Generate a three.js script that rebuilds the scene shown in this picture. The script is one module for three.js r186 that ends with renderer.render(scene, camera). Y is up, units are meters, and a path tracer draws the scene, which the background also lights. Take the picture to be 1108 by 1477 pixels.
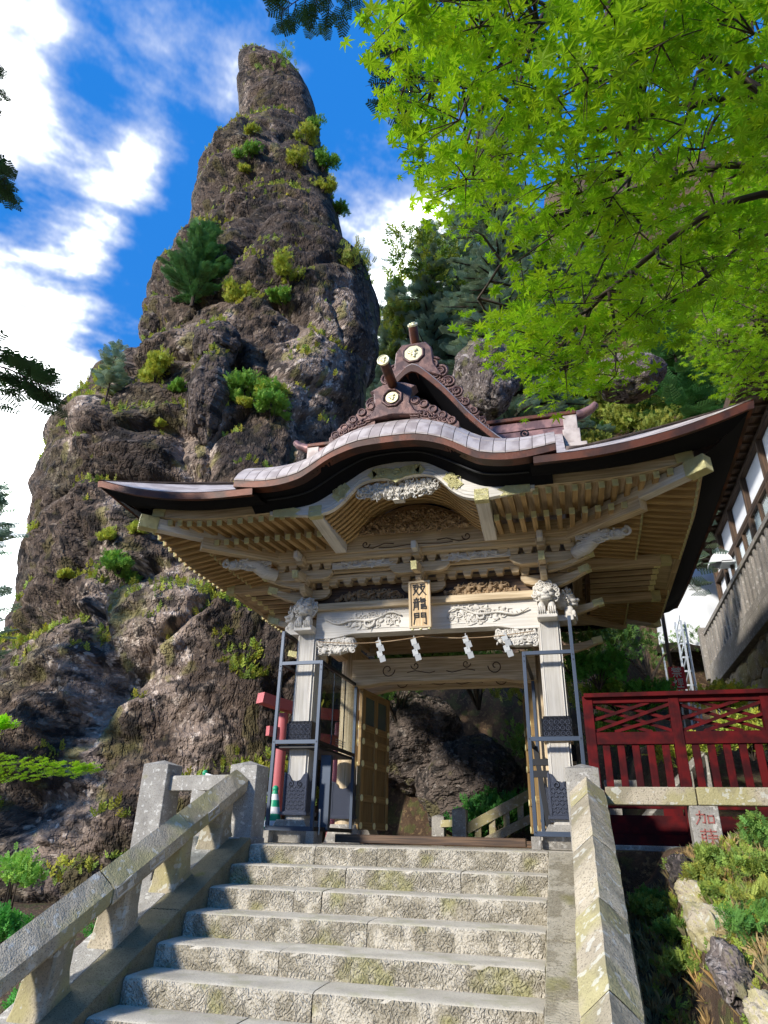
import * as THREE from 'three';
import { mergeGeometries, mergeVertices, toCreasedNormals } from 'three/addons/utils/BufferGeometryUtils.js';
import { RoundedBoxGeometry } from 'three/addons/geometries/RoundedBoxGeometry.js';
import { ImprovedNoise } from 'three/addons/math/ImprovedNoise.js';

// ---------- camera, renderer, sun, sky ----------
const scene = new THREE.Scene();
const camera = new THREE.PerspectiveCamera(74.27, 0.75, 0.05, 3000);
camera.position.set(2.203, 0.091, 8.441);
camera.rotation.set(0.4492, 0.2765, 0.0249, 'YXZ');
camera.updateMatrixWorld(true);
const renderer = new THREE.WebGLRenderer({ antialias: true });
renderer.toneMapping = THREE.LinearToneMapping;
renderer.toneMappingExposure = 2.75;
renderer.shadowMap.enabled = true;
const SUN_AZ = 0.58, SUN_EL = 0.43;   // towards the viewer's left, low
const sunDir = new THREE.Vector3(-Math.sin(SUN_AZ) * Math.cos(SUN_EL), Math.sin(SUN_EL), Math.cos(SUN_AZ) * Math.cos(SUN_EL));
const sun = new THREE.DirectionalLight(new THREE.Color(1, 0.94, 0.85), 1.9);
sun.position.copy(sunDir).multiplyScalar(80);
sun.target.position.set(0, 2, -3);
sun.castShadow = true;
sun.shadow.radius = 8;
sun.shadow.mapSize.set(4096, 4096);
Object.assign(sun.shadow.camera, { left: -45, right: 45, top: 45, bottom: -45, near: 1, far: 220 });
scene.add(sun, sun.target);

// ---------- random numbers and noise ----------
function rng(seed) { let a = seed >>> 0; return () => { a = (a + 0x6d2b79f5) | 0; let t = Math.imul(a ^ (a >>> 15), 1 | a); t = (t + Math.imul(t ^ (t >>> 7), 61 | t)) ^ t; return ((t ^ (t >>> 14)) >>> 0) / 4294967296; }; }
const R0 = rng(7);
const PN = new ImprovedNoise();
const n3 = (x, y, z) => PN.noise(x, y, z);
function fbm3(x, y, z, o = 4, g = 0.5) { let s = 0, a = 1, t = 0; for (let i = 0; i < o; i++) { s += a * n3(x, y, z); t += a; a *= g; x = x * 2.03 + 7.1; y = y * 2.03 + 3.7; z = z * 2.03 + 5.3; } return s / t; }
function ridge3(x, y, z, o = 4) { let s = 0, a = 1, t = 0; for (let i = 0; i < o; i++) { s += a * (1 - 2 * Math.abs(n3(x, y, z))); t += a; a *= 0.5; x = x * 2.1 + 3.1; y = y * 2.1 + 1.7; z = z * 2.1 + 9.3; } return s / t; }
const clamp = (x, a = 0, b = 1) => Math.min(b, Math.max(a, x)), mix = (a, b, t) => a + (b - a) * t;
const sstep = (a, b, x) => { const t = clamp((x - a) / (b - a)); return t * t * (3 - 2 * t); };
function hash(i, j, s) { let h = (Math.imul(i, 374761393) + Math.imul(j, 668265263) + Math.imul(s, 974634777)) | 0; h = Math.imul(h ^ (h >>> 13), 1274126177); return ((h ^ (h >>> 16)) >>> 0) / 4294967296; }
function pn(x, y, px, py, s) {   // noise that repeats after px, py cells
  const ix = Math.floor(x), iy = Math.floor(y), fx = x - ix, fy = y - iy, u = fx * fx * (3 - 2 * fx), v = fy * fy * (3 - 2 * fy);
  const w = (a, n) => ((a % n) + n) % n, x0 = w(ix, px), x1 = w(ix + 1, px), y0 = w(iy, py), y1 = w(iy + 1, py);
  return mix(mix(hash(x0, y0, s), hash(x1, y0, s), u), mix(hash(x0, y1, s), hash(x1, y1, s), u), v);
}
function pf(x, y, px, py, o, s) { let t = 0, a = 0.5, n = 0; for (let i = 0; i < o; i++) { t += a * pn(x * px, y * py, px, py, s + i); n += a; a *= 0.5; px *= 2; py *= 2; } return t / n; }
function lut(xs, ys) { return (x) => { if (x <= xs[0]) return ys[0]; for (let i = 1; i < xs.length; i++) if (x <= xs[i]) return mix(ys[i - 1], ys[i], (x - xs[i - 1]) / (xs[i] - xs[i - 1])); return ys[ys.length - 1]; }; }
function smooth(xs, ys) {   // monotone-ish smooth curve through points
  const n = xs.length, m = xs.map((_, i) => (i === 0 ? (ys[1] - ys[0]) / (xs[1] - xs[0]) : i === n - 1 ? (ys[n - 1] - ys[n - 2]) / (xs[n - 1] - xs[n - 2]) : (ys[i + 1] - ys[i - 1]) / (xs[i + 1] - xs[i - 1])));
  return (x) => { x = clamp(x, xs[0], xs[n - 1]); let i = 0; while (i < n - 2 && x > xs[i + 1]) i++; const h = xs[i + 1] - xs[i], t = (x - xs[i]) / h, a = t * t, b = a * t; return (2 * b - 3 * a + 1) * ys[i] + (b - 2 * a + t) * h * m[i] + (3 * a - 2 * b) * ys[i + 1] + (b - a) * h * m[i + 1]; };
}
// a point of the place seen at photo pixel (px, py), at a distance along the view axis
const V = (x, y, z) => new THREE.Vector3(x, y, z);
function at(px, py, depth) { const k = 1 / 975.16; return V((px - 554) * k * depth, (738.5 - py) * k * depth, -depth).applyMatrix4(camera.matrixWorld); }

// ---------- sky: deep blue with wind-torn white cloud ----------
{
  const W = 3072, H = 1536, data = new Float32Array(W * H * 4);
  const az = (d) => Math.atan2(-d.x, -d.z) * 57.2958;          // degrees to the left of the gate's axis
  const banks = [[64, 51, 4.5, 6, 0.3], [57, 54, 2, 2.5, 0.15], [57, 48, 2.6, 3.4, 0.2], [47, 45, 3, 3, 0.16], [44, 50, 3.2, 4, 0.14], [36, 56, 3, 5, 0.08], [14, 41, 6, 7, 0.30], [12, 50, 4, 4, 0.1], [24, 56, 6, 5, -0.12], [57, 42, 2.5, 1.6, -0.3], [50, 55, 3.5, 6, -0.12], [38, 47, 4, 6, -0.14], [43, 41, 2.5, 3, -0.16]];
  for (let r = 0; r < H; r++) {
    const up = ((r + 0.5) / H - 0.5) * Math.PI, y = Math.sin(up), c = Math.cos(up);
    for (let q = 0; q < W; q++) {
      const i = (r * W + q) * 4; data[i + 3] = 1;
      if (y < -0.01) { data[i] = 0.10; data[i + 1] = 0.11; data[i + 2] = 0.09; continue; }
      const ph = ((q + 0.5) / W - 0.5) * 2 * Math.PI, x = Math.cos(ph) * c, z = Math.sin(ph) * c, yy = Math.max(y, 0.06) + 0.12;
      const px = x / yy, pz = z / yy;
      const wx = n3(px * 1.3 + 4, pz * 1.3, 2.2), wz = n3(px * 1.3, pz * 1.3 + 9, 7.7);
      const a = 0.72, ux = px * Math.cos(a) - pz * Math.sin(a), uz = px * Math.sin(a) + pz * Math.cos(a);
      let f = fbm3(ux * 3.8 + wx * 0.9, uz * 6.2 + wz * 0.9, 1.3, 9, 0.66) * 0.5 + 0.5;
      let cover = -0.165 + 0.22 * n3(px * 0.55 + 20, pz * 0.55 + 3, 4.1);
      const A = Math.atan2(-x, -z) * 57.2958, E = up * 57.2958;
      if (Math.abs(A) < 110) { cover += 0.40 * sstep(2, 15, (A - 44) * 0.75 + 40 - E) * sstep(110, 85, A) * sstep(22, 34, A); for (const b of banks) { const d = ((A - b[0]) / b[2]) ** 2 + ((E - b[1]) / b[3]) ** 2; if (d < 7) cover += b[4] * Math.exp(-d); } }
      const t = f + cover, thick = sstep(0.47, 0.84, t), veil = 0.45 * sstep(0.36, 0.60, t) + 0.55 * Math.pow(thick, 0.9);
      const h = Math.pow(1 - clamp(y), 2.6);
      const blue = [mix(0.008, 0.045, h), mix(0.085, 0.15, h), mix(0.285, 0.36, h)];
      const w = 0.42 + 2.1 * Math.pow(thick, 1.5) * (0.7 + 0.6 * f);
      const k = clamp(veil);
      data[i] = mix(blue[0], w * 0.98, k); data[i + 1] = mix(blue[1], w, k); data[i + 2] = mix(blue[2], w * 1.03, k);
    }
  }
  const t = new THREE.DataTexture(data, W, H, THREE.RGBAFormat, THREE.FloatType);
  t.mapping = THREE.EquirectangularReflectionMapping; t.magFilter = THREE.LinearFilter; t.minFilter = THREE.LinearFilter; t.needsUpdate = true;
  scene.background = t; scene.environment = t;
  scene.environmentIntensity = 1; scene.backgroundIntensity = 1;
}

// ---------- textures ----------
function tex(size, fn, srgb = true) {
  const d = new Uint8Array(size * size * 4);
  for (let y = 0; y < size; y++) for (let x = 0; x < size; x++) { const c = fn((x + 0.5) / size, (y + 0.5) / size), i = (y * size + x) * 4; if (typeof c === 'number') d[i] = d[i + 1] = d[i + 2] = clamp(c) * 255; else { d[i] = clamp(c[0]) * 255; d[i + 1] = clamp(c[1]) * 255; d[i + 2] = clamp(c[2]) * 255; } d[i + 3] = 255; }
  const t = new THREE.DataTexture(d, size, size); t.wrapS = t.wrapT = THREE.RepeatWrapping; t.magFilter = THREE.LinearFilter; t.minFilter = THREE.LinearMipmapLinearFilter; t.generateMipmaps = true; t.anisotropy = 8;
  if (srgb) t.colorSpace = THREE.SRGBColorSpace; t.needsUpdate = true; return t;
}
function rep(t, w, h = w) { const c = t.clone(); c.repeat.set(1 / w, 1 / h); c.needsUpdate = true; return c; }
const mix3 = (a, b, t) => [mix(a[0], b[0], t), mix(a[1], b[1], t), mix(a[2], b[2], t)];
const hex = (h) => [(h >> 16) / 255, ((h >> 8) & 255) / 255, (h & 255) / 255];
const mul3 = (a, k) => [a[0] * k, a[1] * k, a[2] * k];
const grainF = (u, v) => { const w = pf(u, v, 3, 2, 3, 11) * 0.5, a = pf(u + w * 0.06, v, 26, 2, 4, 21), b = pf(u, v, 90, 4, 2, 33); return a * 0.7 + b * 0.3; };
const T = {};
const woodTex = (l, d, k = 1) => tex(512, (u, v) => { const g = sstep(0.3, 0.72, grainF(u, v)), p = pf(u, v, 3, 3, 3, 70); return mul3(mix3(hex(l), hex(d), g * k), 0.9 + 0.2 * p); });
T.wood = woodTex(0xd6c4a4, 0xab9472, 0.8); T.woodPale = woodTex(0xdedad2, 0xbfb9ac, 0.6); T.woodDark = woodTex(0x6b5138, 0x3e2c1d);
T.woodB = tex(512, (u, v) => grainF(u, v), false);
const speck = (u, v, s) => pf(u, v, 128, 128, 2, s);
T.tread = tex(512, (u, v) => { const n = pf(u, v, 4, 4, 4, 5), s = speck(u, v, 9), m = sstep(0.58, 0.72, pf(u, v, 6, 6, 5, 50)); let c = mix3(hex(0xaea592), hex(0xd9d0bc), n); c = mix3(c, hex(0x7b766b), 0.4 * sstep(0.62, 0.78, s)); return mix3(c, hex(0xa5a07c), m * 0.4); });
const chis = (u, v) => { // tooth-chisel marks: short slanted dashes laid like basket weave
  const gx = u * 12, gy = v * 14, ix = Math.floor(gx), iy = Math.floor(gy), j = hash(((ix % 12) + 12) % 12, ((iy % 14) + 14) % 14, 3), dir = (ix + iy) % 2 ? 1 : -1;
  const fx = gx - ix - 0.5, fy = gy - iy - 0.5, w = (fx * 0.7 + dir * fy * 0.7) * 2.2 + j;
  return 0.5 + 0.5 * Math.cos(w * 6.28) * (1 - Math.max(Math.abs(fx), Math.abs(fy)) * 0.9);
};
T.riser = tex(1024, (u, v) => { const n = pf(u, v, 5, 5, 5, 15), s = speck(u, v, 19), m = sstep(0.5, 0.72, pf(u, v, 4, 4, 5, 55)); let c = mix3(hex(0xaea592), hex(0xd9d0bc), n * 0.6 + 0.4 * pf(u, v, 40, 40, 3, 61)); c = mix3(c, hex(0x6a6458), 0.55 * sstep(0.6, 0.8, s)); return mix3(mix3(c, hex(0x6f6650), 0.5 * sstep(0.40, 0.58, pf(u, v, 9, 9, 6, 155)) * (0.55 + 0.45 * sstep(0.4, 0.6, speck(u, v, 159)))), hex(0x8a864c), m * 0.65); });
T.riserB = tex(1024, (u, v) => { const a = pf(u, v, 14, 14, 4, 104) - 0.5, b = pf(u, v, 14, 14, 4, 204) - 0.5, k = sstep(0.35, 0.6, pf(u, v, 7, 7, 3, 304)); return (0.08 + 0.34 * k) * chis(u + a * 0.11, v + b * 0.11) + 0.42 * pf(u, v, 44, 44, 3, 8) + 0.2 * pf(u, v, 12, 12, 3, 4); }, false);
T.stroke = tex(512, (u, v) => { const w = pf(u, v, 8, 8, 2, 3), l = (u * 10 + v * 26 + w * 1.1); return 0.5 + 0.32 * Math.cos(l * 6.283) + 0.25 * (pf(u, v, 70, 70, 2, 4) - 0.5); }, false);
T.fineB = tex(512, (u, v) => 0.5 * pf(u, v, 20, 20, 4, 4) + 0.5 * pf(u, v, 120, 120, 2, 14), false);
T.coarseB = tex(512, (u, v) => 0.65 * pf(u, v, 7, 7, 5, 44) + 0.35 * pf(u, v, 60, 60, 2, 24), false);
T.lichen = tex(1024, (u, v) => { // mossy, lichen-spotted stone
  const n = pf(u, v, 6, 6, 5, 25), s = speck(u, v, 29); let c = mix3(hex(0x9a8f7a), hex(0xcabda4), n); c = mix3(c, hex(0x5d564b), 0.5 * sstep(0.6, 0.78, s));
  c = mix3(c, hex(0xa29a62), 0.6 * sstep(0.48, 0.7, pf(u, v, 3, 3, 5, 65))); c = mix3(c, hex(0x77705c), 0.4 * sstep(0.54, 0.7, pf(u, v, 5, 5, 5, 85)));
  const w = sstep(0.67, 0.72, pf(u, v, 22, 22, 5, 75)) * 0.7 + 0.7 * sstep(0.72, 0.76, pf(u, v, 9, 9, 5, 76)); return mix3(c, hex(0xc4c3b8), clamp(w)); });
T.lichen2 = tex(1024, (u, v) => { const n = pf(u, v, 6, 6, 5, 125), s = speck(u, v, 129); let c = mix3(hex(0x8c8881), hex(0xb6b2a9), n); c = mix3(c, hex(0x66625c), 0.5 * sstep(0.58, 0.76, s)); c = mix3(c, hex(0xa59f66), 0.5 * sstep(0.55, 0.7, pf(u, v, 3, 3, 5, 165))); return mix3(c, hex(0xe2e1da), 0.55 * sstep(0.66, 0.72, pf(u, v, 26, 26, 5, 175))); });
T.moss = tex(512, (u, v) => { const n = pf(u, v, 8, 8, 5, 35); let c = mix3(hex(0x6f6a52), hex(0x989072), n); c = mix3(c, hex(0x6e7038), sstep(0.45, 0.65, pf(u, v, 3, 3, 5, 95))); return mix3(c, hex(0x45402f), 0.6 * sstep(0.6, 0.76, speck(u, v, 39))); });
T.rock = tex(1024, (u, v) => { const n = pf(u, v, 5, 5, 6, 45), s = pf(u, v, 60, 60, 3, 46); let c = mix3(hex(0x3a322d), hex(0x85776c), n * 0.7 + s * 0.45 - 0.08); c = mix3(c, hex(0x1b1715), 0.8 * sstep(0.55, 0.7, pf(u, v, 14, 14, 4, 47))); c = mix3(c, hex(0xb0a69c), 0.55 * sstep(0.62, 0.74, pf(u, v, 24, 24, 4, 49))); return mix3(c, hex(0x5d5a30), 0.6 * sstep(0.6, 0.72, pf(u, v, 6, 6, 5, 48))); });
T.rockB = tex(1024, (u, v) => { const a = pf(u, v, 9, 5, 5, 146) - 0.5, b = pf(u, v, 22, 14, 4, 148) - 0.5; return 0.42 * pf(u, v, 8, 8, 6, 145) + 0.28 * Math.min(1, Math.abs(a) * 9) + 0.16 * Math.min(1, Math.abs(b) * 8) + 0.14 * pf(u, v, 110, 110, 2, 147); }, false);
T.plaster = tex(512, (u, v) => mul3(hex(0xf6f8fb), 0.94 + 0.06 * pf(u, v, 6, 6, 5, 51)));
T.copper = tex(512, (u, v) => { const n = pf(u, v, 5, 5, 5, 57); return mix3(hex(0x5f3019), hex(0x3b2014), sstep(0.35, 0.7, n)); });
T.roof = tex(512, (u, v) => { const n = pf(u, v, 6, 6, 5, 58); return mix3(hex(0xc6bab2), hex(0xa4968f), sstep(0.35, 0.7, n)); });
T.roofR = tex(256, (u, v) => 0.35 + 0.35 * pf(u, v, 8, 8, 4, 59), false);
T.onigawara = tex(512, (u, v) => mix3(hex(0x6e524b), hex(0x473433), sstep(0.35, 0.65, pf(u, v, 7, 7, 5, 67))));
T.goldB = tex(512, (u, v) => { const a = pf(u, v, 9, 9, 2, 88); return 0.5 + 0.5 * Math.cos(a * 40); }, false);
T.latB = tex(512, (u, v) => { const gx = (u * 16) % 1 - 0.5, gy = (v * 16) % 1 - 0.5, k = (Math.floor(u * 16) + Math.floor(v * 16)) % 2; const d = Math.hypot(gx, gy); return k ? 0.2 + 0.7 * sstep(0.46, 0.3, d) * sstep(0.1, 0.2, d) : 0.5 + 0.5 * Math.cos((gx + gy) * 25); }, false);
T.hatch = tex(512, (u, v) => { const a = Math.floor(v * 20), s = a % 2 ? 1 : -1, l = u * 40 + s * v * 40; return 0.5 + 0.4 * Math.sign(Math.cos(l * 6.283)) * (0.5 + 0.5 * Math.cos(v * 40 * 6.283)); }, false);
T.red = tex(512, (u, v) => { const n = pf(u, v, 6, 6, 5, 97); return mix3(hex(0x5c0a0d), hex(0x36060a), sstep(0.3, 0.75, n)); });
T.soil = tex(1024, (u, v) => { const n = pf(u, v, 10, 10, 5, 101), s = pf(u, v, 70, 70, 3, 102); let c = mix3(hex(0x3a2c20), hex(0x6b5440), n * 0.6 + s * 0.5 - 0.1); c = mix3(c, hex(0x8c7654), 0.6 * sstep(0.6, 0.7, pf(u, v, 30, 30, 4, 103))); return mix3(c, hex(0x4c5a28), 0.5 * sstep(0.55, 0.66, pf(u, v, 8, 8, 5, 104))); });
T.bark = tex(512, (u, v) => mix3(hex(0x54463a), hex(0x2b231c), sstep(0.3, 0.7, pf(u, v, 14, 3, 5, 111))));
T.cloth = tex(512, (u, v) => mul3(hex(0xeef1f3), 0.93 + 0.1 * pf(u, v, 5, 5, 5, 115)));

// ---------- materials ----------
const M = {};
function mat(name, o) { const m = new THREE.MeshStandardMaterial({ vertexColors: true, ...o }); m.name = name; return (M[name] = m); }
function phys(name, o) { const m = new THREE.MeshPhysicalMaterial({ vertexColors: true, ...o }); m.name = name; return (M[name] = m); }
mat('wood', { map: rep(T.wood, 0.6, 1.2), bumpMap: rep(T.woodB, 0.6, 1.2), bumpScale: 0.004, roughness: 0.72 });
mat('woodPale', { map: rep(T.woodPale, 0.6, 1.2), bumpMap: rep(T.woodB, 0.6, 1.2), bumpScale: 0.003, roughness: 0.75 });
mat('carving', { map: rep(T.woodPale, 0.5, 0.9), bumpMap: rep(T.woodB, 0.4, 0.8), bumpScale: 0.003, roughness: 0.75 });
mat('carvingBrown', { map: rep(T.wood, 0.5, 0.9), color: new THREE.Color(0.62, 0.55, 0.5), bumpMap: rep(T.woodB, 0.4, 0.8), bumpScale: 0.003, roughness: 0.75 });
mat('pillar', { map: rep(T.woodPale, 0.6, 1.2), bumpMap: rep(T.hatch, 0.28), bumpScale: 0.005, roughness: 0.7 });
mat('rafterWood', { map: rep(T.wood, 0.6, 1.2), color: new THREE.Color(0.80, 0.68, 0.47), bumpMap: rep(T.woodB, 0.6, 1.2), bumpScale: 0.004, roughness: 0.72 });
mat('woodDark', { map: rep(T.woodDark, 0.6, 1.2), bumpMap: rep(T.woodB, 0.6, 1.2), bumpScale: 0.003, roughness: 0.6 });
mat('doorWood', { map: rep(T.wood, 0.6, 1.2), color: new THREE.Color(0.5, 0.4, 0.22), bumpMap: rep(T.woodB, 0.6, 1.2), bumpScale: 0.003, roughness: 0.65 });
mat('gold', { color: new THREE.Color(0.97, 0.91, 0.46), metalness: 0.1, roughness: 0.45, bumpMap: rep(T.goldB, 0.16), bumpScale: 0.008 });
mat('goldPlain', { color: new THREE.Color(0.97, 0.92, 0.5), metalness: 0.1, roughness: 0.4 });
mat('bronze', { color: new THREE.Color(0.03, 0.034, 0.045), metalness: 0.5, roughness: 0.38, bumpMap: rep(T.latB, 0.5), bumpScale: 0.012 });
mat('bronzeHatch', { color: new THREE.Color(0.10, 0.115, 0.16), metalness: 0.5, roughness: 0.36, bumpMap: rep(T.hatch, 0.5), bumpScale: 0.012 });
mat('copper', { map: rep(T.copper, 0.9), metalness: 0.25, roughness: 0.5, bumpMap: rep(T.fineB, 0.8), bumpScale: 0.003 });
mat('roof', { map: rep(T.roof, 1.1), metalness: 0.2, roughness: 0.62, bumpMap: rep(T.coarseB, 0.9), bumpScale: 0.006 });
mat('onigawara', { map: rep(T.onigawara, 0.7), metalness: 0.35, roughness: 0.45, bumpMap: rep(T.coarseB, 0.5), bumpScale: 0.006 });
mat('ridgeCopper', { map: rep(T.onigawara, 1.2), color: new THREE.Color(1.9, 1.9, 2.1), metalness: 0.35, roughness: 0.5, bumpMap: rep(T.coarseB, 0.5), bumpScale: 0.004 });
mat('crest', { color: new THREE.Color(0.8, 0.74, 0.45), metalness: 0.6, roughness: 0.35 });
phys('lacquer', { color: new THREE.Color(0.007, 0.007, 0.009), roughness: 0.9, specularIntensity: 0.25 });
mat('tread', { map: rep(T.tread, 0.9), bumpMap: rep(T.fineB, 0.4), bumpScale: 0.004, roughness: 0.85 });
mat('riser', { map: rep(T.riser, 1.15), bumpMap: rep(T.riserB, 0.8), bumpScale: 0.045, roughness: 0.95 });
mat('stroke', { map: rep(T.riser, 1.3), color: new THREE.Color(1.0, 1.0, 0.97), bumpMap: rep(T.stroke, 0.42), bumpScale: 0.014, roughness: 0.9 });
mat('lichen', { map: rep(T.lichen, 1.2), bumpMap: rep(T.coarseB, 0.5), bumpScale: 0.012, roughness: 0.95 });
mat('lichenGrey', { map: rep(T.lichen2, 1.0), bumpMap: rep(T.coarseB, 0.5), bumpScale: 0.012, roughness: 0.95 });
mat('moss', { map: rep(T.moss, 0.9), bumpMap: rep(T.stroke, 0.4), bumpScale: 0.008, roughness: 0.95 });
mat('granite', { map: rep(T.lichen2, 1.3), color: new THREE.Color(0.95, 0.94, 0.92), bumpMap: rep(T.fineB, 0.4), bumpScale: 0.005, roughness: 0.9 });
mat('rock', { map: rep(T.rock, 3.4), bumpMap: rep(T.rockB, 2.6), bumpScale: 0.24, roughness: 0.95 });
mat('rockGrey', { map: rep(T.rock, 2.8), color: new THREE.Color(1.5, 1.55, 1.65), bumpMap: rep(T.rockB, 2), bumpScale: 0.12, roughness: 0.95 });
mat('steel', { color: new THREE.Color(0.05, 0.07, 0.105), metalness: 0.3, roughness: 0.45 });
mat('black', { color: new THREE.Color(0.012, 0.013, 0.016), metalness: 0.2, roughness: 0.5 });
phys('red', { map: rep(T.red, 0.9), roughness: 0.75, specularIntensity: 0.4, bumpMap: rep(T.woodB, 0.5, 1), bumpScale: 0.002 });
mat('torii', { color: new THREE.Color(0.50, 0.12, 0.125), roughness: 0.55 });
mat('plaster', { map: rep(T.plaster, 1.5), roughness: 0.9 });
mat('timber', { map: rep(T.woodDark, 0.6, 1.2), color: new THREE.Color(0.7, 0.7, 0.72), roughness: 0.7 });
mat('concrete', { map: rep(T.lichen2, 1.4), color: new THREE.Color(0.75, 0.72, 0.7), bumpMap: rep(T.fineB, 0.5), bumpScale: 0.005, roughness: 0.95 });
mat('wallStone', { map: rep(T.lichen, 1.5), color: new THREE.Color(0.9, 0.86, 0.8), bumpMap: rep(T.coarseB, 0.7), bumpScale: 0.03, roughness: 0.95 });
mat('cloth', { map: rep(T.cloth, 2), roughness: 0.85, side: THREE.DoubleSide });
mat('soil', { map: rep(T.soil, 1.6), bumpMap: rep(T.coarseB, 0.6), bumpScale: 0.05, roughness: 1 });
mat('bark', { map: rep(T.bark, 0.4, 1.2), bumpMap: rep(T.bark, 0.4, 1.2), bumpScale: 0.01, roughness: 0.95 });
mat('paper', { color: new THREE.Color(0.42, 0.44, 0.45), roughness: 0.8, side: THREE.DoubleSide });
mat('coneGreen', { color: new THREE.Color(0.01, 0.33, 0.16), roughness: 0.45 });
mat('white', { color: new THREE.Color(0.75, 0.76, 0.76), roughness: 0.6 });
mat('signRed', { color: new THREE.Color(0.6, 0.02, 0.04), roughness: 0.5 });
mat('ink', { color: new THREE.Color(0.012, 0.012, 0.013), roughness: 0.7 });
mat('redInk', { color: new THREE.Color(0.34, 0.11, 0.09), roughness: 0.8 });
mat('metalPlate', { color: new THREE.Color(0.55, 0.54, 0.5), metalness: 0.3, roughness: 0.5 });
mat('aluminium', { color: new THREE.Color(0.6, 0.64, 0.68), metalness: 0.7, roughness: 0.4 });
phys('stuccoGlass', { color: new THREE.Color(0.9, 0.95, 0.93), transmission: 1, thickness: 0, roughness: 0.05 });
phys('glass', { color: new THREE.Color(0.92, 0.95, 0.95), transmission: 1, thickness: 0, roughness: 0.02, ior: 1.5 });
mat('windowGlass', { color: new THREE.Color(0.10, 0.13, 0.12), metalness: 0.1, roughness: 0.05 });
const leafMat = (name, r, g, b, t = 0.45, o = {}) => phys(name, { color: new THREE.Color(r, g, b), transmission: t, thickness: 0, roughness: 0.75, specularIntensity: 0.35, side: THREE.DoubleSide, vertexColors: false, ...o });
leafMat('maple', 0.34, 0.55, 0.015, 0.68); leafMat('shrub', 0.38, 0.43, 0.085, 0.45); leafMat('shrubGreen', 0.20, 0.36, 0.07, 0.45); leafMat('fir', 0.05, 0.13, 0.05, 0.2); leafMat('cedar', 0.36, 0.47, 0.34, 0.5); leafMat('conifer', 0.15, 0.34, 0.11, 0.4); leafMat('ivy', 0.08, 0.27, 0.05, 0.35); leafMat('straw', 0.38, 0.28, 0.13, 0.2);

// ---------- building blocks ----------
const used = new Map();
function numbered(n) { const k = used.get(n) ?? 0; used.set(n, k + 1); return k ? `${n}_${String(k).padStart(3, '0')}` : n; }
function tag(o, label, category, group, kind) { if (label) o.userData.label = label; if (category) o.userData.category = category; if (group) o.userData.group = group; if (kind) o.userData.kind = kind; return o; }
function thing(name, label, category, [x, y, z] = [0, 0, 0], group, kind) { const o = new THREE.Group(); o.name = numbered(name); o.position.set(x, y, z); scene.add(o); return tag(o, label, category, group, kind); }
const E3 = new THREE.Euler(), Q = new THREE.Quaternion(), S1 = V(1, 1, 1);
function xf(p = [0, 0, 0], r = [0, 0, 0], s) { E3.set(r[0], r[1], r[2], 'YXZ'); return new THREE.Matrix4().compose(V(...p), Q.clone().setFromEuler(E3), s ? (typeof s === 'number' ? V(s, s, s) : V(...s)) : S1); }
const RU = rng(99);
function boxUV(g, grain) {   // uv in metres, v along the grain
  const p = g.attributes.position, uv = new Float32Array(p.count * 2), a = V(), b = V(), c = V(), n = V(), ou = RU() * 3, ov = RU() * 3;
  if (grain === undefined) { g.computeBoundingBox(); const s = g.boundingBox.getSize(V()); grain = s.x >= s.y && s.x >= s.z ? 0 : s.y >= s.z ? 1 : 2; }
  for (let i = 0; i < p.count; i += 3) {
    a.fromBufferAttribute(p, i); b.fromBufferAttribute(p, i + 1); c.fromBufferAttribute(p, i + 2); n.copy(b).sub(a).cross(c.clone().sub(a));
    const x = Math.abs(n.x), y = Math.abs(n.y), z = Math.abs(n.z), ax = x >= y && x >= z ? 0 : y >= z ? 1 : 2; let A = (ax + 1) % 3, B = (ax + 2) % 3; if (A === grain) [A, B] = [B, A];
    for (let k = 0; k < 3; k++) { const v = [a, b, c][k]; uv[(i + k) * 2] = v.getComponent(A) + ou; uv[(i + k) * 2 + 1] = v.getComponent(B) + ov; }
  }
  g.setAttribute('uv', new THREE.BufferAttribute(uv, 2)); return g;
}
function prep(g, m, { grain, tint = 1, keepUV, color } = {}) {
  g = g.index ? g.toNonIndexed() : g.clone();
  for (const k of Object.keys(g.attributes)) if (!['position', 'normal', 'color', ...(keepUV ? ['uv'] : [])].includes(k)) g.deleteAttribute(k);
  if (!g.attributes.normal) g.computeVertexNormals();
  if (!keepUV) boxUV(g, grain);
  if (!g.attributes.color) { const n = g.attributes.position.count, c = new Float32Array(n * 3), k = Array.isArray(tint) ? tint : [tint, tint, tint]; for (let i = 0; i < n; i++) c.set(color ?? k, i * 3); g.setAttribute('color', new THREE.BufferAttribute(c, 3)); }
  if (m) g.applyMatrix4(m); g.groups = []; g.clearGroups?.(); return g;
}
function worldOf(o) { const p = V(0, 0, 0); for (let q = o; q && q !== scene; q = q.parent) p.add(q.position); return p; }
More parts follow.
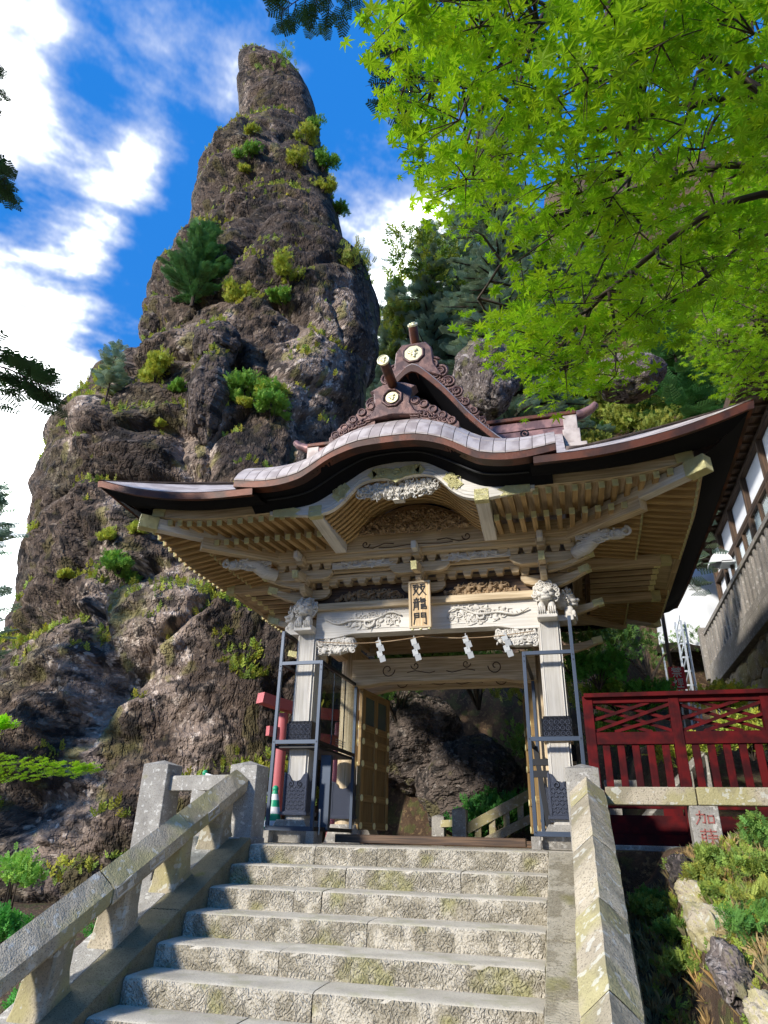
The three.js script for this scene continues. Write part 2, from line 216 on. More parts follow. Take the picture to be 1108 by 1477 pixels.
class MB {   // collects geometries in world coordinates, builds one named mesh under a parent
  constructor() { this.g = []; }
  add(g, m, o) { this.g.push(prep(g, m, o)); return this; }
  box(x, y, z, w, h, d, r, o = {}) { const R = o.round; return this.add(R ? new RoundedBoxGeometry(w, h, d, 1, R) : new THREE.BoxGeometry(w, h, d), xf([x, y, z], r), o); }
  cyl(x, y, z, r0, r1, h, seg = 12, r, o) { return this.add(new THREE.CylinderGeometry(r0, r1, h, seg), xf([x, y, z], r), o); }
  ball(x, y, z, a, b = a, c = a, r, o = {}) { return this.add(new THREE.SphereGeometry(1, o.seg ?? 9, o.seg2 ?? 7), xf([x, y, z], r, [a, b, c]), o); }
  bar(p, q, w, h, o = {}) { const a = V(...p), b = V(...q), d = b.clone().sub(a), L = d.length(); const m = new THREE.Matrix4().lookAt(a, b, V(0, 1, 0)); m.setPosition(a.add(b).multiplyScalar(0.5)); return this.add(o.round ? new RoundedBoxGeometry(w, h, L, 1, o.round) : new THREE.BoxGeometry(w, h, L), m, { grain: 2, ...o }); }
  tube(pts, rad, sides = 6, o) { return this.add(sweep(pts, rad, sides), null, o); }
  build(name, m, parent) {
    const g = mergeGeometries(this.g), me = new THREE.Mesh(g, m), w = worldOf(parent); me.name = parent ? name : numbered(name);
    if (parent) g.translate(-w.x, -w.y, -w.z);
    me.castShadow = me.receiveShadow = true; (parent ?? scene).add(me); return me;
  }
}
const mb = () => new MB();
function sweep(pts, rad, sides = 6) {   // tapered tube through points, closed ends
  const P = pts.map((p) => (p.isVector3 ? p : V(...p))), n = P.length, pos = [], idx = [], t = V(), u = V(), w = V(); let up = V(0, 0, 1);
  for (let i = 0; i < n; i++) {
    t.copy(P[Math.min(n - 1, i + 1)]).sub(P[Math.max(0, i - 1)]).normalize(); if (Math.abs(t.dot(up)) > 0.95) up = Math.abs(t.y) < 0.9 ? V(0, 1, 0) : V(1, 0, 0);
    u.copy(up).cross(t).normalize(); w.copy(t).cross(u).normalize(); up = w.clone();
    const r = typeof rad === 'function' ? rad(i / (n - 1)) : Array.isArray(rad) ? rad[i] : rad;
    for (let k = 0; k < sides; k++) { const a = (k / sides) * 6.2832; pos.push(P[i].x + (u.x * Math.cos(a) + w.x * Math.sin(a)) * r, P[i].y + (u.y * Math.cos(a) + w.y * Math.sin(a)) * r, P[i].z + (u.z * Math.cos(a) + w.z * Math.sin(a)) * r); }
  }
  for (let i = 0; i < n - 1; i++) for (let k = 0; k < sides; k++) { const a = i * sides + k, b = i * sides + ((k + 1) % sides); idx.push(a, b, a + sides, b, b + sides, a + sides); }
  for (const [e, s] of [[0, 1], [n - 1, -1]]) for (let k = 1; k < sides - 1; k++) s > 0 ? idx.push(e * sides, e * sides + k + 1, e * sides + k) : idx.push(e * sides, e * sides + k, e * sides + k + 1);
  const g = new THREE.BufferGeometry(); g.setAttribute('position', new THREE.Float32BufferAttribute(pos, 3)); g.setIndex(idx); g.computeVertexNormals(); return g;
}
function prism(pts, depth, bevel = 0, holes) {   // outline in xy, thickness along z, centred
  const s = new THREE.Shape(pts.map((p) => new THREE.Vector2(p[0], p[1]))); for (const h of holes ?? []) s.holes.push(new THREE.Path(h.map((p) => new THREE.Vector2(p[0], p[1]))));
  const g = new THREE.ExtrudeGeometry(s, { depth: depth - 2 * bevel, bevelEnabled: bevel > 0, bevelThickness: bevel, bevelSize: bevel, bevelOffset: -bevel, bevelSegments: 1, steps: 1, curveSegments: 6 }); g.translate(0, 0, -depth / 2 + bevel); return g;
}
function sheet(nu, nv, f, flip) {   // surface f(u, v) -> [x, y, z]
  const pos = [], idx = []; for (let j = 0; j <= nv; j++) for (let i = 0; i <= nu; i++) pos.push(...f(i / nu, j / nv));
  for (let j = 0; j < nv; j++) for (let i = 0; i < nu; i++) { const a = j * (nu + 1) + i, b = a + 1, c = a + nu + 1, d = c + 1; flip ? idx.push(a, c, b, b, c, d) : idx.push(a, b, c, b, d, c); }
  const g = new THREE.BufferGeometry(); g.setAttribute('position', new THREE.Float32BufferAttribute(pos, 3)); g.setIndex(idx); g.computeVertexNormals(); return g;
}
// a ribbon with thickness: lower edge lo(t), upper edge hi(t), both in xy, between z0 and z1
function band(lo, hi, z0, z1, n = 40) { const a = [], b = []; for (let i = 0; i <= n; i++) { a.push(lo(i / n)); b.push(hi(i / n)); } return prism([...a, ...b.reverse()], z1 - z0).translate(0, 0, (z0 + z1) / 2); }
function spiral(cx, cy, z, r, turns, a0, dir = 1, n = 18, rise = 0) { const o = []; for (let i = 0; i <= n; i++) { const t = i / n, a = a0 + dir * turns * 6.2832 * t, q = r * (1 - 0.86 * t); o.push(V(cx + Math.cos(a) * q, cy + Math.sin(a) * q, z + rise * t)); } return o; }
// ---------- the carved gate ----------
const ZC = -3.4, XT = 4.65, ZF = 0.65, ZB = 2 * ZC - ZF;      // middle of the gate, roof corners
const gate = thing('shrine_gate', 'carved wooden shrine gate with curved copper roof at the head of the stone steps', 'gate', [0, 0, ZC]);
// carved relief: scrolls, strands and petals heaped in a region
function relief(b, { x, y, z, w, h, n = 16, seed = 1, rt = 0.012, d = 0.04, inside, body, m }) {
  const r = rng(seed), ok = inside ?? ((u, v) => u * u + v * v < 1), put = (g) => b.add(g, m);
  const spot = () => { for (let k = 0; k < 40; k++) { const u = r() * 2 - 1, v = r() * 2 - 1; if (ok(u, v)) return [x + (u * w) / 2, y + (v * h) / 2]; } return [x, y]; };
  for (let i = 0; i < n; i++) { const [cx, cy] = spot(), q = Math.min(h * 0.3, 0.085) * (0.55 + 0.6 * r()); put(sweep(spiral(cx, cy, z + r() * d * 0.4, q, 1 + r() * 0.7, r() * 6.28, r() < 0.5 ? 1 : -1, 14, d * 0.6), (t) => rt * (1.15 - 0.6 * t), 5)); }
  for (let i = 0; i < n; i++) { const [cx, cy] = spot(), q = 0.018 + 0.022 * r(); put(new THREE.SphereGeometry(1, 7, 5).applyMatrix4(xf([cx, cy, z + d * 0.4], [0, 0, r() * 3], [q * 1.6, q * 0.8, d * 0.55]))); }
  for (let i = 0; i < n * 0.6; i++) { const [cx, cy] = spot(), l = 0.08 + 0.1 * r(), a = r() * 6.28, p = []; for (let k = 0; k <= 8; k++) { const t = k / 8 - 0.5; p.push(V(cx + Math.cos(a) * l * t - Math.sin(a) * 0.025 * Math.sin(t * 9), cy + Math.sin(a) * l * t + Math.cos(a) * 0.025 * Math.sin(t * 9), z + d * (0.5 - t * t))); } put(sweep(p, (t) => rt * 1.1 * Math.sin(0.25 + 2.6 * t), 5)); }
  if (body) put(sweep(body.map((p) => V(p[0], p[1], z + (p[2] ?? d))), (t) => rt * (body.fat ?? 2.2) * (0.35 + 0.9 * Math.sin(0.35 + 2.5 * t)), 7));
}
// base stones, pillars, metal fittings
for (const s of [-1, 1]) for (const [z, round] of [[-1.845, 0], [-3.5, 1], [-4.955, 0]]) {
  const x = s * (round ? 1.74 : 1.93), base = mb();
  if (round) base.cyl(x, 0.14, z, 0.24, 0.34, 0.28, 24); else base.add(prism([[-0.30, 0], [0.30, 0], [0.30, 0.15], [0.21, 0.30], [-0.21, 0.30], [-0.30, 0.15]], 0.6, 0.01), xf([x, 0.0, z]));
  base.build('base_stone', M.granite, gate);
  const top = round ? 3.3 : 3.14, p = mb();
  if (round) p.cyl(x, (top + 0.28) / 2, z, 0.17, 0.17, top - 0.28, 28, undefined, { grain: 1 });
  else { const a = 0.152, c = 0.03; p.add(prism([[-a + c, -a], [a - c, -a], [a, -a + c], [a, a - c], [a - c, a], [-a + c, a], [-a, a - c], [-a, -a + c]], top - 0.3).rotateX(Math.PI / 2), xf([x, (top + 0.3) / 2, z]), { grain: 1 }); }
  const pil = p.build('pillar', round ? M.wood : M.pillar, gate);
  if (!round) {
    for (const e of [-1, 1]) mb().box(x + e * 0.125, 1.75, z + 0.156, 0.012, 2.6, 0.012).box(x + e * 0.156, 1.75, z + 0.125, 0.012, 2.6, 0.012).build('edge_strip', M.woodPale, pil);
    const band = mb(); band.box(x, 1.53, z, 0.42, 0.26, 0.42, undefined, { round: 0.012 }); band.box(x, 1.675, z, 0.37, 0.035, 0.37); band.build('pillar_band', M.bronze, pil);
    const rel = mb(); for (let r = 0; r < 3; r++) for (let c = 0; c < 5; c++) rel.add(new THREE.TorusGeometry(0.03, 0.006, 5, 10), xf([x - 0.15 + 0.075 * c, 1.45 + 0.078 * r, z + 0.212])).ball(x - 0.15 + 0.075 * c, 1.45 + 0.078 * r, z + 0.212, 0.011, 0.011, 0.008, undefined, { seg: 6, seg2: 4 });
    rel.build('band_relief', M.bronzeHatch, pil); mb().box(x, 1.375, z, 0.40, 0.04, 0.40).build('band_tray', M.wood, pil);
  } 
  // shoe with an ogee top
  const shoe = mb(), w = round ? 0.2 : 0.19, f = (k) => { const o = []; for (let i = 0; i <= 24; i++) { const t = i / 24, u = Math.abs(t - 0.5) * 2; o.push([mix(-w, w, t), 0.80 + 0.15 * Math.pow(u, 0.8) + 0.02 * Math.cos(u * 9.4) * (u < 0.95 ? 1 : 0)]); } return [[-w, 0.40], ...o, [w, 0.40]].filter((p, i, a) => !i || p[0] !== a[i - 1][0] || p[1] !== a[i - 1][1]); };
  for (let k = 0; k < 4; k++) { const g = prism(f(k), 0.025, 0.004); shoe.add(g, new THREE.Matrix4().multiplyMatrices(xf([x, 0, z], [0, k * Math.PI / 2, 0]), xf([0, 0, round ? 0.18 : 0.168]))); }
  shoe.box(x, 0.385, z, 2 * w + 0.05, 0.05, 2 * w + 0.05, undefined, { round: 0.01 });
  shoe.build('pillar_shoe', M.bronzeHatch, gate);
  if (!round) { const lat = mb(); for (let r = 0; r < 7; r++) for (let c = -4; c <= 4; c++) { const yy = 0.45 + r * 0.048; if (yy < 0.76) lat.box(x + c * 0.036, yy, z + 0.184, 0.007, 0.036, 0.006, [0, 0, (r + c) % 2 ? 0.78 : -0.78]); } for (const e of [-1, 1]) lat.tube(spiral(x + e * 0.075, 0.79, z + 0.184, 0.05, 1.3, 1.57, e), 0.007, 5); lat.build('shoe_relief', M.bronze, gate); }
}
// sills
mb().box(0, 0.075, -2.05, 2.75, 0.11, 0.18, undefined, { round: 0.008 }).build('sill_beam', M.woodDark, gate);
mb().box(0, 0.05, -3.5, 3.1, 0.1, 0.2, undefined, { round: 0.01 }).build('sill_beam', M.woodDark, gate);
// tie beams: arched under-edge, scroll grooves
function tieBeam(name, z, y0, y1, thick, m, half = 1.8, arch = 0.06) {
  const lo = (t) => { const x = mix(-half, half, t), u = Math.abs(x) / half; return [x, y0 + arch * sstep(0.86, 0.62, u)]; }, b = mb().add(band(lo, (t) => [mix(-half, half, t), y1], z - thick / 2, z + thick / 2, 60), null, { grain: 0 });
  const me = b.build(name, m, gate), zf = z + thick / 2;
  for (const s of [-1, 1]) { const p = [], g = mb(); for (let i = 0; i <= 14; i++) { const t = i / 14; p.push([s * mix(1.15, 0.15, t) * half / 1.8, y0 + arch + 0.045 + 0.03 * Math.sin(t * 3.1), zf]); } g.tube(p, (t) => 0.012 * Math.sin(0.3 + 2.6 * t), 5); g.build('edge_moulding', m, me); }
  return me;
}
const lintel = tieBeam('lintel', -1.84, 2.99, 3.44, 0.26, M.woodPale, 1.79);
function dragon(x0, x1, y, z, s, seed) {   // a coiling dragon in relief
  const b = mb(), L = x1 - x0, P = []; for (let i = 0; i <= 40; i++) { const t = i / 40; P.push([x0 + L * t, y + 0.035 * Math.sin(t * 13) + 0.06 * Math.sin(t * 6.2 + 0.6) * (1 - t * 0.5), 0.035 + 0.012 * Math.sin(t * 20)]); } P.fat = 2.0;
  relief(b, { x: x0 + L * 0.38, y: y - 0.02, z, w: Math.abs(L) * 0.74, h: 0.24, n: 20, seed, rt: 0.009, d: 0.03, body: P });
  b.tube(spiral(x0 + L * 0.42, y - 0.05, z + 0.03, 0.105, 1.15, 0.4, s, 22, 0.015), (t) => 0.021 * (1.1 - 0.5 * t), 7);
  for (let k = 0; k < 16; k++) { const t = 0.08 + k * 0.055; b.ball(x0 + L * t, y + 0.035 * Math.sin(t * 13) + 0.06 * Math.sin(t * 6.2 + 0.6) * (1 - t * 0.5) + 0.028, z + 0.05, 0.012, 0.02, 0.012, [0, 0, 0.5], { seg: 5, seg2: 4 }); }
  return b;
}
dragon(-0.35, -1.62, 3.27, -1.71, -1, 5).build('dragon_relief', M.carving, lintel); dragon(0.42, 1.66, 3.27, -1.71, 1, 6).build('dragon_relief', M.carving, lintel);
tieBeam('inner_beam', -3.3, 2.52, 2.98, 0.24, M.wood, 1.62, 0.05); tieBeam('inner_beam', -4.3, 2.58, 2.95, 0.2, M.wood, 1.8, 0.07); tieBeam('inner_beam', -4.95, 2.95, 3.4, 0.24, M.wood, 1.8);
{ const g = mb(); for (const s of [-1, 1]) for (const z of [-3.175, -4.195]) { g.tube(spiral(s * 0.95, 2.78, z, 0.13, 1.25, s > 0 ? 3.1 : 0, s, 24), 0.009, 5); g.tube(spiral(s * 0.45, 2.84, z, 0.08, 1.1, s > 0 ? 0 : 3.1, -s, 20), 0.008, 5); g.tube([[s * 0.6, 2.72, z], [s * 0.45, 2.75, z], [s * 0.2, 2.7, z], [s * 0.1, 2.73, z]], 0.007, 5); } g.build('beam_scroll', M.woodDark, gate); }
// carved brackets beneath the lintel, side ties
for (const s of [-1, 1]) {
  const b = mb(); b.add(prism([[0, 0.25], [0.62, 0.25], [0.66, 0.16], [0.55, 0.05], [0.35, 0.0], [0, 0.0]].map((p) => [s * (1.77 - p[0]), 2.75 + p[1]]), 0.14, 0.012), xf([0, 0, -1.83]));
  relief(b, { x: s * 1.44, y: 2.87, z: -1.755, w: 0.62, h: 0.2, n: 34, seed: 40 + s, rt: 0.012, d: 0.05, inside: () => true }); b.build('carved_bracket', M.carving, gate);
  mb().box(s * 1.86, 3.2, -2.65, 0.2, 0.36, 1.5, undefined, { grain: 2 }).box(s * 1.86, 3.2, -4.25, 0.2, 0.36, 1.3, undefined, { grain: 2 }).build('side_tie', M.wood, gate);
  mb().box(s * 1.86, 3.78, -2.65, 0.1, 0.45, 1.5, undefined, { grain: 2 }).box(s * 1.86, 3.78, -4.25, 0.1, 0.45, 1.3, undefined, { grain: 2 }).build('side_wall', M.wood, gate);
}
mb().box(0, 3.78, -5.02, 3.8, 0.5, 0.08, undefined, { grain: 0 }).build('rear_wall', M.wood, gate);
mb().box(0, 3.5, -1.83, 3.9, 0.115, 0.44, undefined, { round: 0.012, grain: 0 }).build('plate_beam', M.wood, gate);
// lions at the pillar heads
function lion(cx, cy, cz, turn, seed, k = 1) {
  const b = mb(), m0 = xf([cx, cy, cz], [0, turn, 0], k), r = rng(seed), add = (x, y, z, a, c = a, d = a, rot) => b.add(new THREE.SphereGeometry(1, 10, 8), new THREE.Matrix4().multiplyMatrices(m0, xf([x, y, z], rot, [a, c, d]))), tb = (p, q, sd = 6) => b.add(sweep(p, q, sd), m0);
  add(0, 0.02, -0.02, 0.15, 0.16, 0.17); add(0, -0.02, 0.11, 0.1, 0.07, 0.1); add(0, -0.075, 0.12, 0.085, 0.035, 0.085);      // head, muzzle, jaw
  add(0, 0.005, 0.2, 0.04, 0.032, 0.03); for (const s of [-1, 1]) { add(s * 0.02, 0.0, 0.215, 0.014); add(s * 0.06, 0.06, 0.125, 0.03, 0.024, 0.025); add(s * 0.07, 0.085, 0.12, 0.05, 0.02, 0.035, [0, 0, s * -0.4]); add(s * 0.075, -0.025, 0.14, 0.045, 0.03, 0.05); add(s * 0.14, 0.1, 0.0, 0.035, 0.06, 0.03, [0, 0, s * -0.7]); for (let t = 0; t < 3; t++) add(s * (0.022 + t * 0.022), -0.05, 0.19 - t * 0.02, 0.008, 0.016, 0.008); }
  for (let i = 0; i < 22; i++) { const a = -0.6 + (i / 21) * 4.35, q = 0.15 + 0.02 * r(); tb(spiral(Math.cos(a) * q, 0.03 + Math.sin(a) * q, 0.0 + 0.07 * r(), 0.042, 1.3, r() * 6, r() < 0.5 ? 1 : -1, 12, 0.02), (t) => 0.014 * (1.2 - 0.6 * t), 5); }
  for (let i = 0; i < 14; i++) tb(spiral(-0.1 + 0.2 * r(), 0.1 + 0.07 * r(), 0.06 + 0.05 * r(), 0.03, 1.2, r() * 6, 1, 10, 0.015), 0.011, 5);
  for (const s of [-1, 1]) { add(s * 0.075, -0.2, 0.06, 0.06, 0.1, 0.08); for (let f = 0; f < 4; f++) { add(s * 0.075 + (f - 1.5) * 0.03, -0.24, 0.135, 0.017, 0.05, 0.03); add(s * 0.075 + (f - 1.5) * 0.03, -0.285, 0.15, 0.008, 0.02, 0.012); } }
  b.add(new RoundedBoxGeometry(0.3, 0.1, 0.26, 1, 0.02), new THREE.Matrix4().multiplyMatrices(m0, xf([0, -0.31, 0.0])));
  return b;
}
for (const s of [-1, 1]) { lion(s * 1.93, 3.44, -1.6, 0, 30 + s, 1.02).build('lion_head', M.carving, gate); lion(s * 2.2, 3.42, -1.85, s * 1.45, 50 + s, 0.95).build('beast_head', M.carving, gate); }
// bracket sets: blocks on arms, stepping forward
const blockG = prep(prism([[-0.075, 0.085], [0.075, 0.085], [0.075, 0.03], [0.05, -0.05], [-0.05, -0.05], [-0.075, 0.03]], 0.15, 0.004));
const armG = (L) => prep(prism([[-L / 2, 0.06], [L / 2, 0.06], [L / 2, 0.0], [L / 2 - 0.06, -0.07], [L / 2 - 0.16, -0.1], [-L / 2 + 0.16, -0.1], [-L / 2 + 0.06, -0.07], [-L / 2, 0.0]], 0.1, 0.006), null, { grain: 0 });
const arm1 = armG(0.72), arm2 = armG(0.98), armS = armG(0.5);
function share(name, g, m, parent, p, r) { const o = new THREE.Mesh(g, m), w = worldOf(parent); o.name = name; o.position.set(p[0] - w.x, p[1] - w.y, p[2] - w.z); if (r) o.rotation.set(r[0], r[1], r[2], 'YXZ'); o.castShadow = o.receiveShadow = true; parent.add(o); return o; }
function bracketSet(x, face) {
  share('bracket_block', blockG, M.wood, gate, [x, 3.615, -1.78]);
  share('bracket_arm', arm1, M.wood, gate, [x, 3.76, -1.72]);
  for (const e of [-1, 0, 1]) share('bracket_block', blockG, M.wood, gate, [x + e * 0.29, 3.875, -1.72]);
  share('bracket_arm', armG.front ?? (armG.front = armG(0.62)), M.wood, gate, [x, 3.76, -1.62], [0, Math.PI / 2, 0]);
  share('bracket_block', blockG, M.wood, gate, [x, 3.875, -1.42]);
  share('bracket_arm', arm2, M.wood, gate, [x, 4.0, -1.42]); for (const e of [-1, -0.5, 0, 0.5, 1]) share('bracket_block', blockG, M.wood, gate, [x + e * 0.41, 4.115, -1.42]);
  const n = mb().add(prism([[0, 0.07], [0.36, 0.03], [0.42, -0.02], [0.40, -0.12], [0.2, -0.1], [0, -0.06]], 0.1, 0.006).rotateY(-Math.PI / 2), xf([x, 3.93, -1.45])).build('nose_beam', M.wood, gate);
  mb().box(x, 3.87, -1.0, 0.09, 0.13, 0.05, [0.3, 0, 0]).build('gold_cap', M.gold, n);
  share('bracket_block', blockG, M.wood, gate, [x, 4.135, -1.2]); mb().box(x, 4.2, -1.06, 0.09, 0.13, 0.22, undefined, { round: 0.02 }).build('nose_block', M.woodPale, gate);
}
for (const x of [-1.93, 0.02, 1.93]) bracketSet(x);
// running rows of blocks and beams between the sets
for (let i = 0; i < 15; i++) { const x = -1.75 + i * 0.25; if (Math.abs(x) > 0.3 && Math.abs(x) < 1.6) { share('bracket_block', blockG, M.wood, gate, [x, 3.905, -1.66]); } if (Math.abs(Math.abs(x) - 1.93) > 0.5 && Math.abs(x) > 0.4) share('bracket_block', blockG, M.wood, gate, [x + 0.1, 4.115, -1.42]); }
mb().box(0, 3.73, -1.84, 3.9, 0.34, 0.07, undefined, { grain: 0 }).build('panel_board', M.woodDark, gate);
mb().box(0, 3.985, -1.63, 4.3, 0.085, 0.12, undefined, { grain: 0, round: 0.01 }).build('bracket_beam', M.wood, gate);
mb().box(0, 4.07, -1.5, 4.35, 0.09, 0.08, undefined, { grain: 0 }).build('bracket_beam', M.wood, gate);
mb().box(0, 4.205, -1.3, 4.75, 0.075, 0.16, undefined, { grain: 0, round: 0.01 }).build('bracket_beam', M.wood, gate);
for (const [x0, x1, sd] of [[-1.5, -0.3, 71], [0.32, 1.52, 72]]) {
  const b = mb(), c = (x0 + x1) / 2, w = x1 - x0; b.add(band((t) => [mix(x0, x1, t), 3.56], (t) => [mix(x0, x1, t), 3.575 + 0.055 * Math.sin(3.1416 * t)], -1.79, -1.74, 20));
  relief(b, { x: c, y: 3.68, z: -1.77, w: w * 0.95, h: 0.2, n: 42, seed: sd, rt: 0.012, d: 0.07, inside: (u, v) => v < 0.9 - u * u * 1.2 });
  for (let k = 0; k < 5; k++) { const x = c + (k - 2) * 0.17; b.ball(x, 3.68, -1.71, 0.04, 0.055, 0.035).ball(x + 0.01, 3.745, -1.7, 0.022); b.tube([[x, 3.7, -1.7], [x + 0.06, 3.69, -1.68], [x + 0.1, 3.72, -1.7]], 0.014, 5); }
  b.build('figure_carving', M.carvingBrown, gate);
  const f = mb(); f.box(c, 4.10, -1.38, w * 0.9, 0.11, 0.04, undefined, { grain: 0 }); const P = []; for (let i = 0; i <= 30; i++) { const t = i / 30; P.push([mix(x0 + 0.1, x1 - 0.1, t), 4.1 + 0.035 * Math.sin(t * 12.5), -1.35]); } f.tube(P, (t) => 0.016 * (0.5 + Math.sin(3.1 * t)), 6);
  relief(f, { x: c, y: 4.1, z: -1.355, w: w * 0.62, h: 0.1, n: 14, seed: sd + 7, rt: 0.008, d: 0.025, inside: () => true }); for (let k = 0; k < 14; k++) { const a = k * 0.449; f.ball(c + 0.04 + Math.cos(a) * 0.03, 4.1 + Math.sin(a) * 0.03, -1.33, 0.026, 0.007, 0.01, [0, 0, a], { seg: 6, seg2: 4 }); }
  f.build('flower_carving', M.carving, gate);
}
// purlin and the board above it
mb().box(0, 4.375, -1.26, 4.95, 0.27, 0.16, undefined, { grain: 0, round: 0.01 }).build('front_purlin', M.wood, gate);
for (const s of [-1, 1]) mb().box(s * 2.45, 4.375, ZC, 0.16, 0.27, 4.2, undefined, { grain: 2 }).build('side_purlin', M.wood, gate);
mb().box(0, 4.375, -5.55, 4.95, 0.27, 0.16, undefined, { grain: 0 }).build('rear_purlin', M.wood, gate);
{ const b = mb(); for (const s of [-1, 1]) { b.tube(spiral(s * 0.82, 4.36, -1.175, 0.075, 1.1, s > 0 ? 3.1 : 0, s, 20), 0.009, 5); b.tube([[s * 0.82, 4.3, -1.175], [s * 0.7, 4.28, -1.175], [s * 0.5, 4.35, -1.175], [s * 0.35, 4.33, -1.175]], 0.008, 5); b.tube([[s * 0.6, 4.28, -1.175], [s * 0.4, 4.27, -1.175], [0, 4.3, -1.175]], 0.008, 5); } b.build('purlin_scroll', M.woodDark, gate); }
// dragon heads and tusk beams at the corners
for (const s of [-1, 1]) {
  const x0 = s * 2.42, b = mb(); b.tube([[x0, 4.0, -1.35], [x0 + s * 0.16, 4.03, -1.2], [x0 + s * 0.32, 4.13, -1.1], [x0 + s * 0.48, 4.12, -1.02]], [0.1, 0.115, 0.1, 0.085], 10); b.ball(x0 + s * 0.6, 4.1, -0.98, 0.13, 0.075, 0.08).ball(x0 + s * 0.7, 4.14, -0.96, 0.05, 0.04, 0.06).ball(x0 + s * 0.58, 4.045, -0.98, 0.12, 0.028, 0.06);
  b.tube(spiral(x0 + s * 0.7, 4.1, -0.92, 0.085, 1.1, 1.5, -s, 18, 0.02), (t) => 0.022 * (1.1 - 0.5 * t), 6);
  const r = rng(77); for (let i = 0; i < 15; i++) { const y = 4.02 + r() * 0.16, p = []; for (let k = 0; k <= 10; k++) { const t = k / 10; p.push([x0 + s * (0.5 - 0.48 * t), y + 0.03 * Math.sin(t * 9 + i) + 0.04 * t, -0.98 - 0.2 * t + 0.05 * r()]); } b.tube(p, (t) => 0.016 * (1.1 - 0.75 * t), 5); }
  for (let i = 0; i < 14; i++) b.ball(x0 + s * (0.3 + 0.35 * r()), 4.03 + 0.14 * r(), -0.95 + 0.04 * r(), 0.026, 0.014, 0.02, [0, 0, r() * 3], { seg: 7, seg2: 5 });
  b.build('dragon_head', M.carving, gate);
  for (const [y, z, L, ry, dz] of [[3.93, -1.5, 0.66, 0.12, 0.1], [3.72, -1.72, 0.62, 0.35, 0.2], [3.36, -2.15, 0.75, 0.1, -0.05], [2.98, -2.9, 0.7, 0.05, 0]]) {
    const q = []; for (let i = 0; i <= 10; i++) { const t = i / 10; q.push([t * L, 0.1 * t * t - 0.02]); } const lo = q.map((p, i) => [p[0], p[1] - 0.13 + 0.09 * (i / 10)]).reverse();
    const g = prism([...q.map((p) => [p[0], p[1] + 0.04]), ...lo], 0.11, 0.006), mtx = new THREE.Matrix4().multiplyMatrices(xf([s * 2.0, y, z], [0, s > 0 ? -ry : Math.PI + ry, 0]), xf([0, 0, 0]));
    const tb = mb().add(g, mtx, { grain: 0 }).build('tusk_beam', M.wood, gate), p = V(L - 0.06, 0.075, 0).applyMatrix4(mtx); mb().add(new THREE.BoxGeometry(0.16, 0.105, 0.125), new THREE.Matrix4().multiplyMatrices(mtx, xf([L - 0.05, 0.075, 0], [0, 0, 0.2]))).build('gold_cap', M.gold, tb);
  }
}
// name board brackets hold it: the board itself is a thing of its own (below)
// ---- eaves: two tiers of rafters with gold tips ----
const yUp = (d) => 4.41 + 0.13 * Math.pow(clamp((d - 0.2) / 1.25), 2), yLo = (d) => 4.30 + 0.06 * Math.pow(clamp((d - 0.2) / 0.9), 2);
const ySide = (d) => 4.26 + 0.17 * Math.pow(clamp(d / 1.3), 1.6), ySideLo = (d) => 4.24 + 0.08 * Math.pow(clamp(d / 1.0), 1.6);
const edgeS = (z) => 4.95 + 0.10 * Math.pow(clamp((z + 2.2) / 2.85), 2);   // side roof edge
const rafterG = new Map(); function rafterGeo(L) { const k = Math.max(2, Math.round(L * 20)); if (!rafterG.has(k)) rafterG.set(k, [0, 1, 2].map(() => prep(new THREE.BoxGeometry(0.07, 0.085, k / 20).translate(0, 0, -k / 40), null, { grain: 2, tint: 0.88 + 0.2 * RU() }))); return rafterG.get(k)[Math.floor(RU() * 3)]; }
const capG = prep(new RoundedBoxGeometry(0.078, 0.093, 0.03, 1, 0.006).translate(0, 0, 0.002));
function rafter(x, y, z, L, ry, lift = 0.11) { const r = share('rafter', rafterGeo(L), M.rafterWood, gate, [x, y, z], [Math.atan2(-lift, 1) * -1, ry, 0]); const c = new THREE.Mesh(capG, M.gold); c.name = 'rafter_cap'; c.castShadow = c.receiveShadow = true; r.add(c); }
const hipZ = (x) => -1.2 + (Math.abs(x) - 2.45) * 0.838, hipX = (z) => 2.45 + (z + 1.2) / 0.838;
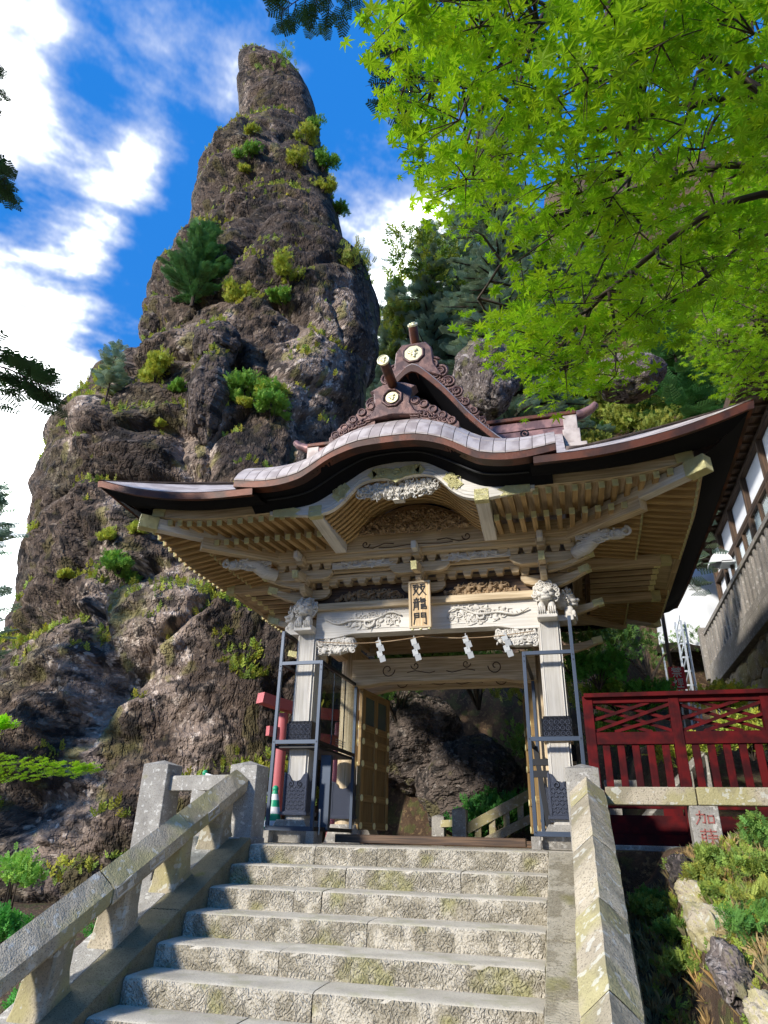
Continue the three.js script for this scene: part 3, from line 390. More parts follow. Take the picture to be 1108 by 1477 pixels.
for (const s of [-1, 1]) {
  for (let k = 0; k < 15; k++) { const x = 1.43 + k * 0.174; rafter(s * x, yUp(x - 2.45), 0, Math.max(0.12, Math.min(0.8, -hipZ(x) - 0.06)), 0); }
  for (let k = 0; k < 11; k++) { const x = 1.36 + k * 0.176; rafter(s * x, yLo(x - 2.45), -0.5, Math.max(0.1, Math.min(0.72, -0.5 - hipZ(x) - 0.06)), 0); }
  for (const e of [-1, 1]) { // side eaves; the middle bay has its own boards
    const dist = (z) => Math.max(0, (e > 0 ? z + 1.2 : -5.6 - z)) / 0.838;
    for (let k = 0; k < 15; k++) { const z = e > 0 ? -0.12 - k * 0.168 : 2 * ZC + 0.12 + k * 0.168; rafter(s * 4.04, ySide(dist(z)), z, Math.max(0.12, Math.min(1.0, 4.04 - (2.45 + dist(z)) - 0.06)), s * Math.PI / 2, 0.16); }
    for (let k = 0; k < 12; k++) { const z = e > 0 ? -0.62 - k * 0.168 : 2 * ZC + 0.62 + k * 0.168; rafter(s * 3.36, ySideLo(dist(z)), z, Math.max(0.1, Math.min(0.85, 3.36 - (2.45 + dist(z)) - 0.06)), s * Math.PI / 2, 0.16); }
  }
  // middle bay of the side: board, struts with gold tips, two outrigger beams
  const bay = mb().box(s * 3.12, 4.36, ZC, 1.3, 0.04, 1.75, undefined, { grain: 2 }).box(s * 2.6, 4.12, ZC, 0.06, 0.4, 1.75, undefined, { grain: 2 }).build('bay_board', M.woodDark, gate);
  for (let k = 0; k < 6; k++) { const z = ZC - 0.72 + k * 0.29; mb().box(s * 3.1, 4.31, z, 1.2, 0.06, 0.07, undefined, { grain: 0 }).build('bay_strut', M.wood, bay); mb().box(s * 3.74, 4.31, z, 0.1, 0.07, 0.08).build('gold_cap', M.goldPlain, bay); }
  for (const z of [ZC + 0.93, ZC - 0.93]) { const o = mb().box(s * 3.0, 4.22, z, 1.75, 0.16, 0.14, undefined, { grain: 0, round: 0.01 }).build('outrigger_beam', M.wood, gate); mb().box(s * 3.82, 4.22, z, 0.16, 0.175, 0.155).build('gold_cap', M.gold, o); }
  for (const e of [1, -1]) { // hip rafters in two lengths
    const z = (v) => (e > 0 ? v : 2 * ZC - v);
    const h = mb().bar([s * 2.35, 4.29, z(-1.28)], [s * 3.36, 4.29, z(-0.44)], 0.17, 0.2, { round: 0.01 }).build('hip_rafter', M.wood, gate);
    mb().bar([s * 2.6, 4.40, z(-1.07)], [s * 4.02, 4.47, z(0.115)], 0.16, 0.19, { round: 0.01 }).build('hip_rafter', M.woodPale, gate);
    mb().bar([s * 3.9, 4.463, z(0.015)], [s * 4.12, 4.475, z(0.2)], 0.185, 0.215, { round: 0.012 }).build('hip_cap', M.gold, gate);
  }
}
// soffit boards over the rafters
const edgeY = (d) => 4.6 + 0.43 * Math.pow(clamp((d + 0.05) / 2.25), 2);      // roof edge rising to the corners
{
  const tier = (zo, xo, zi, xi, yo, yi, name) => { const b = mb(); for (const e of [1, -1]) for (const s of [-1, 1]) { const Z = (v) => (e > 0 ? v : 2 * ZC - v);
    b.add(sheet(24, 4, (u, v) => { const x = mix(e > 0 ? 1.28 : 0, mix(xo, xi, v), u), d = x - 2.45; return [s * x, mix(yo(d), yi, v) + 0.055, Z(mix(zo, zi, v))]; }, s * e > 0), null, { grain: 2 });
    b.add(sheet(24, 4, (u, v) => { const zz = mix(ZC, mix(zo, zi, v), u), d = (zz + 1.2) / 0.838; return [s * mix(xo + 0.12, xi, v), mix(ySide(d), yi, v) + 0.055, Z(zz)]; }, s * e < 0), null, { grain: 0 }); } b.build(name, M.wood, gate); };
  const xo3 = 3.95; tier(0.02, 3.95, -1.2, 2.45, yUp, 4.53, 'soffit_board');
  // eave board above the tips, gold mounts
  const eb = mb(); for (const e of [1, -1]) for (const s of [-1, 1]) { const Z = (v) => (e > 0 ? v : 2 * ZC - v);
    for (const [a, b2, o] of [[0.055, 0.21, 0.05], [0.055, 0.21, -0.03]]) eb.add(sheet(30, 1, (u, v) => { const x = mix(e > 0 ? 1.32 : 0, 4.0, u); return [s * x, yUp(x - 2.45) + mix(a, b2, v), Z(0.02 + o * 1)]; }, false), null, { grain: 0 });
    eb.add(sheet(30, 1, (u, v) => { const x = mix(e > 0 ? 1.32 : 0, 4.0, u); return [s * x, yUp(x - 2.45) + 0.052, Z(mix(-0.02, 0.075, v))]; }, false), null, { grain: 0 });
    eb.add(sheet(30, 1, (u, v) => { const zz = mix(ZC, 0.08, u), d = (zz + 1.2) / 0.838; return [s * 4.1, ySide(d) + mix(0.055, 0.21, v), Z(zz)]; }), null, { grain: 2 });
    eb.add(sheet(30, 1, (u, v) => { const zz = mix(ZC, 0.08, u), d = (zz + 1.2) / 0.838; return [s * mix(4.0, 4.1, v), ySide(d) + 0.052, Z(zz)]; }), null, { grain: 2 }); }
  eb.build('eave_board', M.wood, gate);
  for (const s of [-1, 1]) { const g = mb().box(s * 1.72, 4.55, 0.078, 0.42, 0.17, 0.012); for (let k = 0; k < 3; k++) g.box(s * (1.98 + k * 0.05), 4.55, 0.078, 0.07, 0.07, 0.011, [0, 0, 0.785]); g.build('gold_mount', M.gold, gate); mb().box(s * 3.88, 4.66, 0.082, 0.22, 0.15, 0.012, [0, 0, s * 0.1]).build('gold_mount', M.gold, gate); }
  // black underside between eave board and roof edge
  const so = mb(); for (const e of [1, -1]) for (const s of [-1, 1]) { const Z = (v) => (e > 0 ? v : 2 * ZC - v);
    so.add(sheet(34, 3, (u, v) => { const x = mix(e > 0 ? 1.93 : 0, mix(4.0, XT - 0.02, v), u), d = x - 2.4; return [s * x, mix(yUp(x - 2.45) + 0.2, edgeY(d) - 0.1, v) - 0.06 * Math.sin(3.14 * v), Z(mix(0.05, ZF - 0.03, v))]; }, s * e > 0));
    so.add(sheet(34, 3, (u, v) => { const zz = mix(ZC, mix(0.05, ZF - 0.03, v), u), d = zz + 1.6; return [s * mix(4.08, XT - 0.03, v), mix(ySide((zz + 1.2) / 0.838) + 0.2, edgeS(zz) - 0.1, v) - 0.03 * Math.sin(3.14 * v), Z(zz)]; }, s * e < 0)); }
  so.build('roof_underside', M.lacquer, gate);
  // copper edge
  const fa = mb(); for (const e of [1, -1]) for (const s of [-1, 1]) { const Z = (v) => (e > 0 ? v : 2 * ZC - v), x0 = e > 0 ? 1.98 : 0;
    const ring = [[-0.11, -0.07], [-0.115, 0.0], [-0.02, 0.012], [0, -0.01]];
    for (let k = 0; k < 3; k++) { const [a, p] = ring[k], [b2, q] = ring[k + 1];
      fa.add(sheet(40, 1, (u, v) => { const x = mix(x0, XT + mix(p, q, v), u); return [s * x, edgeY(x - 2.4) + mix(a, b2, v), Z(ZF + mix(p, q, v))]; }, s * e < 0));
      fa.add(sheet(40, 1, (u, v) => { const zz = mix(ZC, ZF + mix(p, q, v), u); return [s * (XT + mix(p, q, v)), edgeS(zz) + mix(a, b2, v), Z(zz)]; }, s * e > 0)); } }
  fa.build('roof_edge', M.copper, gate);
  // roof slopes: hips below, gabled ridge above
  const rise = smooth([0, 0.4, 1.2, 2.0, 2.9, 3.7], [0, 0.2, 0.66, 1.17, 1.85, 2.6]);
  const rf = mb(); for (const e of [1, -1]) for (const s of [-1, 1]) { const Z = (v) => (e > 0 ? v : 2 * ZC - v);
    rf.add(sheet(30, 16, (u, v) => { const dz = v * 3.75, z = ZF - dz, xm = Math.max(2.45, XT - dz * 1.15), x = mix(e > 0 && dz < 1.7 ? 1.92 : 0, xm, u); return [s * x, mix(edgeY(x - 2.4 + dz), 4.6, clamp(dz / 2)) + rise(dz), Z(z)]; }, s * e < 0));
    rf.add(sheet(24, 10, (u, v) => { const dx = v * 2.2, zm = Math.max(-1.26, ZF - dx / 1.15), zz = mix(ZC, zm, u); return [s * (XT - dx), mix(edgeS(zz + dx), 4.7, clamp(dx / 2)) + rise(dx / 1.15), Z(zz)]; }, s * e > 0)); }
  rf.build('roof_slope', M.roof, gate);
  for (const s of [-1, 1]) mb().add(prism([[-2.1, 0], [2.1, 0], [0, 1.95]], 0.06).rotateY(Math.PI / 2), xf([s * 2.4, 5.3, ZC])).build('side_gable', M.woodDark, gate);
  // ridge
  const rg = mb().box(0, 7.12, -3.2, 5.2, 0.72, 0.4, undefined, { grain: 0 }).build('ridge_box', M.ridgeCopper, gate);
  for (let k = 0; k < 3; k++) mb().box(0, 6.95 + k * 0.21, -2.985, 5.1, 0.19, 0.03, undefined, { grain: 0, round: 0.006 }).build('ridge_plank', M.ridgeCopper, rg);
  mb().box(0, 7.53, -3.2, 5.5, 0.09, 0.56, undefined, { round: 0.02 }).build('ridge_cap', M.copper, rg);
  for (const s of [-1, 1]) { const o = mb(); o.box(s * 2.62, 7.33, -3.2, 0.26, 0.34, 0.5, undefined, { round: 0.015 }).box(s * 2.62, 6.98, -3.18, 0.32, 0.34, 0.56, undefined, { round: 0.015 }).box(s * 2.68, 6.72, -3.15, 0.4, 0.2, 0.6, undefined, { round: 0.015 }); o.build('ridge_end', M.roof, rg);
    mb().add(sweep([[s * 2.6, 7.6, -3.2], [s * 2.85, 7.62, -3.2], [s * 3.05, 7.72, -3.2], [s * 3.15, 7.82, -3.2]], [0.1, 0.1, 0.085, 0.07], 8)).build('ridge_horn', M.ridgeCopper, rg); }
  for (const x of [-1.6, 0.9, 1.75]) mb().add(new THREE.TorusGeometry(0.07, 0.018, 6, 16), xf([x, 7.2, -2.965])).ball(x, 7.2, -2.96, 0.03, 0.03, 0.02).build('ridge_crest', M.bronze, rg);
}
// ---- front: undulating gable over the entrance ----
const kc = smooth([0, 0.2, 0.42, 0.6, 0.85, 1.1, 1.27, 1.58, 1.9, 2.28], [5.185, 5.182, 5.165, 5.12, 5.02, 4.86, 4.765, 4.7, 4.7, 4.755]);
const KC = (x) => kc(Math.abs(x)), kBack = smooth([0, 0.12, 0.26, 0.42, 0.65, 1.1, 1.7], [0, 0.2, 0.36, 0.5, 0.63, 0.78, 0.92]);
const kTop = smooth([0, 0.4, 0.7, 1.0, 1.3, 1.95], [5.08, 5.03, 4.86, 4.66, 4.52, 4.47]), kBot = smooth([0, 0.12, 0.35, 0.55, 0.68, 0.8, 0.95, 1.1, 1.32], [4.78, 4.815, 4.83, 4.78, 4.66, 4.52, 4.41, 4.36, 4.345]);
{
  const ends = 2.28, lo = (t) => { const x = mix(-ends, ends, t); return [x, KC(x) - 0.125]; }, hi = (t) => { const x = mix(-ends, ends, t); return [x, KC(x) - 0.018]; };
  mb().add(band(lo, hi, 0.5, ZF + 0.03, 90)).build('curved_edge', M.copper, gate);
  // soffit, black, and its thin moulding
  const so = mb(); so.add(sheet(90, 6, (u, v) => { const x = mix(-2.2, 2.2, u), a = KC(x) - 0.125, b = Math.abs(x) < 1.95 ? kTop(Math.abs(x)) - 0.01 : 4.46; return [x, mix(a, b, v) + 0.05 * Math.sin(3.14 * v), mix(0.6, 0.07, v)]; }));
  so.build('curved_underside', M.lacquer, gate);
  mb().add(sweep(Array.from({ length: 61 }, (_, i) => { const x = mix(-1.9, 1.9, i / 60); return V(x, mix(KC(x) - 0.125, kTop(Math.abs(x)), 0.55) + 0.03, 0.32); }), 0.016, 5)).build('underside_moulding', M.black, gate);
  // pale curved bargeboard with gold mounts
  const X = 1.95, bb = mb().add(band((t) => { const x = mix(-X, X, t), a = Math.abs(x); return [x, a < 1.32 ? kBot(a) : mix(4.345, 4.42, (a - 1.32) / (X - 1.32))]; }, (t) => { const x = mix(-X, X, t); return [x, kTop(Math.abs(x))]; }, 0.0, 0.085, 100), null, { grain: 0 }).build('curved_bargeboard', M.woodPale, gate);
  mb().add(sweep(Array.from({ length: 61 }, (_, i) => { const x = mix(-1.3, 1.3, i / 60), a = Math.abs(x); return V(x, kBot(a) + 0.05, 0.086); }), 0.011, 5)).add(sweep(Array.from({ length: 61 }, (_, i) => { const x = mix(-1.3, 1.3, i / 60), a = Math.abs(x); return V(x, kBot(a) + 0.1, 0.086); }), 0.007, 5)).build('bargeboard_moulding', M.woodPale, bb);
  const gm = mb().add(band((t) => { const x = mix(-0.34, 0.34, t); return [x, kBot(Math.abs(x)) - (Math.abs(x) < 0.13 ? 0.05 * (1 - Math.abs(x) / 0.13) : 0)]; }, (t) => { const x = mix(-0.36, 0.36, t); return [x, kBot(Math.abs(x)) + 0.165]; }, 0.086, 0.1, 30)); gm.tube(spiral(0, 4.89, 0.105, 0.075, 1.4, 0, 1, 24), 0.012, 5); for (const s of [-1, 1]) { gm.tube(spiral(s * 0.2, 4.9, 0.105, 0.05, 1.2, 1, s, 16), 0.009, 5); gm.box(s * 0.36, 4.9, 0.093, 0.11, 0.11, 0.014, [0, 0, 0.785]); } gm.build('gold_mount', M.gold, bb);
  for (const s of [-1, 1]) { const g = mb(); g.add(prism([[-0.14, -0.075], [0.14, -0.07], [0.155, 0.07], [-0.13, 0.08]], 0.014, 0.002), xf([s * 0.83, 4.66, 0.093], [0, 0, s * -0.83])); relief(g, { x: s * 0.83, y: 4.665, z: 0.1, w: 0.2, h: 0.22, n: 8, seed: 12 + s, rt: 0.008, d: 0.015 }); g.build('gold_mount', M.gold, bb); const g2 = mb().add(prism([[0, -0.09], [0.42, -0.065], [0.42, 0.05], [0.02, 0.11], [0.09, 0.06], [-0.02, 0.02], [0.07, -0.03]].map((p) => [p[0] * s, p[1]]), 0.012), xf([s * 1.47, 4.43, 0.094])); g2.build('gold_mount', M.gold, bb); }
  // roof strips, each seamed to the next
  const xs = []; for (let x = -2.28; x < 2.27;) { const w = 0.155 + 0.03 * RU(); xs.push([x, Math.min(2.28, x + w)]); x += w; }
  const rows = [[0, 0.2], [0.2, 0.6], [0.6, 1.7]];
  const dMax = (x) => mix(1.7, 0.62, sstep(0.75, 1.7, Math.abs(x)));
  xs.forEach(([a, b], c) => rows.forEach(([d0, d1], r) => { const dm = Math.min(dMax(a), dMax(b)); if (d0 > dm - 0.05) return; d1 = Math.min(d1, dm); const g = 0.004, sh = -0.35 * Math.sign(a + b) * (Math.abs(a + b) / 4.5), f = (x, d) => [x * (1 - 0.0 * d), KC(x) * 1 - 0.018 + kBack(d) * (1 - 0.18 * Math.pow(Math.abs(x) / 2.28, 2)), ZF + 0.045 - d];
    const q = mb(); q.add(sheet(2, 4, (u, v) => { const p = f(mix(a + g, b - g, u), mix(d0 + g, d1, v)); return [p[0], p[1] + 0.012 - 0.006 * v, p[2]]; }), null, { grain: 2, tint: 0.9 + 0.18 * RU() }); q.add(sheet(1, 1, (u, v) => { const p = f(mix(a + g, b - g, u), d0 + g); return [p[0], p[1] - 0.012 + 0.024 * v, p[2]]; }), null, { tint: 0.7 }); q.build('roof_strip', M.roof, gate); }));
  mb().add(sheet(60, 10, (u, v) => { const x = mix(-2.28, 2.28, u), d = v * dMax(x); return [x, KC(x) - 0.022 + kBack(d) * (1 - 0.18 * Math.pow(Math.abs(x) / 2.28, 2)), ZF + 0.03 - d]; })).build('strip_bed', M.lacquer, gate);
  // curved ribs under the gable
  for (let k = 0; k < 9; k++) { const z = -0.1 - k * 0.118, y = smooth([0, 0.3, 0.62, 0.8, 1.0, 1.12], [4.985, 4.95, 4.8, 4.62, 4.44, 4.36]); const b = mb(); b.add(band((t) => { const x = mix(-1.12, 1.12, t); return [x, y(Math.abs(x)) - 0.02]; }, (t) => { const x = mix(-1.12, 1.12, t); return [x, y(Math.abs(x)) + 0.06]; }, z - 0.03, z + 0.03, 44), null, { grain: 0 }); b.build('curved_rib', M.rafterWood, gate); }
  mb().add(sheet(44, 2, (u, v) => { const x = mix(-1.25, 1.25, u), y = smooth([0, 0.3, 0.62, 0.8, 1.0, 1.25], [5.04, 5.01, 4.87, 4.69, 4.52, 4.45]); return [x, y(Math.abs(x)), mix(0.0, -1.25, v)]; })).build('rib_board', M.rafterWood, gate);
  // carved group hanging under the bargeboard, dragon panel behind, strut beams
  const ph = mb(); ph.add(band((t) => [mix(-0.62, 0.62, t), 4.72 - 0.14 * Math.cos((t - 0.5) * 3.1) + 0.02 * Math.sin(t * 30)], (t) => [mix(-0.62, 0.62, t), 4.74 + 0.07 * Math.cos((t - 0.5) * 3.1)], -0.14, -0.11, 40)); relief(ph, { x: 0, y: 4.7, z: -0.1, w: 1.22, h: 0.25, n: 75, seed: 91, rt: 0.014, d: 0.13, body: Object.assign(Array.from({ length: 36 }, (_, i) => [-0.52 + i * 0.03, 4.7 + 0.09 * n3(i * 0.31, 2.2, 8), 0.05 + 0.05 * n3(i * 0.4, 7, 1)]), { fat: 2.4 }) });
  for (const s of [-1, 1]) for (let k = 0; k < 7; k++) ph.tube([[s * 0.05, 4.72, -0.05], [s * (0.2 + 0.02 * k), 4.78 - 0.012 * k, -0.03], [s * (0.42 + 0.02 * k), 4.78 - 0.03 * k, -0.06]], (t) => 0.018 * (1 - 0.6 * t), 5); ph.box(-0.0, 4.56, -0.12, 0.16, 0.06, 0.12).build('phoenix_carving', M.carving, gate);
  const dp = mb(); dp.add(band((t) => [mix(-0.98, 0.98, t), 4.49], (t) => [mix(-0.98, 0.98, t), 4.55 + 0.4 * Math.sin(3.1416 * clamp(t))], -1.16, -1.1, 40)); relief(dp, { x: 0, y: 4.66, z: -1.1, w: 1.7, h: 0.36, n: 120, seed: 92, rt: 0.015, d: 0.15, inside: (u, v) => v < 0.9 - 1.5 * u * u, body: Object.assign(Array.from({ length: 60 }, (_, i) => [-0.82 + i * 0.028, 4.62 + 0.16 * n3(i * 0.17, 5.2, 3), 0.06 + 0.06 * n3(i * 0.3, 1, 4)]), { fat: 2.6 }) }); dp.build('dragon_panel', M.carvingBrown, gate);
  for (const s of [-1, 1]) { const t = mb().bar([s * 1.2, 4.29, -1.1], [s * 1.225, 4.40, 0.03], 0.19, 0.17, { round: 0.012 }).build('strut_beam', M.woodPale, gate); mb().bar([s * 1.224, 4.398, -0.02], [s * 1.226, 4.405, 0.095], 0.205, 0.185, { round: 0.01 }).build('gold_cap', M.gold, t); }
}
// ridge-end ornament of the lower gable
function crestDisc(b, x, y, z, r, tilt = 0) { b.add(new THREE.CylinderGeometry(r, r, 0.03, 26).rotateX(Math.PI / 2), xf([x, y, z], [tilt, 0, 0])); for (let k = 0; k < 3; k++) { const a = k * 2.094; b.add(sweep(spiral(x + Math.cos(a) * r * 0.34, y + Math.sin(a) * r * 0.34, z + 0.02, r * 0.36, 0.85, a + 1.2, 1, 12), (t) => r * 0.17 * (1 - 0.8 * t), 6)); } return b; }
{
  const Y = 5.72, Z = 0.28, b = mb(); b.add(prism([[-0.46, -0.06], [-0.34, 0.04], [-0.27, 0.18], [-0.3, 0.42], [-0.36, 0.47], [-0.2, 0.55], [0, 0.6], [0.2, 0.55], [0.36, 0.47], [0.3, 0.42], [0.27, 0.18], [0.34, 0.04], [0.46, -0.06], [0, 0.0]], 0.2, 0.018), xf([0, Y, Z])); b.add(new THREE.TorusGeometry(0.15, 0.022, 8, 8), xf([0, Y + 0.29, Z + 0.11], [0, 0, 0.39]));
  const on = b.build('ridge_ornament', M.onigawara, gate); crestDisc(mb(), 0, Y + 0.29, Z + 0.11, 0.095).build('crest', M.crest, on);
  const p = mb().add(sweep([[0, Y + 0.52, Z - 0.1], [0, Y + 0.55, Z + 0.2], [0, Y + 0.58, Z + 0.62]], 0.075, 16)).build('ridge_pole', M.copper, on); crestDisc(mb(), 0, Y + 0.582, Z + 0.63, 0.085).add(new THREE.TorusGeometry(0.08, 0.014, 6, 20), xf([0, Y + 0.582, Z + 0.64])).build('crest', M.crest, p);
  for (const s of [-1, 1]) { const c = mb(), lo = (x) => KC(x) + 0.40, top = (t) => mix(0.42, 0.1, t) + 0.035 * Math.abs(Math.sin(t * 14)); c.add(band((t) => { const x = mix(0.27, 0.98, t); return [s * x, lo(x) - 0.03]; }, (t) => { const x = mix(0.27, 0.98, t); return [s * x, lo(x) + top(t)]; }, Z - 0.07, Z + 0.06, 40)); for (let k = 0; k < 5; k++) { const t = 0.1 + k * 0.19, x = mix(0.27, 0.98, t), y = lo(x) + top(t) - 0.06; c.add(new THREE.CylinderGeometry(0.075 - k * 0.006, 0.075 - k * 0.006, 0.15, 16).rotateX(Math.PI / 2), xf([s * x, y, Z])); c.add(new THREE.TorusGeometry(0.052, 0.016, 6, 14), xf([s * x, y, Z + 0.076])); } for (let k = 0; k < 9; k++) { const t = 0.06 + k * 0.1, x = mix(0.27, 0.95, t); c.tube(spiral(s * x, lo(x) + top(t) * 0.35, Z + 0.06, 0.075 * (1 - 0.4 * t), 1.5, k * 2, k % 2 ? s : -s, 18, 0.02), (q) => 0.019 * (1.1 - 0.5 * q), 6); } c.build('scroll_fin', M.onigawara, on); }
}
// ---- upper gable ----
{
  const g = smooth([0, 0.12, 0.55, 1.0, 1.5, 1.95, 2.6], [7.62, 7.56, 7.06, 6.42, 5.86, 5.56, 5.42]), G = (x) => g(Math.abs(x)), W = 2.6;
  mb().add(band((t) => { const x = mix(-W, W, t); return [x, G(x) - 0.2 + 0.07 * Math.abs(x) / W]; }, (t) => { const x = mix(-W, W, t); return [x, G(x) - 0.05]; }, -1.1, -0.84, 80)).build('gable_edge', M.copper, gate);
  for (let k = 0; k < 3; k++) for (const s of [-1, 1]) mb().add(sheet(30, 1, (u, v) => { const x = s * W * u; return [x, G(x) - 0.05 + 0.055 * (k + v * 0.9) * 0.5 + (v > 0.5 ? 0.012 : 0), -0.84 - 0.05 * k - 0.03 * v]; }, s < 0), null, { tint: 0.8 + 0.12 * k }).build('gable_strip', M.roof, gate);
  mb().add(sheet(60, 12, (u, v) => { const x = mix(-W, W, u); return [x, mix(G(x) + 0.03, Math.max(G(x), 6.8 - 0.55 * Math.abs(x)) , v), mix(-0.95, -3.1, v)]; })).build('gable_roof', M.roof, gate);
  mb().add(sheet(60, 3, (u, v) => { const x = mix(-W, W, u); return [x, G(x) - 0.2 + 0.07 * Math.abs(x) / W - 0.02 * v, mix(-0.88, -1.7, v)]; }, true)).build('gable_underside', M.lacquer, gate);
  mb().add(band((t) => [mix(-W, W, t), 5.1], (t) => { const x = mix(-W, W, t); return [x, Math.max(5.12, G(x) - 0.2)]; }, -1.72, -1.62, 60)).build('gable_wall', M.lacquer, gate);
  mb().add(band((t) => { const x = mix(-2.2, 2.2, t); return [x, Math.max(5.1, G(x) - 0.62)]; }, (t) => { const x = mix(-2.2, 2.2, t); return [x, Math.max(5.12, G(x) - 0.36)]; }, -1.5, -1.42, 60)).build('gable_board', M.woodDark, gate);
  const Y = 7.55, Z = -1.12, b = mb(); b.add(prism([[-0.52, -0.2], [-0.36, 0.12], [-0.33, 0.46], [-0.22, 0.62], [0.22, 0.62], [0.33, 0.46], [0.36, 0.12], [0.52, -0.2], [0.3, -0.1], [0, 0.1], [-0.3, -0.1]], 0.24, 0.02), xf([0, Y, Z]));
  b.add(new THREE.TorusGeometry(0.19, 0.026, 8, 8), xf([0, Y + 0.37, Z + 0.13], [0, 0, 0.39])); const on = b.build('ridge_ornament', M.onigawara, gate); crestDisc(mb(), 0, Y + 0.37, Z + 0.13, 0.165).build('crest', M.crest, on);
  const p = mb().add(sweep([[0, Y + 0.62, Z - 0.1], [0, Y + 0.72, Z], [0, Y + 0.96, Z + 0.2]], 0.085, 16)).build('ridge_pole', M.copper, on); crestDisc(mb(), 0, Y + 0.965, Z + 0.205, 0.095, -0.6).build('crest', M.crest, p);
  for (const s of [-1, 1]) { const c = mb(), lo = (x) => G(x) + 0.0, top = (t) => mix(0.5, 0.16, Math.pow(t, 0.8)) + 0.07 * Math.abs(Math.sin(t * 10.5)) * (1 - 0.4 * t), X = (t) => mix(0.3, 1.22, t); c.add(band((t) => [s * X(t), lo(X(t)) - 0.03], (t) => [s * X(t), lo(X(t)) + top(t)], Z - 0.06, Z + 0.05, 50));
    for (let k = 0; k < 14; k++) { const t = 0.04 + (k % 7) * 0.15, row = k < 7 ? 0.72 : 0.27, x = X(Math.min(1, t + (k < 7 ? 0 : 0.05))), r = mix(0.15, 0.085, t) * (k < 7 ? 1 : 0.8), y = lo(x) + top(t) * row; c.tube(spiral(s * x, y, Z + 0.05, r, 1.9, 0.6 + k * 1.1, k % 3 ? -s : s, 26, 0.035), (q) => r * 0.19 * (1.15 - 0.6 * q), 6); c.ball(s * x, y, Z + 0.045, r * 0.75, r * 0.75, 0.03); }
    c.build('cloud_fin', M.onigawara, on); }
}
// ---- doors ----
function doorLeaf(s) {
  const hinge = V(s * 1.5, 0, -3.42), dir = s < 0 ? V(0.12, 0, -0.993) : V(-0.16, 0, -0.987), w = 1.3, m0 = new THREE.Matrix4().makeBasis(dir, V(0, 1, 0), V(-dir.z * (s < 0 ? 1 : 1), 0, dir.x)).setPosition(hinge), P = (g, x, y, z = 0) => g.clone().applyMatrix4(new THREE.Matrix4().multiplyMatrices(m0, xf([x, y, z])));
  const b = (bx, by, bw, bh, bd, z = 0) => P(new RoundedBoxGeometry(bw, bh, bd, 1, 0.006), bx, by, z);
  const d = mb(); for (const x of [0.07, w / 2, w - 0.07]) d.add(b(x, 1.36, 0.13, 2.3, 0.075), null, { grain: 1 }); d.build('door_stile', M.doorWood, gate);
  for (const y of [0.27, 0.7, 1.25, 1.62, 1.86, 2.46]) mb().add(b(w / 2, y, w, 0.12, 0.07), null, { grain: 0 }).build('door_rail', M.doorWood, gate);
  for (const x of [0.36, 0.94]) for (const [y, h] of [[0.48, 0.32], [0.97, 0.44], [1.43, 0.27], [1.74, 0.14]]) mb().add(b(x, y, 0.47, h, 0.03), null, { grain: 1, tint: 0.75 }).build('door_panel', M.doorWood, gate);
  mb().add(b(w / 2, 2.16, w - 0.12, 0.5, 0.02)).build('door_glass', M.windowGlass, gate);
  const k = mb(); for (const x of [0.07, w / 2, w - 0.07]) for (const y of [0.27, 0.7, 1.25, 1.62, 1.86]) for (const z of [-0.04, 0.04]) k.add(P(new THREE.CylinderGeometry(0.055, 0.055, 0.012, 12).rotateX(Math.PI / 2), x, y, z)); k.build('door_mount', M.goldPlain, gate);
}
doorLeaf(-1); doorLeaf(1);
// inner ceiling so that the passage is dark above
mb().box(0, 4.05, -3.5, 3.9, 0.05, 3.0).build('passage_ceiling', M.wood, gate);
// ---------- stone steps ----------
const RI = 0.206, TR = 0.4506, SL = -0.457, SA = Math.atan(0.457);
const stairs = thing('stone_stairs', 'straight flight of worn granite steps with chiselled risers leading up to the gate', 'stairs', [0, 0, 0], undefined, 'structure');
function twoMat(name, g, parent, top, side) {   // upward faces take one material, the rest another
  g = g.index ? g.toNonIndexed() : g; const p = g.attributes.position, sel = [[], []], a = V(), b = V(), c = V();
  for (let i = 0; i < p.count; i += 3) { a.fromBufferAttribute(p, i); b.fromBufferAttribute(p, i + 1); c.fromBufferAttribute(p, i + 2); const n = b.clone().sub(a).cross(c.clone().sub(a)).normalize(); sel[n.y > 0.62 ? 0 : 1].push(i); }
  const part = (l) => { const q = new Float32Array(l.length * 9), m = new Float32Array(l.length * 9); l.forEach((i, k) => { for (let j = 0; j < 9; j++) { q[k * 9 + j] = p.array[i * 3 + j]; m[k * 9 + j] = g.attributes.normal.array[i * 3 + j]; } }); const h = new THREE.BufferGeometry(); h.setAttribute('position', new THREE.BufferAttribute(q, 3)); h.setAttribute('normal', new THREE.BufferAttribute(m, 3)); return prep(h, null, { grain: 0 }); };
  const me = new THREE.Mesh(mergeGeometries([part(sel[0]), part(sel[1])], true), [top, side]); me.name = name; me.castShadow = me.receiveShadow = true; parent.add(me); return me;
}
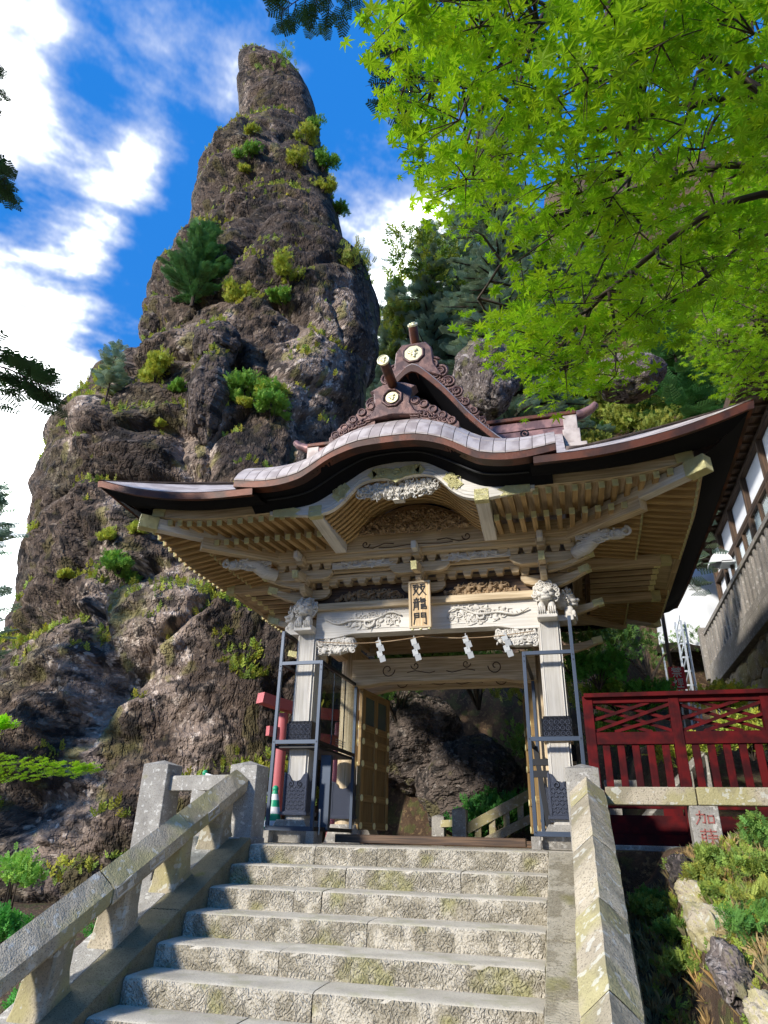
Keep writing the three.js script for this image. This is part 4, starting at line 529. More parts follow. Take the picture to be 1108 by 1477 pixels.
{
  const joints = [[-0.94, -0.175], [-0.4, 0.87], [-0.81, -0.5], [0.125], [-0.55], [-0.05], [-0.58], [0.4], [-0.3], [0.6]], r = rng(3);
  for (let k = 0; k < 10; k++) {
    const xs = [-1.79, ...joints[k], 1.765];
    for (let i = 0; i < xs.length - 1; i++) {
      const x0 = xs[i] + (i ? 0.004 : 0), x1 = xs[i + 1] - 0.004, dz = (r() - 0.5) * 0.014, dy = (r() - 0.5) * 0.008, y = -k * RI + dy, z = k * TR + dz, back = k === 0 ? -0.55 : -TR - 0.03, sd = k * 7 + i;
      const prof = [[back, 0], [-0.28, 0], [-0.09, -0.001], [-0.035, -0.006], [-0.01, -0.018], [0.0, -0.042], [0.001, -0.085], [0.0, -0.15], [-0.002, -RI - 0.04]], nx = Math.max(4, Math.round((x1 - x0) / 0.05));
      const g = sheet(nx, prof.length - 1, (u, v) => { const q = prof[Math.round(v * (prof.length - 1))], x = mix(x0, x1, u), f = v > 0.2 ? 1 : 0.3, e = Math.min(u, 1 - u) * (x1 - x0) < 0.02 ? -0.006 : 0; return [x, y + q[1] + 0.004 * n3(x * 5, sd, v * 4) * f + e * f, z + q[0] + (0.011 * n3(x * 7, sd + 5, v * 5) + 0.009 * n3(x * 22, sd, v * 20) + e) * f]; }, true);
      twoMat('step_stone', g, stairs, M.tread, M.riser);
    }
  }
  // sloping side stones
  const slopeBlock = (name, m, x0, x1, z0, z1, yTop, deep, top) => { const g = new RoundedBoxGeometry(x1 - x0, deep, (z1 - z0) / Math.cos(SA), 1, 0.012); mb().add(g, new THREE.Matrix4().multiplyMatrices(xf([(x0 + x1) / 2, yTop + (SL * (z0 + z1)) / 2, (z0 + z1) / 2], [SA, 0, 0]), xf([0, -deep / 2, 0])), { grain: 2 }).build(name, m, stairs); };
  for (const [a, b] of [[0.0, 1.455], [1.462, 2.9], [2.907, 4.6]]) slopeBlock('stringer_stone', M.stroke, 1.77, 2.045, a, b, 0.0, 0.5);
  mb().box(1.91, -0.11, -0.06, 0.28, 0.22, 0.13, undefined, { round: 0.012 }).build('stringer_stone', M.tread, stairs);
  for (const [a, b] of [[-0.02, 1.43], [1.437, 3.0], [3.007, 4.6]]) { slopeBlock('stringer_stone', M.moss, -2.14, -1.795, a, b, 0.055, 0.5); slopeBlock('stringer_stone', M.lichenGrey, -2.48, -2.145, a + 0.2, b + 0.2, 0.05, 0.55); }
  mb().box(-2.3, -0.3, -0.35, 0.75, 0.72, 0.75, undefined, { round: 0.015 }).build('corner_stone', M.lichenGrey, stairs);
}
const landing = thing('stone_landing', 'granite paved landing in front of the gate', 'pavement', [0, 0, 0], undefined, 'structure');
for (let i = 0; i < 6; i++) for (let j = 0; j < 4; j++) mb().box(-2.0 + i * 0.8, -0.105, -0.93 - j * 0.76, 0.793, 0.2, 0.753, undefined, { round: 0.006, tint: 0.92 + 0.14 * RU() }).build('paving_slab', M.tread, landing);
mb().box(0, -0.5, -4, 5.6, 0.75, 6.4).build('landing_base', M.granite, landing);
// ---------- stone handrails ----------
const railProf = [[-0.17, 0], [0.17, 0], [0.19, 0.03], [0.19, 0.155], [0.0, 0.30], [-0.19, 0.155], [-0.19, 0.03]];
function handrail(t, xc, z0, z1, yb, m, cuts, sl = SL, th = 1) {
  const zs = [z0, ...cuts, z1];
  for (let i = 0; i < zs.length - 1; i++) { const a = zs[i] + 0.004, b = zs[i + 1] - 0.004, L = (b - a) / Math.cos(SA), n = Math.ceil(L / 0.08), K = railProf.length, dy = (RU() - 0.5) * 0.012, dx = (RU() - 0.5) * 0.012;
    const g = sheet(K * 3, n, (u, v) => { const f = (u * K * 3) / 3, k = Math.floor(f) % K, w = f - Math.floor(f), p = railProf[k], q = railProf[(k + 1) % K], z = mix(a, b, v), e = v === 0 || v === 1 ? 0.96 : 1, X = mix(p[0], q[0], w), Y = mix(p[1], q[1], w), o = 0.006 * n3(X * 9 + xc, z * 6, Y * 9) + 0.004 * n3(X * 30, z * 25, Y * 30); return [xc + dx + X * e + o, yb + dy + sl * z + th * (0.15 + (Y - 0.15) * e / Math.cos(SA)) + o, z]; });
    const cap = (zz, fl) => { const s = new THREE.ShapeGeometry(new THREE.Shape(railProf.map((p) => new THREE.Vector2(p[0] * 0.96, th * (0.15 + (p[1] - 0.15) * 0.96))))); s.translate(xc + dx, yb + dy + sl * zz, zz); return s; };
    mb().add(toCreasedNormals(g, 0.5), null, { grain: 2 }).add(cap(a)).add(cap(b)).build('handrail_stone', m, t); }
}
function squarePost(b, x, z, w, y0, y1, cap = 0.07) { b.add(new RoundedBoxGeometry(w, y1 - y0, w, 1, 0.014), xf([x, (y0 + y1) / 2, z])); b.add(new THREE.ConeGeometry(w * 0.705, cap, 4).rotateY(Math.PI / 4), xf([x, y1 + cap / 2 - 0.004, z])); return b; }
{
  const t = thing('stone_railing', 'mossy stone handrail on flared posts running down the left of the steps', 'railing', [-2.2, 0, 0]);
  squarePost(mb(), -2.13, -0.5, 0.39, -0.05, 0.93).build('post', M.lichenGrey, t);
  handrail(t, -2.22, -0.3, 4.9, 0.475, M.lichen, [1.02, 2.25, 3.5], -0.441, 0.88);
  for (const [z, k] of [[0.1, 1], [0.98, 0], [1.86, 0], [2.72, 0], [3.7, 0]]) { const y0 = SL * z - 0.0, y1 = SL * z + 0.5, b = mb(); const pr = []; for (let i = 0; i <= 8; i++) { const v = i / 8, w = mix(0.24, 0.115, Math.pow(v, 0.6)) ; pr.push([w, v]); }
    b.add(prism([[-0.2, 0], [0.2, 0], [0.15, 0.08], [0.115, 0.22], [0.12, 0.5], [-0.12, 0.5], [-0.115, 0.22], [-0.15, 0.08]], 0.3, 0.02).rotateY(Math.PI / 2), new THREE.Matrix4().multiplyMatrices(xf([-2.22, SL * z + 0.03, z]), new THREE.Matrix4().set(1, 0, 0, 0, 0, 1, SL, 0, 0, 0, 1, 0, 0, 0, 0, 1))); b.build('baluster', M.lichen, t); }
  for (const z of [0.55, 1.62, 2.1]) { const b = mb(), y = 0.475 - 0.441 * z + 0.08, m = new THREE.Matrix4().multiplyMatrices(xf([-2.026, y, z], [SA, 0, 0]), xf()); for (const e of [-1, 1]) b.add(new THREE.BoxGeometry(0.01, 0.014, 0.25), new THREE.Matrix4().multiplyMatrices(m, xf([0, e * 0.043, 0]))).add(new THREE.BoxGeometry(0.01, 0.1, 0.014), new THREE.Matrix4().multiplyMatrices(m, xf([0, 0, e * 0.12]))).add(new THREE.BoxGeometry(0.01, 0.03, 0.07), new THREE.Matrix4().multiplyMatrices(m, xf([0, e * 0.012, e * 0.07]))); b.build('metal_plate', M.metalPlate, t); }
}
{
  const t = thing('stone_railing', 'stone corner post with short rail before the rock at the landing\'s far left', 'railing', [-3.6, 0, -0.9]);
  squarePost(mb(), -3.62, -0.75, 0.4, -1.3, 0.97).build('post', M.lichenGrey, t); mb().bar([-3.42, 0.72, -0.75], [-2.33, 0.72, -0.55], 0.2, 0.2, { round: 0.015 }).build('rail', M.lichenGrey, t); mb().box(-2.9, 0.3, -0.66, 0.22, 0.7, 0.2, undefined, { round: 0.015 }).build('baluster', M.lichenGrey, t); mb().bar([-3.42, -0.02, -0.72], [-2.33, -0.02, -0.55], 0.3, 0.22, { round: 0.015 }).build('base_rail', M.lichenGrey, t);
}
{
  const t = thing('stone_railing', 'lichen-blotched ridged stone handrail descending on the right side of the steps', 'railing', [2.24, 0, 0]);
  squarePost(mb(), 2.205, -0.18, 0.37, -0.3, 0.86, 0.06).build('post', M.granite, t);
  handrail(t, 2.24, -0.02, 4.9, 0.46, M.lichen, [0.42, 1.32, 2.28, 3.25]);
  for (const z of [0.5, 1.4, 2.3, 3.2, 4.1]) mb().add(prism([[-0.2, 0], [0.2, 0], [0.115, 0.2], [0.12, 0.5], [-0.12, 0.5], [-0.115, 0.2]], 0.28, 0.02).rotateY(Math.PI / 2), xf([2.24, SL * z, z])).build('baluster', M.lichen, t);
  for (const [a, b] of [[0, 1.4], [1.41, 2.8], [2.81, 4.6]]) mb().add(new RoundedBoxGeometry(0.42, 0.8, (b - a) / Math.cos(SA), 1, 0.015), new THREE.Matrix4().multiplyMatrices(xf([2.27, (SL * (a + b)) / 2 + 0.03, (a + b) / 2], [SA, 0, 0]), xf([0, -0.4, 0]))).build('footing_stone', M.moss, t);
}
// brush strokes: each stroke a flat bar or curve on the face of something
function strokes(b, list, m, w, d = 0.008) { for (const s of list) for (let i = 0; i < s.length - 1; i++) { const [x0, y0] = s[i], [x1, y1] = s[i + 1], dx = x1 - x0, dy = y1 - y0, L = Math.hypot(dx, dy), k = 1 - 0.3 * (i / s.length); b.add(new THREE.BoxGeometry(L + w * 0.8, w * k, d), new THREE.Matrix4().multiplyMatrices(m, xf([(x0 + x1) / 2, (y0 + y1) / 2, 0], [0, 0, Math.atan2(dy, dx)]))); } return b; }
{
  const t = thing('stone_fence', 'low granite fence with red carved characters on its short post, right of the steps', 'fence', [3.4, 0, -0.12]);
  mb().box(2.9, 0.57, -0.14, 0.93, 0.185, 0.22, undefined, { round: 0.014 }).build('rail', M.lichen, t); mb().box(4.55, 0.572, -0.135, 2.35, 0.182, 0.22, undefined, { round: 0.014 }).build('rail', M.lichen, t);
  const p = mb().box(3.42, 0.2, -0.14, 0.29, 0.56, 0.2, undefined, { round: 0.012 }).build('post', M.granite, t); squarePost(mb(), 4.68, -0.12, 0.2, -0.1, 0.88).build('post', M.granite, t);
  const b = mb(), A = [[[-0.08, 0.06], [0.0, 0.062]], [[-0.045, 0.095], [-0.05, 0.03], [-0.09, -0.03]], [[0.0, 0.062], [-0.005, -0.02], [-0.025, -0.015]], [[0.03, 0.05], [0.03, -0.02]], [[0.03, 0.05], [0.085, 0.05], [0.085, -0.02]], [[0.03, -0.015], [0.085, -0.015]]], B = [[[-0.07, 0.08], [0.08, 0.08]], [[-0.025, 0.1], [-0.025, 0.06]], [[0.03, 0.1], [0.03, 0.06]], [[-0.06, 0.05], [-0.065, -0.03], [-0.085, -0.08]], [[-0.06, 0.05], [-0.025, 0.05], [-0.025, -0.08]], [[-0.06, 0.015], [-0.025, 0.015]], [[-0.06, -0.02], [-0.025, -0.02]], [[0.0, 0.04], [0.085, 0.04]], [[0.0, 0.015], [0.085, 0.015]], [[0.04, 0.055], [0.035, -0.01], [-0.005, -0.06]], [[0.045, 0.0], [0.09, -0.06]], [[0.04, -0.02], [0.04, -0.085]], [[0.015, -0.045], [0.07, -0.045]]];
  strokes(b, A, xf([3.415, 0.33, -0.037]), 0.014); strokes(b, B, xf([3.42, 0.15, -0.037]), 0.013); b.build('carved_characters', M.redInk, p);
}
// ---------- ground, bank and hillside ----------
const hillUp = (x, z) => { const f = -z - 9.3 - 1.2 * sstep(2, -3, x) + 0.6 * n3(x * 0.3, 2, z * 0.3) + -5.2 * sstep(2.6, 4.6, x); return f > 0 ? Math.min(44, (1.32 + 0.8 * sstep(2.6, 5, x)) * f + 0.9 * fbm3(x * 0.28, 3.1, z * 0.28, 4) * Math.min(f, 4)) * sstep(-22, -8, x) : 0; };
function groundY(x, z) {
  let y;
  if (x > 2.4) y = z < -0.3 ? 0.02 + 0.28 * Math.max(0, -z - 1.6) * sstep(2.4, 4, x) : -0.1 - 0.35 * (z + 0.3);
  else if (x > -2.6) y = z < 0 ? -0.14 : SL * z - 0.55;
  else y = -1.7 - 0.40 * Math.max(0, z + 1.5) + 0.12 * Math.max(0, -z - 3);
  y = Math.max(y, -4);
  const path = x > -2.2 && x < 1.6 && z > -9 ? 0 : 1;
  return y + hillUp(x, z) + path * 0.12 * fbm3(x * 0.8, 5, z * 0.8, 3);
}
{
  const b = mb(), Y = (x, z) => { let y = groundY(x, z); if (x > 2.35 && x < 6.2 && z > -0.5 && z < 6) y -= 0.7; return y; };
  b.add(sheet(330, 300, (u, v) => { const a = u * 2 - 1, x = 60 * Math.sign(a) * Math.pow(Math.abs(a), 1.7), z = 14 - 74 * Math.pow(v, 1.25); return [x, Y(x, z), z]; }, false), null, {});
  tag(b.build('hillside', M.soil, null), 'wooded earth slope rising behind and beside the gate', 'hillside', undefined, 'structure');
  const far = mb().add(new THREE.CircleGeometry(1500, 48).rotateX(-Math.PI / 2), xf([0, -4.4, 0])).build('ground', M.soil, null); tag(far, 'open ground around the shrine', 'ground', undefined, 'structure');
}
// right-hand bank with a trench beside the handrail
const stoneLine = (z) => 3.02 + 0.05 * Math.sin(z * 2.1) + 0.03 * z;
function bankY(x, z) { const s = stoneLine(z), top = -0.02 - 0.235 * z + 0.28 * (x - s) + 0.06 * fbm3(x * 1.8, 1, z * 1.8, 4), low = -0.42 - 0.38 * z + 0.45 * Math.max(0, x - 2.6) + 0.1 * fbm3(x * 2, 4, z * 2, 3) + 0.1 * sstep(2.9, 2.45, x) * -1; return mix(low, top, sstep(s - 0.2, s + 0.05, x)); }
{
  const b = mb().add(sheet(120, 170, (u, v) => { const x = mix(2.4, 6.4, Math.pow(u, 1.3)), z = mix(-0.55, 6, v); return [x, bankY(x, Math.max(z, -0.2)) + 0.025 * n3(x * 8, 2, z * 8), z]; }, true)); tag(b.build('planted_bank', M.soil, null), 'earth bank with dry litter to the right of the steps', 'bank', undefined, 'structure');
}
function boulder(seed, sx, sy, sz, detail = 5, rough = 0.25) {
  const g = mergeVertices(new THREE.IcosahedronGeometry(1, detail * 4).deleteAttribute('uv').deleteAttribute('normal')), p = g.attributes.position, v = V();
  for (let i = 0; i < p.count; i++) { v.fromBufferAttribute(p, i); const k = 1 + rough * fbm3(v.x * 1.3 + seed, v.y * 1.3, v.z * 1.3, 5) + rough * 0.7 * Math.max(0, ridge3(v.x * 1.1, v.y * 1.1 + seed, v.z, 3)) + 0.03 * n3(v.x * 9, v.y * 9 + seed, v.z * 9); p.setXYZ(i, v.x * k * sx, v.y * k * sy, v.z * k * sz); }
  g.computeVertexNormals(); return g;
}
{
  const t = thing('stone_edging', 'row of rough stones holding the planted bank right of the steps', 'edging', [3.05, -0.4, 1.8]); const r = rng(12); let z = 0.25, k = 0;
  while (z < 4.6) { const L = 0.4 + 0.4 * r(), x = stoneLine(z + L / 2) + (r() - 0.5) * 0.08, y = bankY(x + 0.2, z + L / 2); mb().add(boulder(k * 3 + 1, 0.08 + 0.04 * r(), 0.10 + 0.04 * r(), L * 0.40, 3, 0.7), xf([x, y - 0.1, z + L / 2], [0.25, r() * 0.3, r() * 0.3]), { tint: 0.9 + 0.3 * r() }).build('stone', k % 3 ? M.lichen : M.rockGrey, t); z += L * 1.05; k++; }
}
// ---------- the rock spire ----------
const rockRows = [[97, 376, 396], [108, 360, 420], [122, 352, 436], [140, 346, 446], [165, 338, 452], [200, 325, 456], [225, 300, 464], [250, 276, 474], [285, 262, 480], [320, 262, 488], [350, 250, 491], [372, 238, 492], [383, 234, 520], [400, 230, 530], [430, 224, 538], [470, 206, 541], [500, 200, 541], [525, 178, 532], [560, 140, 518], [590, 114, 505], [620, 90, 490], [690, 58, 480], [760, 42, 476], [850, 16, 474], [930, -10, 474], [1050, -60, 474], [1180, -110, 474], [1330, -150, 480], [1500, -170, 480]];
let rock;
// pale mineral streaks, black stains and shade painted into hollows where the photograph shows them
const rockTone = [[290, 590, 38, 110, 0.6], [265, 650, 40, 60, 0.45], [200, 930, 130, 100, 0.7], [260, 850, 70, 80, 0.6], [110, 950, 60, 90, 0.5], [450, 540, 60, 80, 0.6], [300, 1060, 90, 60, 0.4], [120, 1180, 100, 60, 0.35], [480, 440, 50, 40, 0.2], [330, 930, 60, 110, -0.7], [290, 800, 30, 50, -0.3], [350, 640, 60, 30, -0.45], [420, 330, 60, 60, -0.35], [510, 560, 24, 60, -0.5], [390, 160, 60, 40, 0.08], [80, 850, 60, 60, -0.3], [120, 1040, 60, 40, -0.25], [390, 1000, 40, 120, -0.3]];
{
  const ys = rockRows.map((r) => r[0]), fl = smooth(ys, rockRows.map((r) => r[1] + 34 * sstep(120, 240, r[0]) - (Math.abs(r[0] - 470) < 45 ? 14 : 0))), fr = smooth(ys, rockRows.map((r) => r[2] + 4 - 4 * sstep(200, 240, r[0]) * sstep(384, 374, r[0]))), fz = smooth([97, 250, 372, 560, 700, 850, 1100, 1330], [-14.5, -13.5, -12.5, -11.5, -10.4, -9.6, -9.2, -9.0]), fd = smooth([97, 250, 400, 560, 700, 850, 1100, 1330], [0.95, 0.8, 0.72, 0.6, 0.55, 0.5, 0.48, 0.5]);
  const on = (px, py, z) => { const o = camera.position, p = at(px, py, 1).sub(o), k = (z - o.z) / p.z; return p.multiplyScalar(k).add(o); };
  const NU = 460, NV = 620, pos = [], col = [], uvs = [], idx = [], c = V(), q = V();
  for (let j = 0; j <= NV; j++) {
    const py = mix(97, 1500, j / NV), z = fz(py), L = on(fl(py), py, z), Rr = on(fr(py), py, z), w = L.distanceTo(Rr) / 2; c.copy(L).add(Rr).multiplyScalar(0.5); const ax = Rr.clone().sub(L).normalize(), dp = w * fd(py) * (j === 0 ? 0.9 : 1);
    for (let i = 0; i <= NU; i++) {
      const a = (i / NU) * Math.PI * 2, ca = Math.cos(a), sa = Math.sin(a), ex = Math.sign(ca) * Math.pow(Math.abs(ca), 0.85), ez = Math.sign(sa) * Math.pow(Math.abs(sa), 0.85);
      q.copy(c).addScaledVector(ax, ex * w); q.z += ez * dp;
      const nx = ax.x * ca, ny = ax.y * ca, nz = sa, X = q.x, Y = q.y, Z = q.z, front = 0.16 + 0.84 * Math.pow(Math.abs(sa), 1.3);
      const wx = 0.9 * n3(X * 0.3, Y * 0.3, 4.4), wy = 0.9 * n3(X * 0.3 + 8, Y * 0.3, Z * 0.3); let d = 1.15 * fbm3(X * 0.22 + 3, Y * 0.2, Z * 0.22, 3) + 0.75 * ridge3(X * 0.16 + wx * 0.2, Y * 0.30 + 2, Z * 0.16 + 5, 4) + 0.24 * ridge3(X * 0.5 + 9 + wx, Y * 0.7 - X * 0.3 + wy, Z * 0.5, 6) - 0.75 + 0.16 * fbm3(X * 0.9, Y * 1.3, Z * 0.9, 4) + 0.13 * fbm3(X * 2.4, Y * 2.4, Z * 2.4, 4); d -= 0.4 * Math.pow(1 - Math.min(1, Math.abs(n3(X * 0.33 + wx, Y * 0.13 + 3, Z * 0.3) * 3.2)), 3); d -= 0.45 * Math.pow(1 - Math.min(1, Math.abs(n3(X * 0.15 + 30, Y * 0.34 + wy * 0.6, Z * 0.2) * 3.4)), 3);
      d += 0.9 * Math.max(0, n3(X * 0.12 + 7, Y * 0.42, 1.7)) ; // ledges
      d *= front * clamp(w / 4.5, 0.28, 1.15);
      pos.push(X + nx * d, Y + ny * d + 0.15 * d, Z + nz * d); uvs.push(a * Math.max(w, 1.2) * 0.8, Y);
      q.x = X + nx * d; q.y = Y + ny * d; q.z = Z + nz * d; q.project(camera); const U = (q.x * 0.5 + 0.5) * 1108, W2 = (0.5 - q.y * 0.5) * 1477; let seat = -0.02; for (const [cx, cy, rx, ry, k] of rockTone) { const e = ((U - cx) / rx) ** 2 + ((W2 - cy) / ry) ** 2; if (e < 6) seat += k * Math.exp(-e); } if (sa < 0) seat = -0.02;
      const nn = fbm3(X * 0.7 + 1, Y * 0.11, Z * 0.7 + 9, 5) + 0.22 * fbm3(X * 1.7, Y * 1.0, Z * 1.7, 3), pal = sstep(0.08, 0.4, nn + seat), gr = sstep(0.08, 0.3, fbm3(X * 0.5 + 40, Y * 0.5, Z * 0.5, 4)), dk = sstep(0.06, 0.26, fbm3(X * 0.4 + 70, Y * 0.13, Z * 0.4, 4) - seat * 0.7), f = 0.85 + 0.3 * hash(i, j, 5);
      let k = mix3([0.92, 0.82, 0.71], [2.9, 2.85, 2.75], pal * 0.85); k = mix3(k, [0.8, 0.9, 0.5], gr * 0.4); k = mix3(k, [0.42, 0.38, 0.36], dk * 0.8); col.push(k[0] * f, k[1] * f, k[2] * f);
    }
  }
  for (let j = 0; j < NV; j++) for (let i = 0; i < NU; i++) { const a = j * (NU + 1) + i, b = a + 1, e = a + NU + 1, f = e + 1; idx.push(a, b, e, b, f, e); }
  const g = new THREE.BufferGeometry(); g.setAttribute('position', new THREE.Float32BufferAttribute(pos, 3)); g.setAttribute('color', new THREE.Float32BufferAttribute(col, 3)); g.setAttribute('uv', new THREE.Float32BufferAttribute(uvs, 2)); g.setIndex(idx); g.computeVertexNormals();
  const lump = (px, py, z, s, seed, rot = 0) => { const p = on(px, py, z), h = boulder(seed, s[0], s[1], s[2], 6, 0.3); h.applyMatrix4(xf([p.x, p.y, p.z], [0, 0.3, rot])); const n = h.attributes.position.count, cc = new Float32Array(n * 3), uu = new Float32Array(n * 2); for (let i = 0; i < n; i++) { const X = h.attributes.position.getX(i), Y = h.attributes.position.getY(i), Z = h.attributes.position.getZ(i), f = 0.8 + 0.5 * sstep(0, 0.4, fbm3(X * 0.6, Y * 0.5, Z * 0.6 + 9, 4)); cc.set([f * 1.05, f, f * 0.98], i * 3); uu.set([X + Z * 0.4, Y], i * 2); } h.setAttribute('color', new THREE.BufferAttribute(cc, 3)); h.setAttribute('uv', new THREE.BufferAttribute(uu, 2)); return h; };
  const parts = [g, lump(226, 480, -10.4, [0.62, 1.0, 0.8], 5, 0.15), lump(312, 500, -8.2, [0.7, 0.85, 0.7], 6), lump(302, 570, -8.0, [0.62, 1.7, 0.7], 8)];
  rock = new THREE.Mesh(mergeGeometries(parts), M.rock); rock.name = 'rock_spire'; rock.castShadow = rock.receiveShadow = true; scene.add(rock);
  tag(rock, 'towering dark volcanic rock spire with shrubs on its ledges, left behind the gate', 'rock');
  rock.geometry.computeBoundingSphere(); rock.updateMatrixWorld(true);
}
// mosses, ferns and small tufts along the ledges
const caster = new THREE.Raycaster();
function onRock(px, py, o = rock) { const p = at(px, py, 1), d = p.sub(camera.position).normalize(); caster.set(camera.position, d); const h = caster.intersectObject(o, false)[0]; return h ? { p: h.point, n: h.face.normal } : null; }
// boulders
for (const [name, label, p, s, seed, m] of [
  ['boulder', 'smooth dark boulder rising behind the right side of the gate roof', at(702, 548, 24), [1.05, 1.45, 1.2], 21, M.rockGrey],
  ['boulder', 'grey weathered outcrop on the hillside above the bushes', at(905, 545, 27), [1.25, 0.8, 1.1], 22, M.rockGrey],
  ['boulder', 'grey rock face high on the slope near the right edge', at(1060, 480, 27), [1.1, 0.9, 1.0], 23, M.rockGrey],
  ['boulder', 'brown boulder in the shade seen through the gateway', V(-0.7, 1.35, -10.6), [1.25, 1.1, 1], 24, M.rock],
  ['boulder', 'small dark rock left in the shade seen through the gateway', V(-2.4, 2.6, -11.3), [1.3, 1.2, 1], 25, M.rock],
]) { const me = mb().add(boulder(seed, ...s, 5, 0.28), xf([p.x, p.y, p.z])).build(name, m, null); tag(me, label, 'rock'); }
// ---------- leaves and plants ----------
function geoFrom(tris) { const g = new THREE.BufferGeometry(); g.setAttribute('position', new THREE.Float32BufferAttribute(tris.flat(), 3)); g.computeVertexNormals(); return g; }
// a maple leaf: seven pointed lobes, slightly folded, unit length
const mapleLeaf = (() => { const a = [-2.3, -1.55, -0.78, 0, 0.78, 1.55, 2.3], L = [0.42, 0.72, 0.92, 1, 0.92, 0.72, 0.42], t = [], pt = (ang, r, lift) => [Math.sin(ang) * r, Math.cos(ang) * r, lift]; for (let i = 0; i < 7; i++) { const tip = pt(a[i], L[i], -0.1 * L[i] * L[i]), n0 = pt(a[i] - 0.39, 0.33, 0.03), n1 = pt(a[i] + 0.39, 0.33, 0.03), mid = pt(a[i], 0.45, -0.03); t.push([0, 0, 0], n0, mid, [0, 0, 0], mid, n1, n0, tip, mid, mid, tip, n1); } return geoFrom(t); })();
const blade = (x, y, z, dx, dy, dz, w, fold = 0.25) => { const d = V(dx, dy, dz), L = d.length(), s = V(-dy, dx, 0).normalize().multiplyScalar(w), p = V(x, y, z), m = p.clone().addScaledVector(d, 0.5), e = p.clone().add(d), n = d.clone().cross(s).normalize().multiplyScalar(fold * w); const a = m.clone().add(s).add(n), b = m.clone().sub(s).add(n), f = (v) => [v.x, v.y, v.z]; return [f(p), f(a), f(m), f(a), f(e), f(m), f(p), f(m), f(b), f(m), f(e), f(b)]; };
const leafSprig = (() => { const t = []; for (let i = 0; i < 5; i++) { const y = i * 0.17, s = i % 2 ? 1 : -1; t.push(...blade(0, y, 0, s * 0.34, 0.2, -0.05, 0.13)); t.push(...blade(0, y, 0, -s * 0.2, 0.26, 0.14, 0.11)); } t.push(...blade(0, 0.8, 0, 0, 0.4, 0, 0.13)); return geoFrom(t); })();
const fineSprig = (() => { const t = []; for (let i = 0; i < 7; i++) { const y = i * 0.13; for (const s of [-1, 1]) t.push(...blade(0, y, 0, s * 0.3, 0.14, 0.05 * (i % 3 - 1), 0.075)); } t.push(...blade(0, 0.86, 0, 0, 0.26, 0, 0.07)); return geoFrom(t); })();
const firSprig = (() => { const t = [], side = (y, s, L) => { for (let k = 0; k <= 4; k++) { const q = k / 4, x = s * L * q * 0.85, yy = y + L * q * 0.55; t.push([x, yy, 0], [x + s * 0.1, yy + 0.02, 0.03], [x + s * 0.05, yy + 0.12, 0.0]); t.push([x, yy, 0], [x - s * 0.01, yy + 0.12, 0.02], [x + s * 0.06, yy - 0.05, -0.03]); } t.push([0, y, 0.004], [s * L * 0.85, y + L * 0.55 + 0.012, 0], [s * L * 0.85, y + L * 0.55 - 0.012, 0]); }; for (let i = 0; i < 6; i++) { const y = 0.05 + i * 0.15, L = 0.42 * (1 - i * 0.13); side(y, 1, L); side(y, -1, L); } t.push([-0.02, 0, 0], [0.02, 0, 0], [0, 1.1, 0]); return geoFrom(t); })();
const grassTuft = (() => { const t = [], r = rng(4); for (let i = 0; i < 12; i++) { const a = r() * 6.28, l = 0.5 + 0.5 * r(), x = Math.cos(a) * 0.45 * r(), z = Math.sin(a) * 0.45 * r(); t.push([x * 0.2 - 0.012, 0, z * 0.2], [x * 0.2 + 0.012, 0, z * 0.2], [x * 0.6, l * 0.65, z * 0.6], [x * 0.6, l * 0.65, z * 0.6], [x * 0.2 + 0.012, 0, z * 0.2], [x * 1.3, l * 0.95, z * 1.3]); } return geoFrom(t); })();
function scatter(parent, name, geo, m, list, vary = 0.25, r = R0, tint = [1, 1, 1]) {   // list of [position, euler, scale]
  const o = new THREE.InstancedMesh(geo, m, list.length), w = worldOf(parent), c = new THREE.Color();
  list.forEach(([p, e, s], i) => { o.setMatrixAt(i, xf([p.x - w.x, p.y - w.y, p.z - w.z], e, s)); const k = 1 - vary + 2 * vary * r(), h = 1 + (r() - 0.5) * vary * 1.2; c.setRGB(tint[0] * k * h, tint[1] * k, tint[2] * k * (2 - h)); o.setColorAt(i, c); });
  o.name = name; o.userData.kind = 'stuff'; o.castShadow = o.receiveShadow = true; parent.add(o); return o;
}
const rndE = (r, flat = 1) => [(r() - 0.5) * 2.4 * flat + 0.3, r() * 6.28, (r() - 0.5) * 1.6 * flat];
// a bush: twigs and clumps of leaf sprigs in an uneven dome
function bush(label, p, R, { m = M.shrub, geo = leafSprig, n = 260, leaf = 0.16, seed = 1, name = 'shrub', cat = 'shrub', flat = 0.75, lean, group, tint, root } = {}) {
  const r = rng(seed * 77 + 5), t = thing(name, label, cat, [p.x, p.y, p.z], group), L = [], st = mb(), K = 7 + Math.floor(r() * 4);
  for (let k = 0; k < K; k++) {
    const a = r() * 6.28, e = Math.sqrt(r()) * R * 0.75, c = V(p.x + Math.cos(a) * e, p.y + R * flat * (0.35 + 0.75 * r()), p.z + Math.sin(a) * e * 0.8); if (lean) c.addScaledVector(lean, R * 0.5 * r());
    st.add(sweep([[p.x + (root === undefined ? 0 : (r() - 0.5) * R), root ?? p.y - R * 0.15, p.z], [mix(p.x, c.x, 0.4), mix(p.y, c.y, 0.5), mix(p.z, c.z, 0.4)], [c.x, c.y, c.z]], (q) => R * 0.03 * (1.1 - q), 5));
    const cr = R * (0.28 + 0.3 * r()); for (let i = 0; i < n / K; i++) { const d = V(r() - 0.5, r() - 0.5, r() - 0.5).normalize().multiplyScalar(cr * Math.pow(r(), 0.45)); d.y *= 0.7; L.push([c.clone().add(d), rndE(r), leaf * (0.7 + 0.6 * r())]); }
  }
  st.build('stem', M.bark, t); scatter(t, 'foliage', geo, m, L, 0.28, r, tint); return t;
}
